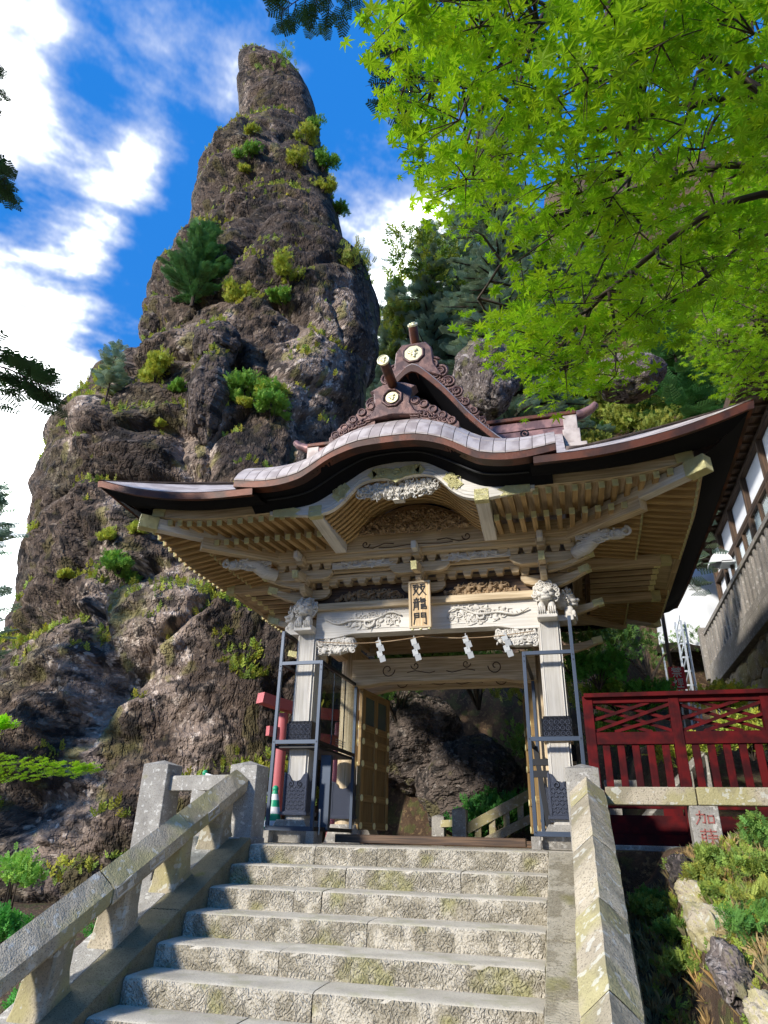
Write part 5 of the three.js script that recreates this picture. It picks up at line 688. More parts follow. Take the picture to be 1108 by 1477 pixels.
// a conifer: whorls of drooping branches carrying flat sprays
function conifer(label, p, H, R, { m = M.fir, spray = 0.55, seed = 1, name = 'fir_tree', cat = 'tree', dens = 1, y0 = 0.12, droop = 0.25, geo = firSprig, lean = 0, tint } = {}) {
  const r = rng(seed * 131 + 7), t = thing(name, label, cat, [p.x, p.y, p.z]), L = [], st = mb(); st.add(sweep([[p.x, p.y - 0.3, p.z], [p.x + lean * 0.4, p.y + H * 0.5, p.z], [p.x + lean, p.y + H, p.z]], (q) => H * 0.018 * (1.08 - q), 8));
  st.build('trunk', M.bark, t); const br = mb();
  const W = Math.round(H / (spray * 0.75) * Math.sqrt(dens)); for (let k = 0; k < W; k++) { const v = y0 + (1 - y0) * (k / W), y = p.y + H * v, rad = R * Math.pow(1 - v, 0.75) * (0.7 + 0.5 * r()) + spray * 0.3, nb = 4 + Math.floor(r() * 4); for (let b = 0; b < nb; b++) { const a = r() * 6.28, len = rad * (0.55 + 0.55 * r()), up = 0.15 - droop + 0.35 * (v - 0.4) + 0.2 * r(), x0 = p.x + lean * v; br.add(sweep([[x0, y, p.z], [x0 + Math.cos(a) * len * 0.5, y + up * len * 0.4 + 0.05 * len, p.z + Math.sin(a) * len * 0.5], [x0 + Math.cos(a) * len, y + up * len, p.z + Math.sin(a) * len]], (q) => H * 0.004 * (1.2 - q), 4)); const ns = Math.max(2, Math.round((len / spray) * 3.2 * dens)); for (let i = 0; i < ns; i++) { const q = (i + 0.6) / ns, s = spray * (0.65 + 0.5 * r()); L.push([V(x0 + Math.cos(a) * len * q + (r() - 0.5) * 0.2 * spray, y + up * len * q + 0.05 * len * Math.sin(q * 3) + (r() - 0.5) * 0.15 * spray, p.z + Math.sin(a) * len * q + (r() - 0.5) * 0.2 * spray), [1.35 - up * 0.5 + (r() - 0.5) * 0.7, -a + Math.PI / 2 + (r() - 0.5) * 1.5, (r() - 0.5) * 0.9], s]); } } }
  br.build('branch', M.bark, t); scatter(t, 'foliage', geo, m, L, 0.25, r, tint); return t;
}
// a branch of an off-frame fir reaching into view
function firBranch(label, pts, m, spray, n, seed, name = 'fir_branch', droop = 0.3) {
  const r = rng(seed), P = pts.map((p) => p.clone()), t = thing(name, label, 'branch', P[0].toArray()), c = new THREE.CatmullRomCurve3(P), L = [], b = mb(), len = c.getLength(); b.add(sweep(c.getPoints(16), (q) => spray * 0.045 * (1.2 - q), 6));
  for (let i = 0; i < n; i++) { const q = 0.04 + 0.96 * (i / n), p = c.getPoint(q), d = c.getTangent(q), s = (i % 2 ? 1 : -1), side = V(-d.z, 0, d.x).normalize().multiplyScalar(s), tl = spray * (1.8 - 1.1 * q) * (0.6 + 0.6 * r()), e = p.clone().addScaledVector(side, tl * 0.8).addScaledVector(d, tl * 0.5); e.y -= tl * droop * r(); b.add(sweep([p, p.clone().lerp(e, 0.5).add(V(0, 0.03 * tl, 0)), e], (k) => spray * 0.018 * (1.2 - k), 4)); const k2 = Math.ceil(tl / spray * 5); for (let k = 0; k < k2; k++) { const w = (k + 0.5) / k2, z = p.clone().lerp(e, w), az = Math.atan2(e.x - p.x, e.z - p.z) + (r() - 0.5) * 1.4; L.push([z, [1.5 + (r() - 0.5) * 0.7, az, (r() - 0.5) * 0.8], spray * (0.5 + 0.35 * r())]); } }
  b.build('twig', M.bark, t); scatter(t, 'foliage', firSprig, m, L, 0.25, r); return t;
}
// --- on the rock ---
const rockPlants = [
  [365, 194, 9, 0, 'tiny yellow-green shrub near the top of the rock spire'], [362, 228, 17, 1, 'small green shrub midway up the front of the rock spire'], [355, 246, 8, 0, 'low yellow cushion plant under the small green shrub on the spire'], [440, 205, 18, 0, 'yellow-green shrub at the right of the rock summit'], [463, 180, 13, 1, 'thin green shrub on the right skyline under the rock summit'], [430, 236, 17, 0, 'leafy shrub on the sloping ledge right of the spire'], [463, 240, 19, 1, 'denser green shrub on the right edge of the spire'], [462, 272, 17, 0, 'yellow shrub hanging on the right edge of the spire'], [484, 305, 12, 1, 'small shrub low on the right skyline of the spire'], [350, 428, 22, 0, 'yellowish shrub right beside the fir on the rock'], [422, 405, 26, 0, 'bright yellow-green shrub on the broad ledge of the rock'], [410, 432, 16, 1, 'low fern-like growth under the bright ledge shrub'],
  [152, 552, 15, 0, 'yellow-green shrub at the left shoulder of the rock'], [226, 548, 32, 0, 'wide yellow-green shrub on the left shoulder of the rock'], [362, 566, 34, 1, 'large green shrub in the hollow above the gate roof'], [395, 575, 24, 0, 'yellow-tipped shrub right in the hollow above the gate roof'], [395, 600, 24, 1, 'low ivy-like growth at the lip of the hollow above the gate roof'], [165, 772, 14, 0, 'small yellow plant on the rock left of the eave tip'], [196, 770, 14, 0, 'yellow leafy plant touching the left eave tip'], [175, 812, 22, 1, 'straggling green creeper on the rock below the eave tip'], [188, 838, 13, 1, 'lower green creeper tuft on the pale rock face'], [96, 832, 9, 0, 'lone little yellow plant on the lower left rock'], [350, 585, 10, 0, 'tiny tuft at the left of the hollow'], [230, 612, 6, 0, 'speck of green in the cleft of the rock'], [255, 560, 12, 1, 'small dark-green tuft right of the wide yellow shrub']];
rockPlants.forEach(([px, py, rp, k, label], i) => { const h = onRock(px, py) ?? onRock(px - 12, py + 8) ?? onRock(px - 22, py + 14); if (!h) return; const d = h.p.distanceTo(camera.position), R = (rp / 975) * d * 1.05, p = h.p.clone().addScaledVector(h.n, R * 0.15); p.y -= R * 0.45; bush(label, p, R, { m: k ? M.shrubGreen : M.shrub, geo: k ? leafSprig : fineSprig, n: 220 + rp * 26, leaf: Math.max(0.14, R * 0.19), seed: i + 3, lean: h.n, tint: k ? [1.35, 1.35, 1.1] : [1.4, 1.35, 1] }); });
{ const h = onRock(292, 440), s = h.p.distanceTo(camera.position) / 975; conifer('dense green fir growing on the left ledge of the rock spire', h.p.clone().add(V(-0.1, -0.2, 0.5)), 132 * s, 50 * s, { spray: 0.3, seed: 3, dens: 2.6, y0: 0.02, m: M.conifer, droop: -0.35 });
  const q = onRock(146, 575) ?? onRock(160, 590); conifer('slender blue-green sapling fir on the left skyline of the rock', q.p.clone().add(V(0.2, -0.2, 0)), 85 * s, 22 * s, { spray: 0.34, seed: 5, dens: 1, m: M.cedar, y0: 0.25 });
  const top = onRock(394, 106) ?? onRock(390, 112); bush('wispy green sapling on the very top of the rock spire', top.p.clone().add(V(0, -0.1, 0)), 1.35, { m: M.shrubGreen, geo: fineSprig, n: 90, leaf: 0.3, seed: 61, flat: 1.3, name: 'sapling', cat: 'tree', tint: [1.6, 1.4, 1] });
  const e = onRock(512, 392) ?? onRock(500, 400); bush('airy sapling on the right shoulder of the rock against the cloud', e.p.clone().add(V(0.1, -0.2, -0.2)), 1.15, { m: M.shrub, geo: fineSprig, n: 170, leaf: 0.26, seed: 62, flat: 1.05, name: 'sapling', cat: 'tree' }); }
{ // small growth on the ledges
  const r = rng(808), g = rock.geometry.attributes, L = [], n = g.position.count, nv = V(); for (let k = 0; k < 90000 && L.length < 5200; k++) { const i = Math.floor(r() * n); nv.fromBufferAttribute(g.normal, i); if (nv.y < 0.25 || nv.z < -0.3) continue; const x = g.position.getX(i), y = g.position.getY(i), z = g.position.getZ(i); if (fbm3(x * 0.45 + 5, y * 0.45, z * 0.45, 4) + (nv.y - 0.5) * 0.3 < 0.1) continue; L.push([V(x, y, z), [(r() - 0.5) * 1.2 + 0.4, r() * 6.28, (r() - 0.5) * 1.2], 0.1 + 0.17 * r()]); }
  const t = thing('ledge_plants', 'small ferns, moss and grass tufts along the ledges of the rock spire', 'plants', [-9, 8, -8], undefined, 'stuff'); scatter(t, 'foliage', leafSprig, M.shrub, L, 0.4, r, [1.05, 1.05, 0.75]);
}
// --- hillside behind the roof ---
function onHill(px, py) { let lo = 12, hi = 70; const o = camera.position, d = at(px, py, 1).sub(o); for (let k = lo; k < hi; k += 0.15) { const p = d.clone().multiplyScalar(k).add(o); if (p.y < groundY(p.x, p.z)) return p; } return d.multiplyScalar(40).add(o); }
{
  const r = rng(31), words = ['pale', 'light', 'yellow-tipped', 'bright', 'loose', 'rounded', 'feathery', 'dense', 'sunlit', 'small-leaved'], where = ['just above the roof ridge horn', 'over the right eave', 'below the grey outcrop', 'left of the green conifer', 'under the green conifer', 'close to the right edge', 'behind the ridge', 'high on the slope', 'between outcrop and roof', 'beside the dark boulder'];
  const spots = [[865, 610, 40], [905, 615, 40], [945, 600, 42], [850, 575, 38], [885, 580, 36], [925, 572, 34], [965, 625, 36], [1030, 590, 40], [1045, 540, 40], [845, 640, 30], [760, 560, 34], [790, 595, 34], [740, 600, 30], [975, 560, 30], [1085, 520, 42], [650, 560, 40], [665, 600, 30], [640, 500, 45], [870, 540, 30], [940, 530, 26], [800, 520, 40], [1010, 640, 30], [720, 500, 40], [770, 460, 45], [860, 480, 40], [950, 460, 40], [1040, 420, 45], [700, 430, 45], [560, 520, 40], [590, 470, 40], [570, 570, 34]];
  spots.forEach(([px, py, rp], i) => { const p = onHill(px, py + rp * 0.4), R = (rp / 975) * p.distanceTo(camera.position) * 1.15; bush(`${words[i % 10]} green bush on the hillside ${where[(i * 3 + Math.floor(i / 10)) % 10]}`, p, R, { m: i % 4 === 3 ? M.shrubGreen : M.shrub, geo: i % 2 ? leafSprig : fineSprig, n: 900, leaf: R * 0.15, seed: 100 + i, flat: 0.9 }); });
  { const L = []; for (let k = 0; k < 5200; k++) { const px = 560 + 600 * r(), py = 330 + 330 * r(), p = onHill(px, py); if (fbm3(p.x * 0.4, p.y * 0.4, 3, 3) < -0.12) continue; L.push([p.add(V(0, 0.1, 0.1)), rndE(r), 0.3 + 0.4 * r()]); } const t = thing('undergrowth', 'dense light-green undergrowth covering the hillside behind the gate', 'plants', [4, 12, -20], undefined, 'stuff'); scatter(t, 'foliage', leafSprig, M.shrub, L, 0.4, r, [0.75, 0.9, 0.75]); }
  for (const [px, py, H, R, label, m, sp] of [[1000, 640, 7.2, 2.1, 'blue-green young conifer on the slope right of the roof', M.conifer, 0.8]]) { const p = onHill(px, py); conifer(label, p, H, R, { m, spray: sp, seed: 71, dens: 1.3, y0: 0.05 }); }
  for (const [px, top, z, R, label, sd] of [[618, 322, -22, 3.0, 'tall slim cedar against the cloud beyond the ridge', 81], [705, 175, -20, 4.0, 'tallest dark cedar on the hill, half hidden by the maple', 82], [572, 405, -24, 3.2, 'shorter pale cedar next to the rock spire', 83], [660, 300, -25, 3.4, 'cedar standing back between the two tall ones', 84], [760, 330, -24, 4, 'dark cedar behind the maple crown', 85], [840, 360, -26, 4, 'cedar far behind the maple, right of the dark one', 86], [950, 380, -26, 4, 'cedar on the ridge towards the right edge', 87]]) { const o = camera.position, d = at(px, top, 1).sub(o), k = (z - o.z) / d.z, tp = d.multiplyScalar(k).add(o), gy = groundY(tp.x, z) - 0.5; if (tp.y - gy > 3) conifer(label, V(tp.x, gy, z), tp.y - gy, R, { m: M.cedar, spray: 0.55, seed: sd, dens: 1.7, y0: 0.1, name: 'cedar_tree', droop: 0.35 }); }
}
for (const [x, y, z, R, label] of [[-2.2, 4.5, -8.2, 2.3, 'dense unseen tree crown added to shade the path just behind the gate, left side'], [0.6, 4.8, -8.6, 2.3, 'dense unseen tree crown added to shade the path just behind the gate, right side'], [-1.1, 3.55, -7.0, 1.7, 'dark leafy boughs hanging at the top of the gateway opening, set there to shade the slope'], [-3.6, 5.6, -7.4, 2.0, 'dark tree crown added to block sun in the gap between the rock and the gate roof']]) bush(label, V(x, y, z), R, { m: M.shrubGreen, geo: leafSprig, n: 2600, leaf: 0.3, seed: Math.round(500 + x * 10), flat: 0.8, name: 'added_shade_tree', cat: 'tree' });  // crowns added to keep sun off the slope behind the gate
// --- seen through the gateway: shaded slope ---
for (const [x, y, z, R, n, m, label] of [[0.3, 0.1, -8.6, 1.0, 700, 'ivy', 'low bright-green leafy shrub on the right of the path behind the gate'], [-0.6, 0.0, -9.2, 0.6, 240, 'ivy', 'small leafy plant left of the stone post behind the gate'], [-2.6, 3.2, -10.3, 1.5, 420, 'shrubGreen', 'dark bush hanging over the path at upper left behind the gate'], [-0.4, 3.6, -10.9, 1.6, 420, 'shrubGreen', 'dark overhanging bush at the top of the gateway view'], [1.2, 3.0, -10.2, 1.3, 380, 'shrub', 'olive creeper bush at upper right of the gateway view'], [0.9, 1.9, -10.4, 0.9, 260, 'shrubGreen', 'dark foliage beside the right door behind the gate']]) bush(label, V(x, y, z), R, { m: M[m], geo: leafSprig, n, leaf: 0.2, seed: Math.round(100 + x * 10 + z), flat: m === 'ivy' ? 0.7 : 0.9 });
// ---------- protective steel frames before the pillars ----------
function steelFrame(s, label) {
  const xo = s * 2.236, xi = s * 1.552, z0 = -1.455, z1 = -3.25, t = thing('steel_frame', label, 'frame', [s * 1.9, 0, -1.455], 'steel frames guarding the gate pillars'), W = 0.05;
  const post = (x, z, y0, y1) => { const p = mb().box(x, (y0 + y1) / 2, z, W, y1 - y0, W, undefined, { round: 0.004 }).build('post', M.steel, t); return p; };
  const p1 = post(xo, z0, 0.16, 3.07), p2 = post(xi, z0, 0.16, 2.57); post(xi, z1, 0.16, 2.57); post(xo, z1, 0.16, 3.07);
  for (const [y, h] of [[2.545, 0.05], [1.36, 0.055], [0.185, 0.06]]) { mb().bar([xo, y, z0], [xi, y, z0], W - 0.004, h).build('crossbar', M.steel, t); mb().bar([xi, y, z0], [xi, y, z1], W - 0.006, h - 0.004).build('side_bar', M.black, t); mb().bar([xo, y, z0], [xo, y, z1], W - 0.006, h - 0.004).build('side_bar', M.black, t); }
  mb().bar([xo, 3.05, z0], [xo, 3.05, z1], W - 0.004, 0.05).build('side_bar', M.black, t);
  const sc = mb(); for (const [x, y] of [[xo, 2.5], [xo, 2.43], [xi, 2.5], [xi, 2.43], [xo, 1.36], [xi, 1.36], [xo, 0.2], [xi, 0.2]]) sc.add(new THREE.CylinderGeometry(0.009, 0.009, 0.01, 8).rotateX(Math.PI / 2), xf([x, y, z0 + 0.028])); sc.build('screw', M.black, t);
  for (const x of [xo, xi]) mb().box(x, 0.075, z0, 0.12, 0.155, 0.12, undefined, { round: 0.006 }).build('foot_block', M.granite, t);
  mb().box((xo + xi) / 2, 0.06, z0 - 0.12, 0.56, 0.1, 0.06, undefined, { round: 0.006 }).build('foot_block', M.granite, t);
  if (s < 0) { // glazed inner side
    for (let k = 0; k < 3; k++) { const a = z0 - 0.05 - k * 0.58, b2 = a - 0.565; mb().box(xi, 1.94, (a + b2) / 2, 0.008, 1.1, a - b2).build('glass_pane', M.glass, t); mb().box(xi, 1.94, b2 - 0.007, 0.018, 1.14, 0.012).build('glazing_bar', M.black, t); }
    const tr = mb().box(xi - 0.35, 1.30, -2.35, 0.7, 0.04, 1.7).build('shelf', M.black, t); for (let k = 0; k < 3; k++) mb().box(xi - 0.02, 1.44 + k * 0.035, -2.6, 0.01, 0.008, 0.5).build('shelf_bar', M.aluminium, t);
    mb().box(xi - 0.02, 0.7, -2.0, 0.16, 1.05, 0.1).build('inner_post', M.steel, t); mb().cyl(xi + 0.02, 0.28, -1.7, 0.014, 0.014, 0.34, 10).build('floor_bolt', M.metalPlate, t);
  } else { mb().box(xi + 0.1, 1.14, -2.3, 0.28, 0.09, 0.08).box(xi + 0.1, 0.98, -2.3, 0.28, 0.09, 0.08).build('inner_rail', M.black, t); mb().bar([xi + 0.14, 0.2, -2.3], [xi + 0.02, 1.36, -2.3], 0.07, 0.07).build('inner_post', M.black, t); }
}
steelFrame(-1, 'slate-grey glazed steel frame around the left gate pillar, next to the red torii'); steelFrame(1, 'slate-grey open steel frame around the right gate pillar, next to the dark-red fence');
// ---------- name board, rope and paper streamers ----------
{
  const t = thing('name_board', 'vertical wooden name board with black brush characters hung over the entrance', 'sign', [0.03, 3.36, -1.33]), m0 = xf([0.04, 3.35, -1.36], [0.06, 0, 0.015]), P = (g, x, y, z) => g.clone().applyMatrix4(new THREE.Matrix4().multiplyMatrices(m0, xf([x, y, z])));
  mb().add(P(new RoundedBoxGeometry(0.34, 0.74, 0.05, 1, 0.008), 0, 0, 0), null, { grain: 1, tint: [1.15, 1.05, 0.92] }).build('board', M.wood, t);
  const fr = mb(); for (const e of [-1, 1]) fr.add(P(new RoundedBoxGeometry(0.035, 0.74, 0.035, 1, 0.006), e * 0.155, 0, 0.03)).add(P(new RoundedBoxGeometry(0.34, 0.035, 0.034, 1, 0.006), 0, e * 0.355, 0.03)); fr.build('board_frame', M.wood, t);
  const A = [[[-0.095, 0.06], [-0.015, 0.065], [-0.05, 0.0], [-0.1, -0.06]], [[-0.085, 0.03], [-0.05, -0.01], [-0.02, -0.06]], [[-0.1, 0.09], [-0.02, 0.095]], [[0.0, 0.06], [0.085, 0.068], [0.05, -0.005], [-0.01, -0.07]], [[0.015, 0.04], [0.05, -0.01], [0.1, -0.07]], [[-0.07, 0.075], [-0.075, -0.02]], [[0.01, 0.095], [0.08, 0.1]], [[0.03, 0.08], [0.03, 0.02]]];
  const B = [[[-0.09, 0.075], [-0.015, 0.08]], [[-0.055, 0.1], [-0.055, 0.07]], [[-0.08, 0.06], [-0.07, 0.04]], [[-0.03, 0.062], [-0.04, 0.04]], [[-0.1, 0.035], [-0.005, 0.04]], [[-0.085, 0.02], [-0.09, -0.05], [-0.1, -0.085]], [[-0.085, 0.02], [-0.025, 0.02], [-0.025, -0.08]], [[-0.08, -0.01], [-0.03, -0.01]], [[-0.08, -0.04], [-0.03, -0.04]], [[0.015, 0.1], [0.015, 0.05], [0.09, 0.055]], [[0.015, 0.075], [0.08, 0.08]], [[0.02, 0.03], [0.08, 0.035], [0.08, 0.0], [0.02, -0.005], [0.02, -0.07], [0.1, -0.075], [0.1, -0.04]], [[0.035, -0.025], [0.085, -0.022]], [[0.035, -0.048], [0.085, -0.045]]];
  const C = [[[-0.09, 0.08], [-0.085, 0.0], [-0.1, -0.08]], [[-0.09, 0.08], [-0.02, 0.085], [-0.02, 0.02]], [[-0.085, 0.05], [-0.022, 0.052]], [[-0.085, 0.02], [-0.022, 0.022]], [[0.02, 0.085], [0.085, 0.08], [0.09, 0.0], [0.09, -0.085], [0.06, -0.07]], [[0.02, 0.085], [0.02, 0.02]], [[0.022, 0.052], [0.085, 0.05]], [[0.022, 0.022], [0.085, 0.02]]];
  const ink = mb(); for (const [c, y] of [[A, 0.215], [B, 0.0], [C, -0.225]]) strokes(ink, c, new THREE.Matrix4().multiplyMatrices(m0, xf([0, y, 0.028])), 0.021, 0.006); ink.build('characters', M.ink, t);
  const g = mb(); for (const [x, y] of [[-0.13, -0.375], [0, -0.375], [0.13, -0.375]]) g.add(P(new THREE.BoxGeometry(0.03, 0.03, 0.07), x, y, 0.0)); g.build('clip', M.goldPlain, t);
}
{
  const pts = []; for (let i = 0; i <= 40; i++) { const t = i / 40; pts.push([mix(-1.72, 1.72, t), 2.93 - 0.1 * Math.abs(Math.sin(t * 6.28 * 1.0)) * 0.6, -1.66]); }
  const b = mb().tube(pts, 0.008, 5); const rope = b.build('straw_rope', M.carvingBrown, null); tag(rope, 'thin straw rope strung under the lintel of the gate', 'rope');
  const sd = ['leftmost of the four white zigzag paper streamers under the lintel', 'second zigzag paper streamer from the left under the lintel', 'third zigzag paper streamer from the left under the lintel', 'rightmost paper streamer, dimmer, close to the right pillar frame'];
  [-0.69, -0.12, 0.69, 1.28].forEach((x, i) => { const t = thing('paper_streamer', sd[i], 'streamer', [x, 2.92, -1.66], 'paper streamers on the rope'); for (let k = 0; k < 4; k++) { const g = prism([[-0.055, 0.04], [0.03, 0.065], [0.06, -0.03], [-0.025, -0.06]], 0.002); mb().add(g, xf([x + (k % 2 ? 0.022 : -0.012) + k * 0.012, 2.85 - k * 0.082, -1.66 + (k % 2 ? 0.006 : 0)], [0, (k % 2 ? 0.25 : -0.25), 0])).build('fold', M.paper, t); } mb().box(x - 0.01, 2.925, -1.66, 0.012, 0.05, 0.006).build('tie', M.paper, t); });
}
// ---------- red torii behind the left frame ----------
{
  const t = thing('torii', 'small red torii standing between the rock and the left gate pillar', 'torii', [-2.75, 0, -3.2]), u = V(0.5, 0, -0.866), P = (d, y) => [-2.83 + u.x * d, y, -3.05 + u.z * d];
  for (const d of [0, 1.35]) { mb().add(sweep([P(d, 0), P(d, 1), P(d, 2.05)], (q) => 0.115 - 0.02 * q, 14)).build('pillar', M.torii, t); mb().add(new THREE.CylinderGeometry(0.14, 0.19, 0.3, 8), xf([P(d, 0.14)[0], 0.14, P(d, 0)[2]])).build('pillar_foot', M.torii, t); }
  const k = mb(); for (let i = 0; i < 12; i++) { const a = -0.52 + (i / 12) * 2.4, b = a + 0.2, y = (v) => 2.16 + 0.09 * Math.pow((v - 0.675) / 1.2, 2); k.bar(P(a, y(a)), P(b + 0.004, y(b)), 0.2, 0.18); } k.build('top_beam', M.torii, t);
  mb().bar(P(-0.3, 1.72), P(1.65, 1.72), 0.1, 0.16).build('tie_beam', M.torii, t); mb().bar(P(-0.1, 0.5), P(0.5, 0.5), 0.09, 0.16).build('low_rail', M.torii, t);
}
// ---------- traffic cones with a bar ----------
function cone(x, y, z, label, H = 0.66) {
  const t = thing('traffic_cone', label, 'cone', [x, y, z], 'green and white cones'); const prof = (v) => mix(0.14, 0.035, v), cuts = [0, 0.16, 0.34, 0.52, 0.7, 0.86, 1]; mb().box(x, y + 0.015, z, 0.36, 0.03, 0.36, undefined, { round: 0.01 }).build('base', M.coneGreen, t);
  for (let i = 0; i < 6; i++) { const a = cuts[i], b = cuts[i + 1]; mb().add(new THREE.CylinderGeometry(prof(b), prof(a), (b - a) * H, 22, 1, true), xf([x, y + 0.03 + ((a + b) / 2) * H, z])).build('stripe', i % 2 ? M.coneGreen : M.white, t); }
  mb().ball(x, y + 0.03 + H, z, 0.048, 0.05, 0.048).build('cone_head', M.coneGreen, t);
}
cone(-2.26, 0.17, -1.7, 'green and white striped cone beside the left steel frame', 0.52); { const b = mb().box(-2.42, 0.08, -1.72, 0.5, 0.18, 0.45, undefined, { round: 0.01 }).build('stone_block', M.granite, null); tag(b, 'low granite block the striped cone stands on', 'block'); } cone(-3.86, 0.25, -2.4, 'green cone whose tip shows over the rail at the far left of the landing', 0.72);
{ const b = mb().bar([-3.82, 0.98, -2.37], [-2.42, 0.66, -1.78], 0.035, 0.035).build('cone_bar', M.white, null); tag(b, 'pale bar linking the two cones at the left of the landing', 'bar'); }
// ---------- dark-red lattice fence ----------
{
  const Z = -1.05, t = thing('lattice_fence', 'dark-red wooden fence with crossed lattice and upright bars right of the gate', 'fence', [3.4, 0, Z]), X0 = 2.32, X1 = 6.6;
  const bx = (n, x, y, z, w, h, d, o = {}) => mb().box(x, y, z, w, h, d, o.r, { round: o.round ?? 0.006, tint: 0.9 + 0.2 * RU(), ...o }).build(n, M.red, t);
  for (const x of [2.36, 3.41, 4.47, 5.53, 6.58]) bx('post', x, 0.98, Z, 0.125, 1.7, 0.125);
  bx('top_rail', (X0 + X1) / 2, 1.83, Z, X1 - X0, 0.055, 0.24); bx('top_rail', (X0 + X1) / 2, 1.77, Z, X1 - X0, 0.07, 0.1); bx('mid_rail', (X0 + X1) / 2, 1.30, Z + 0.003, X1 - X0, 0.15, 0.09); bx('low_rail', (X0 + X1) / 2, 0.62, Z + 0.003, X1 - X0, 0.13, 0.09); bx('bottom_rail', (X0 + X1) / 2, 0.14, Z, X1 - X0, 0.12, 0.1);
  for (let b = 0; b < 4; b++) { const a = 2.36 + b * 1.0555, c = a + 1.0555;
    for (const [p, q, dz] of [[[a + 0.06, 1.39], [c - 0.06, 1.71], 0.018], [[a + 0.06, 1.71], [c - 0.06, 1.39], -0.018], [[a + 0.06, 1.53], [c - 0.3, 1.74], 0.018], [[a + 0.3, 1.38], [c - 0.06, 1.57], 0.018], [[a + 0.06, 1.57], [c - 0.3, 1.38], -0.018], [[a + 0.3, 1.74], [c - 0.06, 1.53], -0.018]]) mb().bar([p[0], p[1], Z + dz], [q[0], q[1], Z + dz], 0.03, 0.038).build('lattice_bar', M.red, t);
    for (let k = 0; k < 5; k++) bx('upright_bar', a + 0.175 + k * 0.177, 0.955, Z, 0.088, 0.56, 0.045);
    bx('lower_board', (a + c) / 2, 0.305, Z - 0.005, 0.93, 0.21, 0.035); bx('lower_board', (a + c) / 2, 0.52, Z - 0.005, 0.93, 0.08, 0.034); bx('lower_board', a + 0.86, 0.44, Z - 0.005, 0.22, 0.11, 0.033); }
  const base = mb(); base.box(4.4, 0.03, Z, 4.6, 0.1, 0.26, undefined, { round: 0.01 }).build('base_stone', M.granite, t);
}
// grey stone rails and lanterns glimpsed behind the fence
{
  const t = thing('stone_railing', 'pale stone stair rail glimpsed between the bars of the red fence', 'railing', [3.4, 0, -3.5]); mb().bar([3.0, 0.35, -2.6], [4.3, 1.55, -4.4], 0.16, 0.16, { round: 0.01 }).build('rail', M.granite, t); for (let k = 0; k < 4; k++) mb().box(3.15 + k * 0.32, 0.22 + k * 0.28, -2.85 - k * 0.42, 0.14, 0.7, 0.14, undefined, { round: 0.01 }).build('baluster', M.granite, t); mb().box(2.75, 0.85, -2.6, 0.5, 0.14, 0.2, undefined, { round: 0.01 }).build('rail', M.granite, t); mb().box(2.62, 0.4, -2.6, 0.16, 0.8, 0.16).build('post', M.granite, t);
  const u = thing('stone_railing', 'mossy stone rail and post seen through the gateway by the green shrub', 'railing', [-0.5, 0, -7.5]); squarePost(mb(), -0.42, -7.4, 0.3, -0.1, 0.68, 0.05).build('post', M.granite, u); squarePost(mb(), -0.98, -7.9, 0.28, -0.1, 0.55, 0.05).build('post', M.granite, u); mb().bar([-0.42, 0.42, -7.45], [-0.98, 0.4, -7.9], 0.14, 0.14).build('rail', M.lichen, u);
  mb().bar([-0.3, 0.3, -7.4], [1.7, 1.35, -7.9], 0.16, 0.2, { round: 0.01 }).build('rail', M.lichen, u); for (let k = 0; k < 6; k++) mb().box(-0.05 + k * 0.3, 0.2 + k * 0.155, -7.48 - k * 0.07, 0.13, 0.6, 0.12).build('baluster', M.lichen, u); mb().bar([-0.25, -0.1, -7.35], [1.7, 0.85, -7.85], 0.25, 0.16).build('base_rail', M.lichen, u);
}
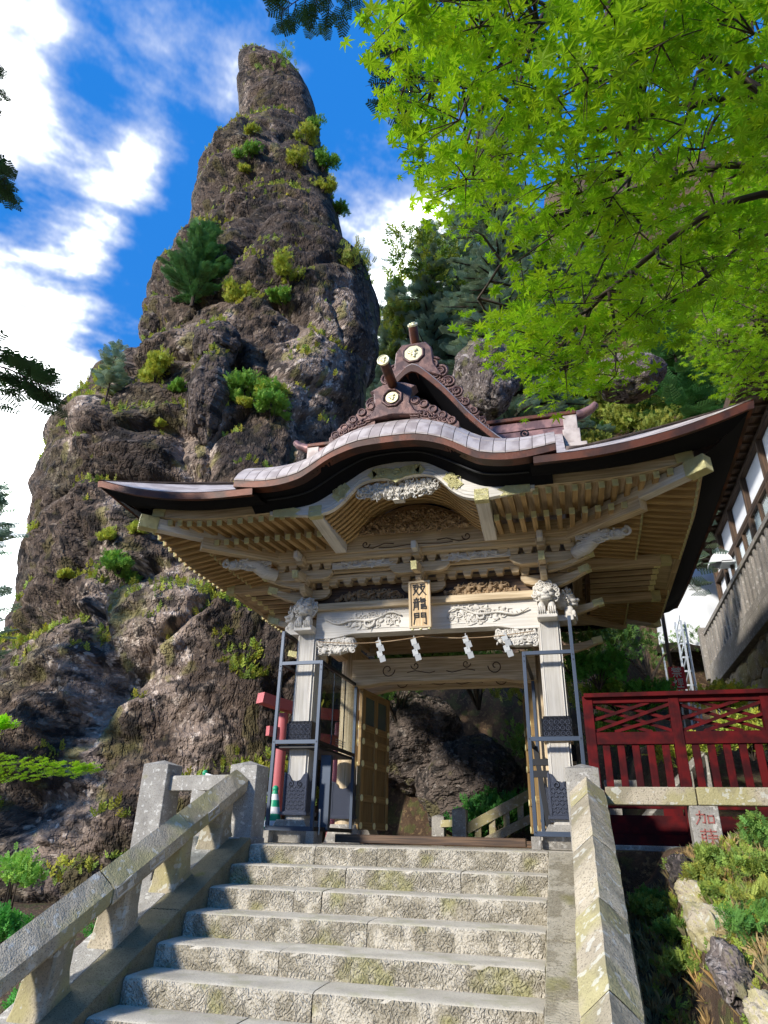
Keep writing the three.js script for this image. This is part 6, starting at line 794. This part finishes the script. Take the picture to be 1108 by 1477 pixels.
// ---------- white building on its stone wall ----------
{
  const XW = 6.4, t = thing('plaster_building', 'white plastered building with dark timber frame and long windows at the right edge', 'building', [7.5, 4.2, -5]), zs = [-11.3, -10.1, -8.55, -6.85, -5.15, -3.45, -1.75, -0.05, 1.65];
  mb().box(XW + 2.1, 6.0, -4.8, 4.1, 3.7, 13).build('wall', M.plaster, t);
  for (const z of zs) mb().box(XW - 0.0, 6.0, z, 0.14, 3.68, 0.1, undefined, { grain: 1 }).build('timber_post', M.timber, t);
  for (const [y, h] of [[7.74, 0.1], [6.78, 0.1], [5.72, 0.1], [4.35, 0.12]]) mb().box(XW + 0.004, y, -4.8, 0.15, h, 13, undefined, { grain: 2 }).build('timber_rail', M.timber, t);
  for (let i = 1; i < zs.length - 1; i++) { const a = zs[i] + 0.06, b = zs[i + 1] - 0.06, c = (a + b) / 2, w = b - a, win = mb(); for (const z of [a + 0.03, c, b - 0.03]) win.box(XW - 0.03, 6.25, z, 0.07, 0.95, 0.055); for (const y of [5.80, 6.70]) win.box(XW - 0.032, y, c, 0.06, 0.06, w); const f = win.build('window_frame', M.timber, t); for (const z of [(a + c) / 2, (b + c) / 2]) { const cur = mb(); cur.add(sheet(26, 1, (u, v) => [XW + 0.035 - 0.012 + 0.014 * Math.sin(u * 40 + i), mix(5.83, 6.67, v), z + (u - 0.5) * (w / 2 - 0.06)])); cur.build('curtain', M.cloth, f); mb().box(XW - 0.02, 6.25, z, 0.006, 0.85, w / 2 - 0.08).build('window_pane', M.glass, f); mb().box(XW + 0.049, 6.25, z, 0.004, 0.86, w / 2 - 0.06).build('window_recess', M.timber, f); } }
  // eaves with rafters
  mb().add(sheet(1, 1, (u, v) => [mix(5.72, 8.9, v), mix(8.06, 10.2, v), mix(-13.2, 2.2, u)])).build('roof', M.woodDark, t); mb().add(sheet(1, 1, (u, v) => [mix(5.72, 8.9, v), mix(7.92, 7.75, v), mix(-13.2, 2.2, u)])).build('soffit', M.woodDark, t); mb().box(5.7, 8.0, -5.5, 0.07, 0.22, 15.4, undefined, { grain: 2 }).build('eave_fascia', M.woodDark, t); mb().bar([5.7, 8.05, -13.2], [8.9, 10.2, -13.2], 0.06, 0.26).build('bargeboard', M.woodDark, t);
  for (let k = 0; k < 40; k++) mb().bar([5.75, 7.885, -12.9 + k * 0.37], [6.5, 7.85, -12.9 + k * 0.37], 0.06, 0.07).build('rafter', M.timber, t);
  // wall lamp hood
  const l = mb(); l.add(new THREE.CylinderGeometry(0.26, 0.26, 0.5, 18, 1, false, 0, Math.PI).rotateZ(Math.PI / 2).rotateY(Math.PI / 2), xf([XW - 0.3, 6.55, -9.3], [0, 0, 0])).box(XW - 0.15, 6.55, -9.3, 0.3, 0.05, 0.5); l.build('vent_hood', M.white, t);
}
{
  const t = thing('balcony_railing', 'weathered concrete balustrade with slanted slats along the white building', 'railing', [5.85, 4.3, -5]); mb().box(5.85, 5.33, -4.6, 0.17, 0.11, 13.6, undefined, { grain: 2, round: 0.01 }).build('top_rail', M.concrete, t); mb().box(5.85, 4.33, -4.6, 0.2, 0.16, 13.6, undefined, { grain: 2, round: 0.01 }).build('base_rail', M.concrete, t); for (let k = 0; k < 40; k++) { mb().box(5.85, 4.84, -11.2 + k * 0.34, 0.11, 0.9, 0.17, undefined, { round: 0.01, tint: 0.85 + 0.3 * RU() }).build('baluster', M.concrete, t); } mb().box(5.83, 4.8, -11.45, 0.3, 1.4, 0.28, undefined, { round: 0.012 }).build('end_post', M.concrete, t);
  const u = thing('terrace', 'pale concrete terrace edge under the balustrade of the white building', 'terrace', [7, 4, -5]); mb().box(7.9, 4.05, -4.6, 4.3, 0.4, 13.7).build('slab', M.concrete, u);
}
{
  const t = thing('retaining_wall', 'rough stone retaining wall below the balustrade at the right', 'wall', [5.9, 0, -5]), r = rng(88); mb().box(7.9, 1.4, -4.6, 4.0, 4.9, 13.4).build('core', M.concrete, t);
  for (let row = 0; row < 7; row++) { let z = -11.3 + r() * 0.4; while (z < 2) { const w = 0.65 + 0.7 * r(), h = 0.56; mb().add(boulder(row * 31 + Math.floor(z * 7), 0.09, h * 0.5, w * 0.5, 2, 0.3), xf([5.9, 0.15 + row * h + (r() - 0.5) * 0.06, z + w / 2], [0, 0, 0]), { tint: 0.8 + 0.4 * r() }).build('stone', M.wallStone, t); z += w; } }
}
// ---------- white sheeted scaffold and truss mast, red sign ----------
{
  const t = thing('sheeted_canopy', 'white weather sheet stretched over scaffolding behind the gate roof', 'canopy', [6, 6, -13.5]); const f = (u, v) => { const x = mix(4.9, 8.2, u), y = mix(5.95, 9.2, v) + 0.12 * Math.sin(u * 9) * (1 - v) - 0.35 * (1 - v) * (1 - Math.abs(u - 0.3)) + 0.03 * n3(u * 6, v * 6, 1); return [x, y, -13.8 + 0.25 * Math.sin(v * 3) + 0.1 * n3(u * 5, v * 5, 3)]; }; mb().add(sheet(40, 30, f)).build('sheet', M.cloth, t); mb().add(sheet(20, 10, (u, v) => [mix(4.9, 8.2, u), mix(5.75, 5.9, v) + 0.03 * n3(u * 9, v * 5, 7), mix(-13.8, -16, v)])).build('sheet_skirt', M.cloth, t); for (const y of [6.6, 7.5]) mb().bar([4.9, y, -13.95], [8.2, y, -13.95], 0.05, 0.05).build('pipe', M.aluminium, t); for (const x of [5.0, 6.3, 7.6]) mb().bar([x, 0.5, -14], [x, 9.2, -14], 0.05, 0.05).build('pipe', M.aluminium, t);
  const m = thing('truss_mast', 'slim silver truss mast holding up the white sheet', 'mast', [5.5, 2, -12.6]); for (const [dx, dz] of [[-0.13, 0], [0.13, 0], [0, 0.2]]) mb().bar([5.42 + dx, 1.5, -12.6 + dz], [5.42 + dx, 6.05, -12.6 + dz], 0.055, 0.055).build('chord', M.aluminium, m); for (let k = 0; k < 11; k++) { mb().box(5.42, 1.8 + k * 0.4, -12.6, 0.26, 0.05, 0.05).build('lacing', M.aluminium, m); mb().bar([5.29, 1.8 + k * 0.4, -12.58], [5.42, 2.2 + k * 0.4, -12.4], 0.03, 0.03).build('lacing', M.aluminium, m); }
  const p = thing('sign_pole', 'dark slim pole under the corner of the gate roof', 'pole', [4.45, 1, -8.4]); mb().cyl(4.42, 3.1, -8.4, 0.045, 0.045, 4.4, 10).build('pole', M.woodDark, p);
  const s = thing('red_sign', 'small red notice sign with white characters above the fence', 'sign', [4.5, 3.5, -8]); mb().box(4.47, 3.47, -8, 0.34, 0.5, 0.03).build('panel', M.signRed, s); mb().cyl(4.47, 2.4, -8.02, 0.02, 0.02, 1.7, 8).build('stick', M.aluminium, s);
  const K = [[[-0.09, 0.09], [-0.01, 0.09]], [[-0.05, 0.115], [-0.05, 0.04]], [[-0.05, 0.09], [-0.09, 0.05]], [[-0.05, 0.09], [-0.01, 0.05]], [[0.01, 0.09], [0.09, 0.09]], [[0.05, 0.115], [0.05, 0.04]], [[0.05, 0.09], [0.01, 0.05]], [[0.05, 0.09], [0.09, 0.05]], [[-0.06, 0.02], [0.06, 0.02]], [[-0.09, -0.02], [0.09, -0.02]], [[0, -0.02], [0, -0.1], [-0.02, -0.09]], [[-0.04, -0.05], [-0.075, -0.09]], [[0.04, -0.05], [0.075, -0.09]]], K2 = [[[-0.06, 0.1], [-0.06, -0.03], [-0.09, -0.1]], [[-0.09, 0.06], [-0.085, 0.02]], [[-0.03, 0.06], [-0.04, 0.02]], [[-0.06, -0.03], [-0.03, -0.08]], [[0.0, 0.09], [0.1, 0.09]], [[0.01, 0.06], [0.09, 0.06], [0.09, 0.02], [0.01, 0.02], [0.01, 0.06]], [[0.05, 0.09], [0.05, -0.08]], [[0.005, -0.02], [0.095, -0.02]], [[-0.005, -0.085], [0.1, -0.085]]]; const b = mb(); strokes(b, K, xf([4.47, 3.59, -7.984]), 0.024); strokes(b, K2, xf([4.47, 3.35, -7.984]), 0.022); b.build('characters', M.white, s);
}
// black pipe at the far left
{ const b = mb().tube([[-7.6, 0.35, 0.6], [-6.9, 0.32, 0.55], [-6.55, 0.42, 0.5], [-6.45, 0.6, 0.45]], 0.06, 10); tag(b.build('drain_pipe', M.black, null), 'short black curved pipe against the rock at the left edge', 'pipe'); }
// ---------- maples overhead, framing branches, small plants ----------
function maple(label, base, sprays, m, size, seed, limbs, maxParts) {
  const r = rng(seed), t = thing('maple_tree', label, 'tree', base.toArray()), L = [], tw = mb(), lb = mb();
  tw.add(sweep([base, base.clone().add(V(-0.1, 1.6, -0.2)), limbs[0][0]], (q) => 0.16 - 0.06 * q, 10)); tw.build('trunk', M.bark, t);
  for (const l of limbs) { const c = new THREE.CatmullRomCurve3(l); lb.add(sweep(c.getPoints(18), (q) => 0.03 * (1.1 - 0.8 * q), 7)); } lb.build('branch', M.bark, t);
  const nodes = limbs.flatMap((l) => new THREE.CatmullRomCurve3(l).getPoints(14)), tg = mb();
  for (const [c, R, n] of sprays) {
    let best = nodes[0], bd = 1e9; for (const q of nodes) { const d = q.distanceTo(c) + Math.max(0, c.y - q.y) * 0.2; if (d < bd) { bd = d; best = q; } }
    const mid = best.clone().lerp(c, 0.5).add(V((r() - 0.5) * 0.2, 0.08 * bd, (r() - 0.5) * 0.2)); tg.add(sweep([best, mid, c], (q) => 0.012 * (1.3 - q), 5));
    const nx = (r() - 0.5) * 0.5, nz = (r() - 0.5) * 0.5, twigs = 4; for (let k = 0; k < twigs; k++) { const a = r() * 6.28, e = c.clone().add(V(Math.cos(a) * R * 0.8, -R * 0.1 + (Math.cos(a) * nx + Math.sin(a) * nz) * R, Math.sin(a) * R * 0.8)); tg.add(sweep([c, c.clone().lerp(e, 0.5).add(V(0, 0.02, 0)), e], (q) => 0.004 * (1.3 - q), 4)); }
    for (let i = 0; i < n; i++) { const a = r() * 6.28, d = Math.sqrt(r()) * R, p = c.clone().add(V(Math.cos(a) * d, (Math.cos(a) * nx + Math.sin(a) * nz) * d - 0.18 * d * d / R + (r() - 0.5) * 0.16 * R, Math.sin(a) * d)); L.push([p, [-1.2 + (r() - 0.5) * 1.5 - 0.3 * r(), a + 1.57 + (r() - 0.5) * 1.8, (r() - 0.5) * 1.3], size * (0.65 + 0.7 * r())]); }
  }
  tg.build('twig', M.bark, t);
  const inv = camera.matrixWorldInverse; camera.updateMatrixWorld(true); const vis = (p) => { const q = p.clone().applyMatrix4(inv); return q.z < -0.3 && Math.abs(q.x / q.z) < 0.58 && Math.abs(q.y / q.z) < 0.77; };
  const shown = L.filter((l) => vis(l[0])).sort((a, b) => a[0].distanceTo(camera.position) / a[2] - b[0].distanceTo(camera.position) / b[2]), single = new Set(shown.slice(0, maxParts)), variants = [0.93, 1, 1.07].map((k) => { const q = m.clone(); q.name = m.name; q.color.multiplyScalar(k); return q; });
  for (const l of single) { const o = new THREE.Mesh(mapleLeaf, variants[Math.floor(r() * 3)]), w = worldOf(t); o.name = 'leaf'; o.position.set(l[0].x - w.x, l[0].y - w.y, l[0].z - w.z); o.rotation.set(...l[1], 'YXZ'); o.scale.setScalar(l[2]); o.castShadow = o.receiveShadow = true; t.add(o); }
  scatter(t, 'foliage', mapleLeaf, m, L.filter((l) => !single.has(l)), 0.22, r); return L.length;
}
{
  const r = rng(2024), sp = [];
  // crown outline as it hangs: left limit of the leaves for a given height in the picture, and the lower fringe
  const left = smooth([0, 60, 110, 150, 200, 255, 300, 360, 420, 480, 520, 575], [560, 560, 585, 575, 620, 605, 720, 715, 690, 690, 735, 800]), right = smooth([0, 300, 400, 440, 480, 520, 580], [1230, 1230, 1010, 985, 965, 945, 880]);
  for (let k = 0; k < 2600 && sp.length < 150; k++) { const py = -60 + 640 * r(), px = 540 + 680 * r(); if (px < left(Math.max(0, py)) || px > right(py)) continue; if (Math.hypot(px - 965, (py - 120)) < 34 || Math.hypot(px - 650, py - 205) < 30 || Math.hypot(px - 1010, py - 300) < 40 || Math.hypot(px - 810, py - 20) < 26 || Math.hypot(px - 700, py - 200) < 25 || Math.hypot(px - 950, py - 400) < 26) continue; const dep = mix(3.4, 5.6, clamp((py - 40) / 520)) * (0.82 + 0.42 * r()) + clamp((760 - px) / 500) * 1.2; const R = 0.25 + 0.2 * r(); sp.push([at(px + (R * 400) / dep * 0.6 * Math.sign(900 - px) * 0.5, py, dep), R, Math.round(22 + 20 * r())]); }
  for (const [px, py, d, R, n] of [[548, 40, 4.6, 0.18, 16], [560, 120, 4.8, 0.2, 18], [600, 150, 4.7, 0.24, 26], [590, 215, 5.0, 0.18, 16], [610, 240, 5.0, 0.2, 18], [640, 180, 4.9, 0.26, 26], [575, 70, 4.5, 0.24, 26], [680, 330, 5.6, 0.26, 30], [690, 470, 6.2, 0.24, 30], [790, 560, 6.0, 0.2, 26], [830, 545, 6.0, 0.22, 28], [760, 530, 6.1, 0.24, 30]]) sp.push([at(px, py, d), R, n]);
  const b = V(6.9, -0.6, 4.6), f = V(6.3, 3.4, 3.4), limbs = [[f, at(1130, 330, 5.2), at(980, 430, 5.2), at(840, 500, 5.6)], [f, at(1120, 240, 4.8), at(930, 270, 4.8), at(760, 340, 5.4), at(690, 430, 6)], [f, at(1150, 150, 4.2), at(1000, 150, 4.2), at(830, 190, 4.6), at(700, 130, 4.6), at(590, 110, 4.7)], [f, at(1160, 30, 3.6), at(990, -20, 3.6), at(800, 30, 4), at(640, 40, 4.4)], [f, at(1100, 280, 4.4), at(900, 400, 4.8), at(790, 520, 5.8)], [f, at(1080, 120, 3.8), at(960, 60, 3.8), at(900, 300, 4.4)]];
  maple('large maple with bright green star-shaped leaves hanging over the upper right', b, sp, M.maple, 0.077, 9, limbs, 300);
  const s2 = []; for (let k = 0; k < 1500 && s2.length < 120; k++) { const py = 240 + 300 * r(), px = 985 + 220 * r(); if (px < lut([240, 330, 420, 520, 540], [1080, 1020, 1000, 1030, 1080])(py) ) continue; s2.push([at(px, py, 8.2 + 2.2 * r()), 0.38 + 0.2 * r(), Math.round(42 + 24 * r())]); }
  const f2 = V(9.5, 6.0, -1.2); maple('second maple at the right edge with small sunlit yellow-green leaves', V(9.6, 4.2, -1), s2, M.maple, 0.075, 19, [[f2, at(1180, 330, 9), at(1080, 360, 9), at(1010, 420, 9)], [f2, at(1190, 450, 9.4), at(1090, 470, 9.4), at(1040, 500, 9.4)], [f2, at(1150, 300, 8.8), at(1050, 320, 8.8)]], 60);
}
firBranch('dark fir branch reaching in at the middle of the left edge', [at(-90, 560, 9), at(-10, 528, 9), at(40, 545, 9), at(70, 562, 9)], M.fir, 0.42, 20, 41); firBranch('small tip of a dark fir branch at the upper left edge', [at(-60, 230, 9), at(-15, 245, 9), at(10, 262, 9)], M.fir, 0.3, 12, 42); firBranch('tiny dark fir tip at the left edge near the top', [at(-50, 110, 9), at(2, 120, 9)], M.fir, 0.22, 8, 43); firBranch('dark fir spray hanging at the top centre of the view', [at(540, -70, 7), at(480, -22, 7), at(430, 0, 7), at(402, 22, 7)], M.fir, 0.24, 16, 44); firBranch('dark fir twig hanging behind the maple at the top', [at(640, -30, 8.5), at(600, 60, 8.5), at(572, 120, 8.5), at(560, 175, 8.5)], M.fir, 0.26, 14, 45);
{ const o = camera.position; for (const [px, py, z, H, R, label, sd] of [[-12, 690, -4, 9.2, 1.7, 'blue-green conifer cut by the left edge beside the rock', 46]]) { const d = at(px, py, 1).sub(o), k = (z - o.z) / d.z, p = d.multiplyScalar(k).add(o); conifer(label, V(p.x, p.y - H, z), H, R, { m: M.cedar, spray: 0.5, seed: sd, dens: 1.2, y0: 0.2 }); } }
firBranch('grey-green conifer twigs between the gate roof and the white building', [at(1030, 640, 14), at(1000, 700, 14), at(990, 790, 14), at(985, 840, 14)], M.cedar, 0.6, 18, 47, 'fir_branch', 0.9);
// leafy branch over the left rail, plants around
{
  const r = rng(55), t = thing('leafy_branch', 'sunlit leafy branch reaching in from the left edge before the rock', 'branch', at(-30, 1105, 7).toArray()), L = [], b = mb(), A = at(-60, 1110, 7), B = at(135, 1112, 7); b.add(sweep([A, A.clone().lerp(B, 0.5).add(V(0, 0.06, 0)), B], (q) => 0.012 * (1.2 - q), 5)); for (let i = 0; i < 330; i++) { const q = r(), w = 0.22 * Math.pow(1 - q, 0.6) + 0.03, p = A.clone().lerp(B, q).add(V((r() - 0.5) * 0.1, (r() - 0.45) * w * 1.2, (r() - 0.5) * w * 3)); L.push([p, [-1.35 + (r() - 0.5) * 0.5, -1.57 + (r() - 0.5) * 1.6, (r() - 0.5) * 0.4], 0.06 + 0.035 * r()]); }
  b.build('twig', M.bark, t); scatter(t, 'foliage', leafSprig, M.maple, L, 0.2, r, [1.0, 1.0, 1.6]);
  for (const [px, py, d, R, m, label, n] of [[20, 1250, 7.6, 0.42, 'shrubGreen', 'green leafy plant at the left edge below the branch', 150], [10, 1330, 7.0, 0.4, 'ivy', 'low green plant in the bottom left by the handrail', 150], [150, 1345, 8.2, 0.3, 'ivy', 'green leaves showing between the rail posts at left', 110], [60, 1440, 6.0, 0.32, 'ivy', 'ferny plant under the handrail in the bottom left corner', 130], [5, 1045, 7.3, 0.16, 'maple', 'small pale leaf cluster at the left edge above the branch', 40]]) bush(label, at(px, py, d).add(V(0, -R * 0.55, 0)), R, { m: M[m], geo: leafSprig, n: n * 2, leaf: 0.09, seed: px + 7, flat: 0.6, root: groundY(at(px, py, d).x, at(px, py, d).z), name: 'plant', cat: 'plant', tint: [1.5, 1.5, 1.3] });
  // right bank
  const spots = [[3.4, 0.75, 0.24, 'light-green weeds at the top of the bank below the fence post'], [3.9, 0.6, 0.34, 'yellow-green weeds at the right edge of the bank'], [3.6, 1.3, 0.34, 'bright yellow-green leafy clump in the middle of the bank'], [3.45, 1.9, 0.26, 'small bright clump lower on the bank'], [3.95, 1.6, 0.3, 'weeds at the far right of the bank'], [3.15, 1.0, 0.2, 'yellow-green weeds growing between the edging stones'], [3.3, 2.35, 0.26, 'leafy weeds overhanging the lower edging stones'], [3.75, 2.2, 0.3, 'pale green weeds in the lower middle of the bank'], [3.2, 1.5, 0.16, 'small leafy tuft over the third edging stone'], [3.6, 2.7, 0.2, 'low green tuft near the bottom right of the bank'], [2.75, 0.55, 0.24, 'dark green leaves beside the handrail post'], [2.85, 0.95, 0.18, 'green leafy sprig in the trench by the handrail'], [2.9, 1.6, 0.22, 'yellowish weeds hanging in the trench'], [2.85, 2.4, 0.2, 'small green plant low in the trench'], [3.05, 0.35, 0.12, 'weeds at the foot of the low granite fence'], [4.4, 0.9, 0.35, 'weeds beyond the right edge of the bank'], [2.72, 0.25, 0.2, 'broad green leaves at the corner of the handrail and fence']];
  spots.forEach(([x, z, R, label], i) => bush(label, V(x, bankY(x, z), z), R, { m: i % 5 === 1 || i === 6 || i === 7 ? M.shrubGreen : M.shrub, geo: i % 3 ? leafSprig : fineSprig, n: 320, leaf: 0.07, seed: 300 + i, flat: 0.55, name: 'weed', cat: 'plant', tint: i % 2 ? [1, 1, 1] : [0.8, 0.95, 0.9] }));
  const G = []; for (let i = 0; i < 2000; i++) { const x = 2.55 + 3.2 * Math.pow(r(), 1.7), z = 0 + 5 * r(); G.push([V(x, bankY(x, z) - 0.01, z), [(r() - 0.5) * 1.4, r() * 6.28, (r() - 0.5) * 1.4], 0.07 + 0.11 * r()]); } const gh = thing('dry_grass', 'dry straw and dead stalks scattered over the bank', 'grass', [3.4, -0.5, 2], undefined, 'stuff'); scatter(gh, 'straw', grassTuft, M.straw, G, 0.35, r);
  const lf = []; for (let i = 0; i < 5200; i++) { const x = 2.6 + 3 * r(), z = 4.6 * r(); if (fbm3(x * 1.5, 1, z * 1.5, 3) < -0.12) continue; lf.push([V(x, bankY(x, z) + 0.02, z), rndE(r), 0.04 + 0.05 * r()]); } const gc = thing('ground_cover', 'small-leaved green ground cover on the bank', 'plants', [3.4, -0.5, 2], undefined, 'stuff'); scatter(gc, 'foliage', leafSprig, M.shrub, lf, 0.35, r, [0.95, 1.05, 0.9]);
  // behind the red fence
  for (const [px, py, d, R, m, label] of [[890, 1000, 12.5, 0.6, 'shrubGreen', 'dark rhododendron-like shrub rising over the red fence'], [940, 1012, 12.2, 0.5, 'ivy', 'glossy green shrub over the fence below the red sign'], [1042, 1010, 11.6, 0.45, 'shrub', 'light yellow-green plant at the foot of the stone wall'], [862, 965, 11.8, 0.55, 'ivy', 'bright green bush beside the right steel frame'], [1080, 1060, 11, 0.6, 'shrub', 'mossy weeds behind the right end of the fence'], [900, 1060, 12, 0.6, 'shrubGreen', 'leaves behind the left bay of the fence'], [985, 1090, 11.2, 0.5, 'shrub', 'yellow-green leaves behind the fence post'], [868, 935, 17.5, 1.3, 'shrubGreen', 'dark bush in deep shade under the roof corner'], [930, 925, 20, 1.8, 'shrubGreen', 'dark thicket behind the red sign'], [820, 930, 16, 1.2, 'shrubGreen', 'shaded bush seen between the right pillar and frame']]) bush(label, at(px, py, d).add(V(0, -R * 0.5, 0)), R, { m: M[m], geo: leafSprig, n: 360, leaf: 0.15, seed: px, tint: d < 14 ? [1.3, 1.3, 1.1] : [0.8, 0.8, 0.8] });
}
renderer.render(scene, camera);
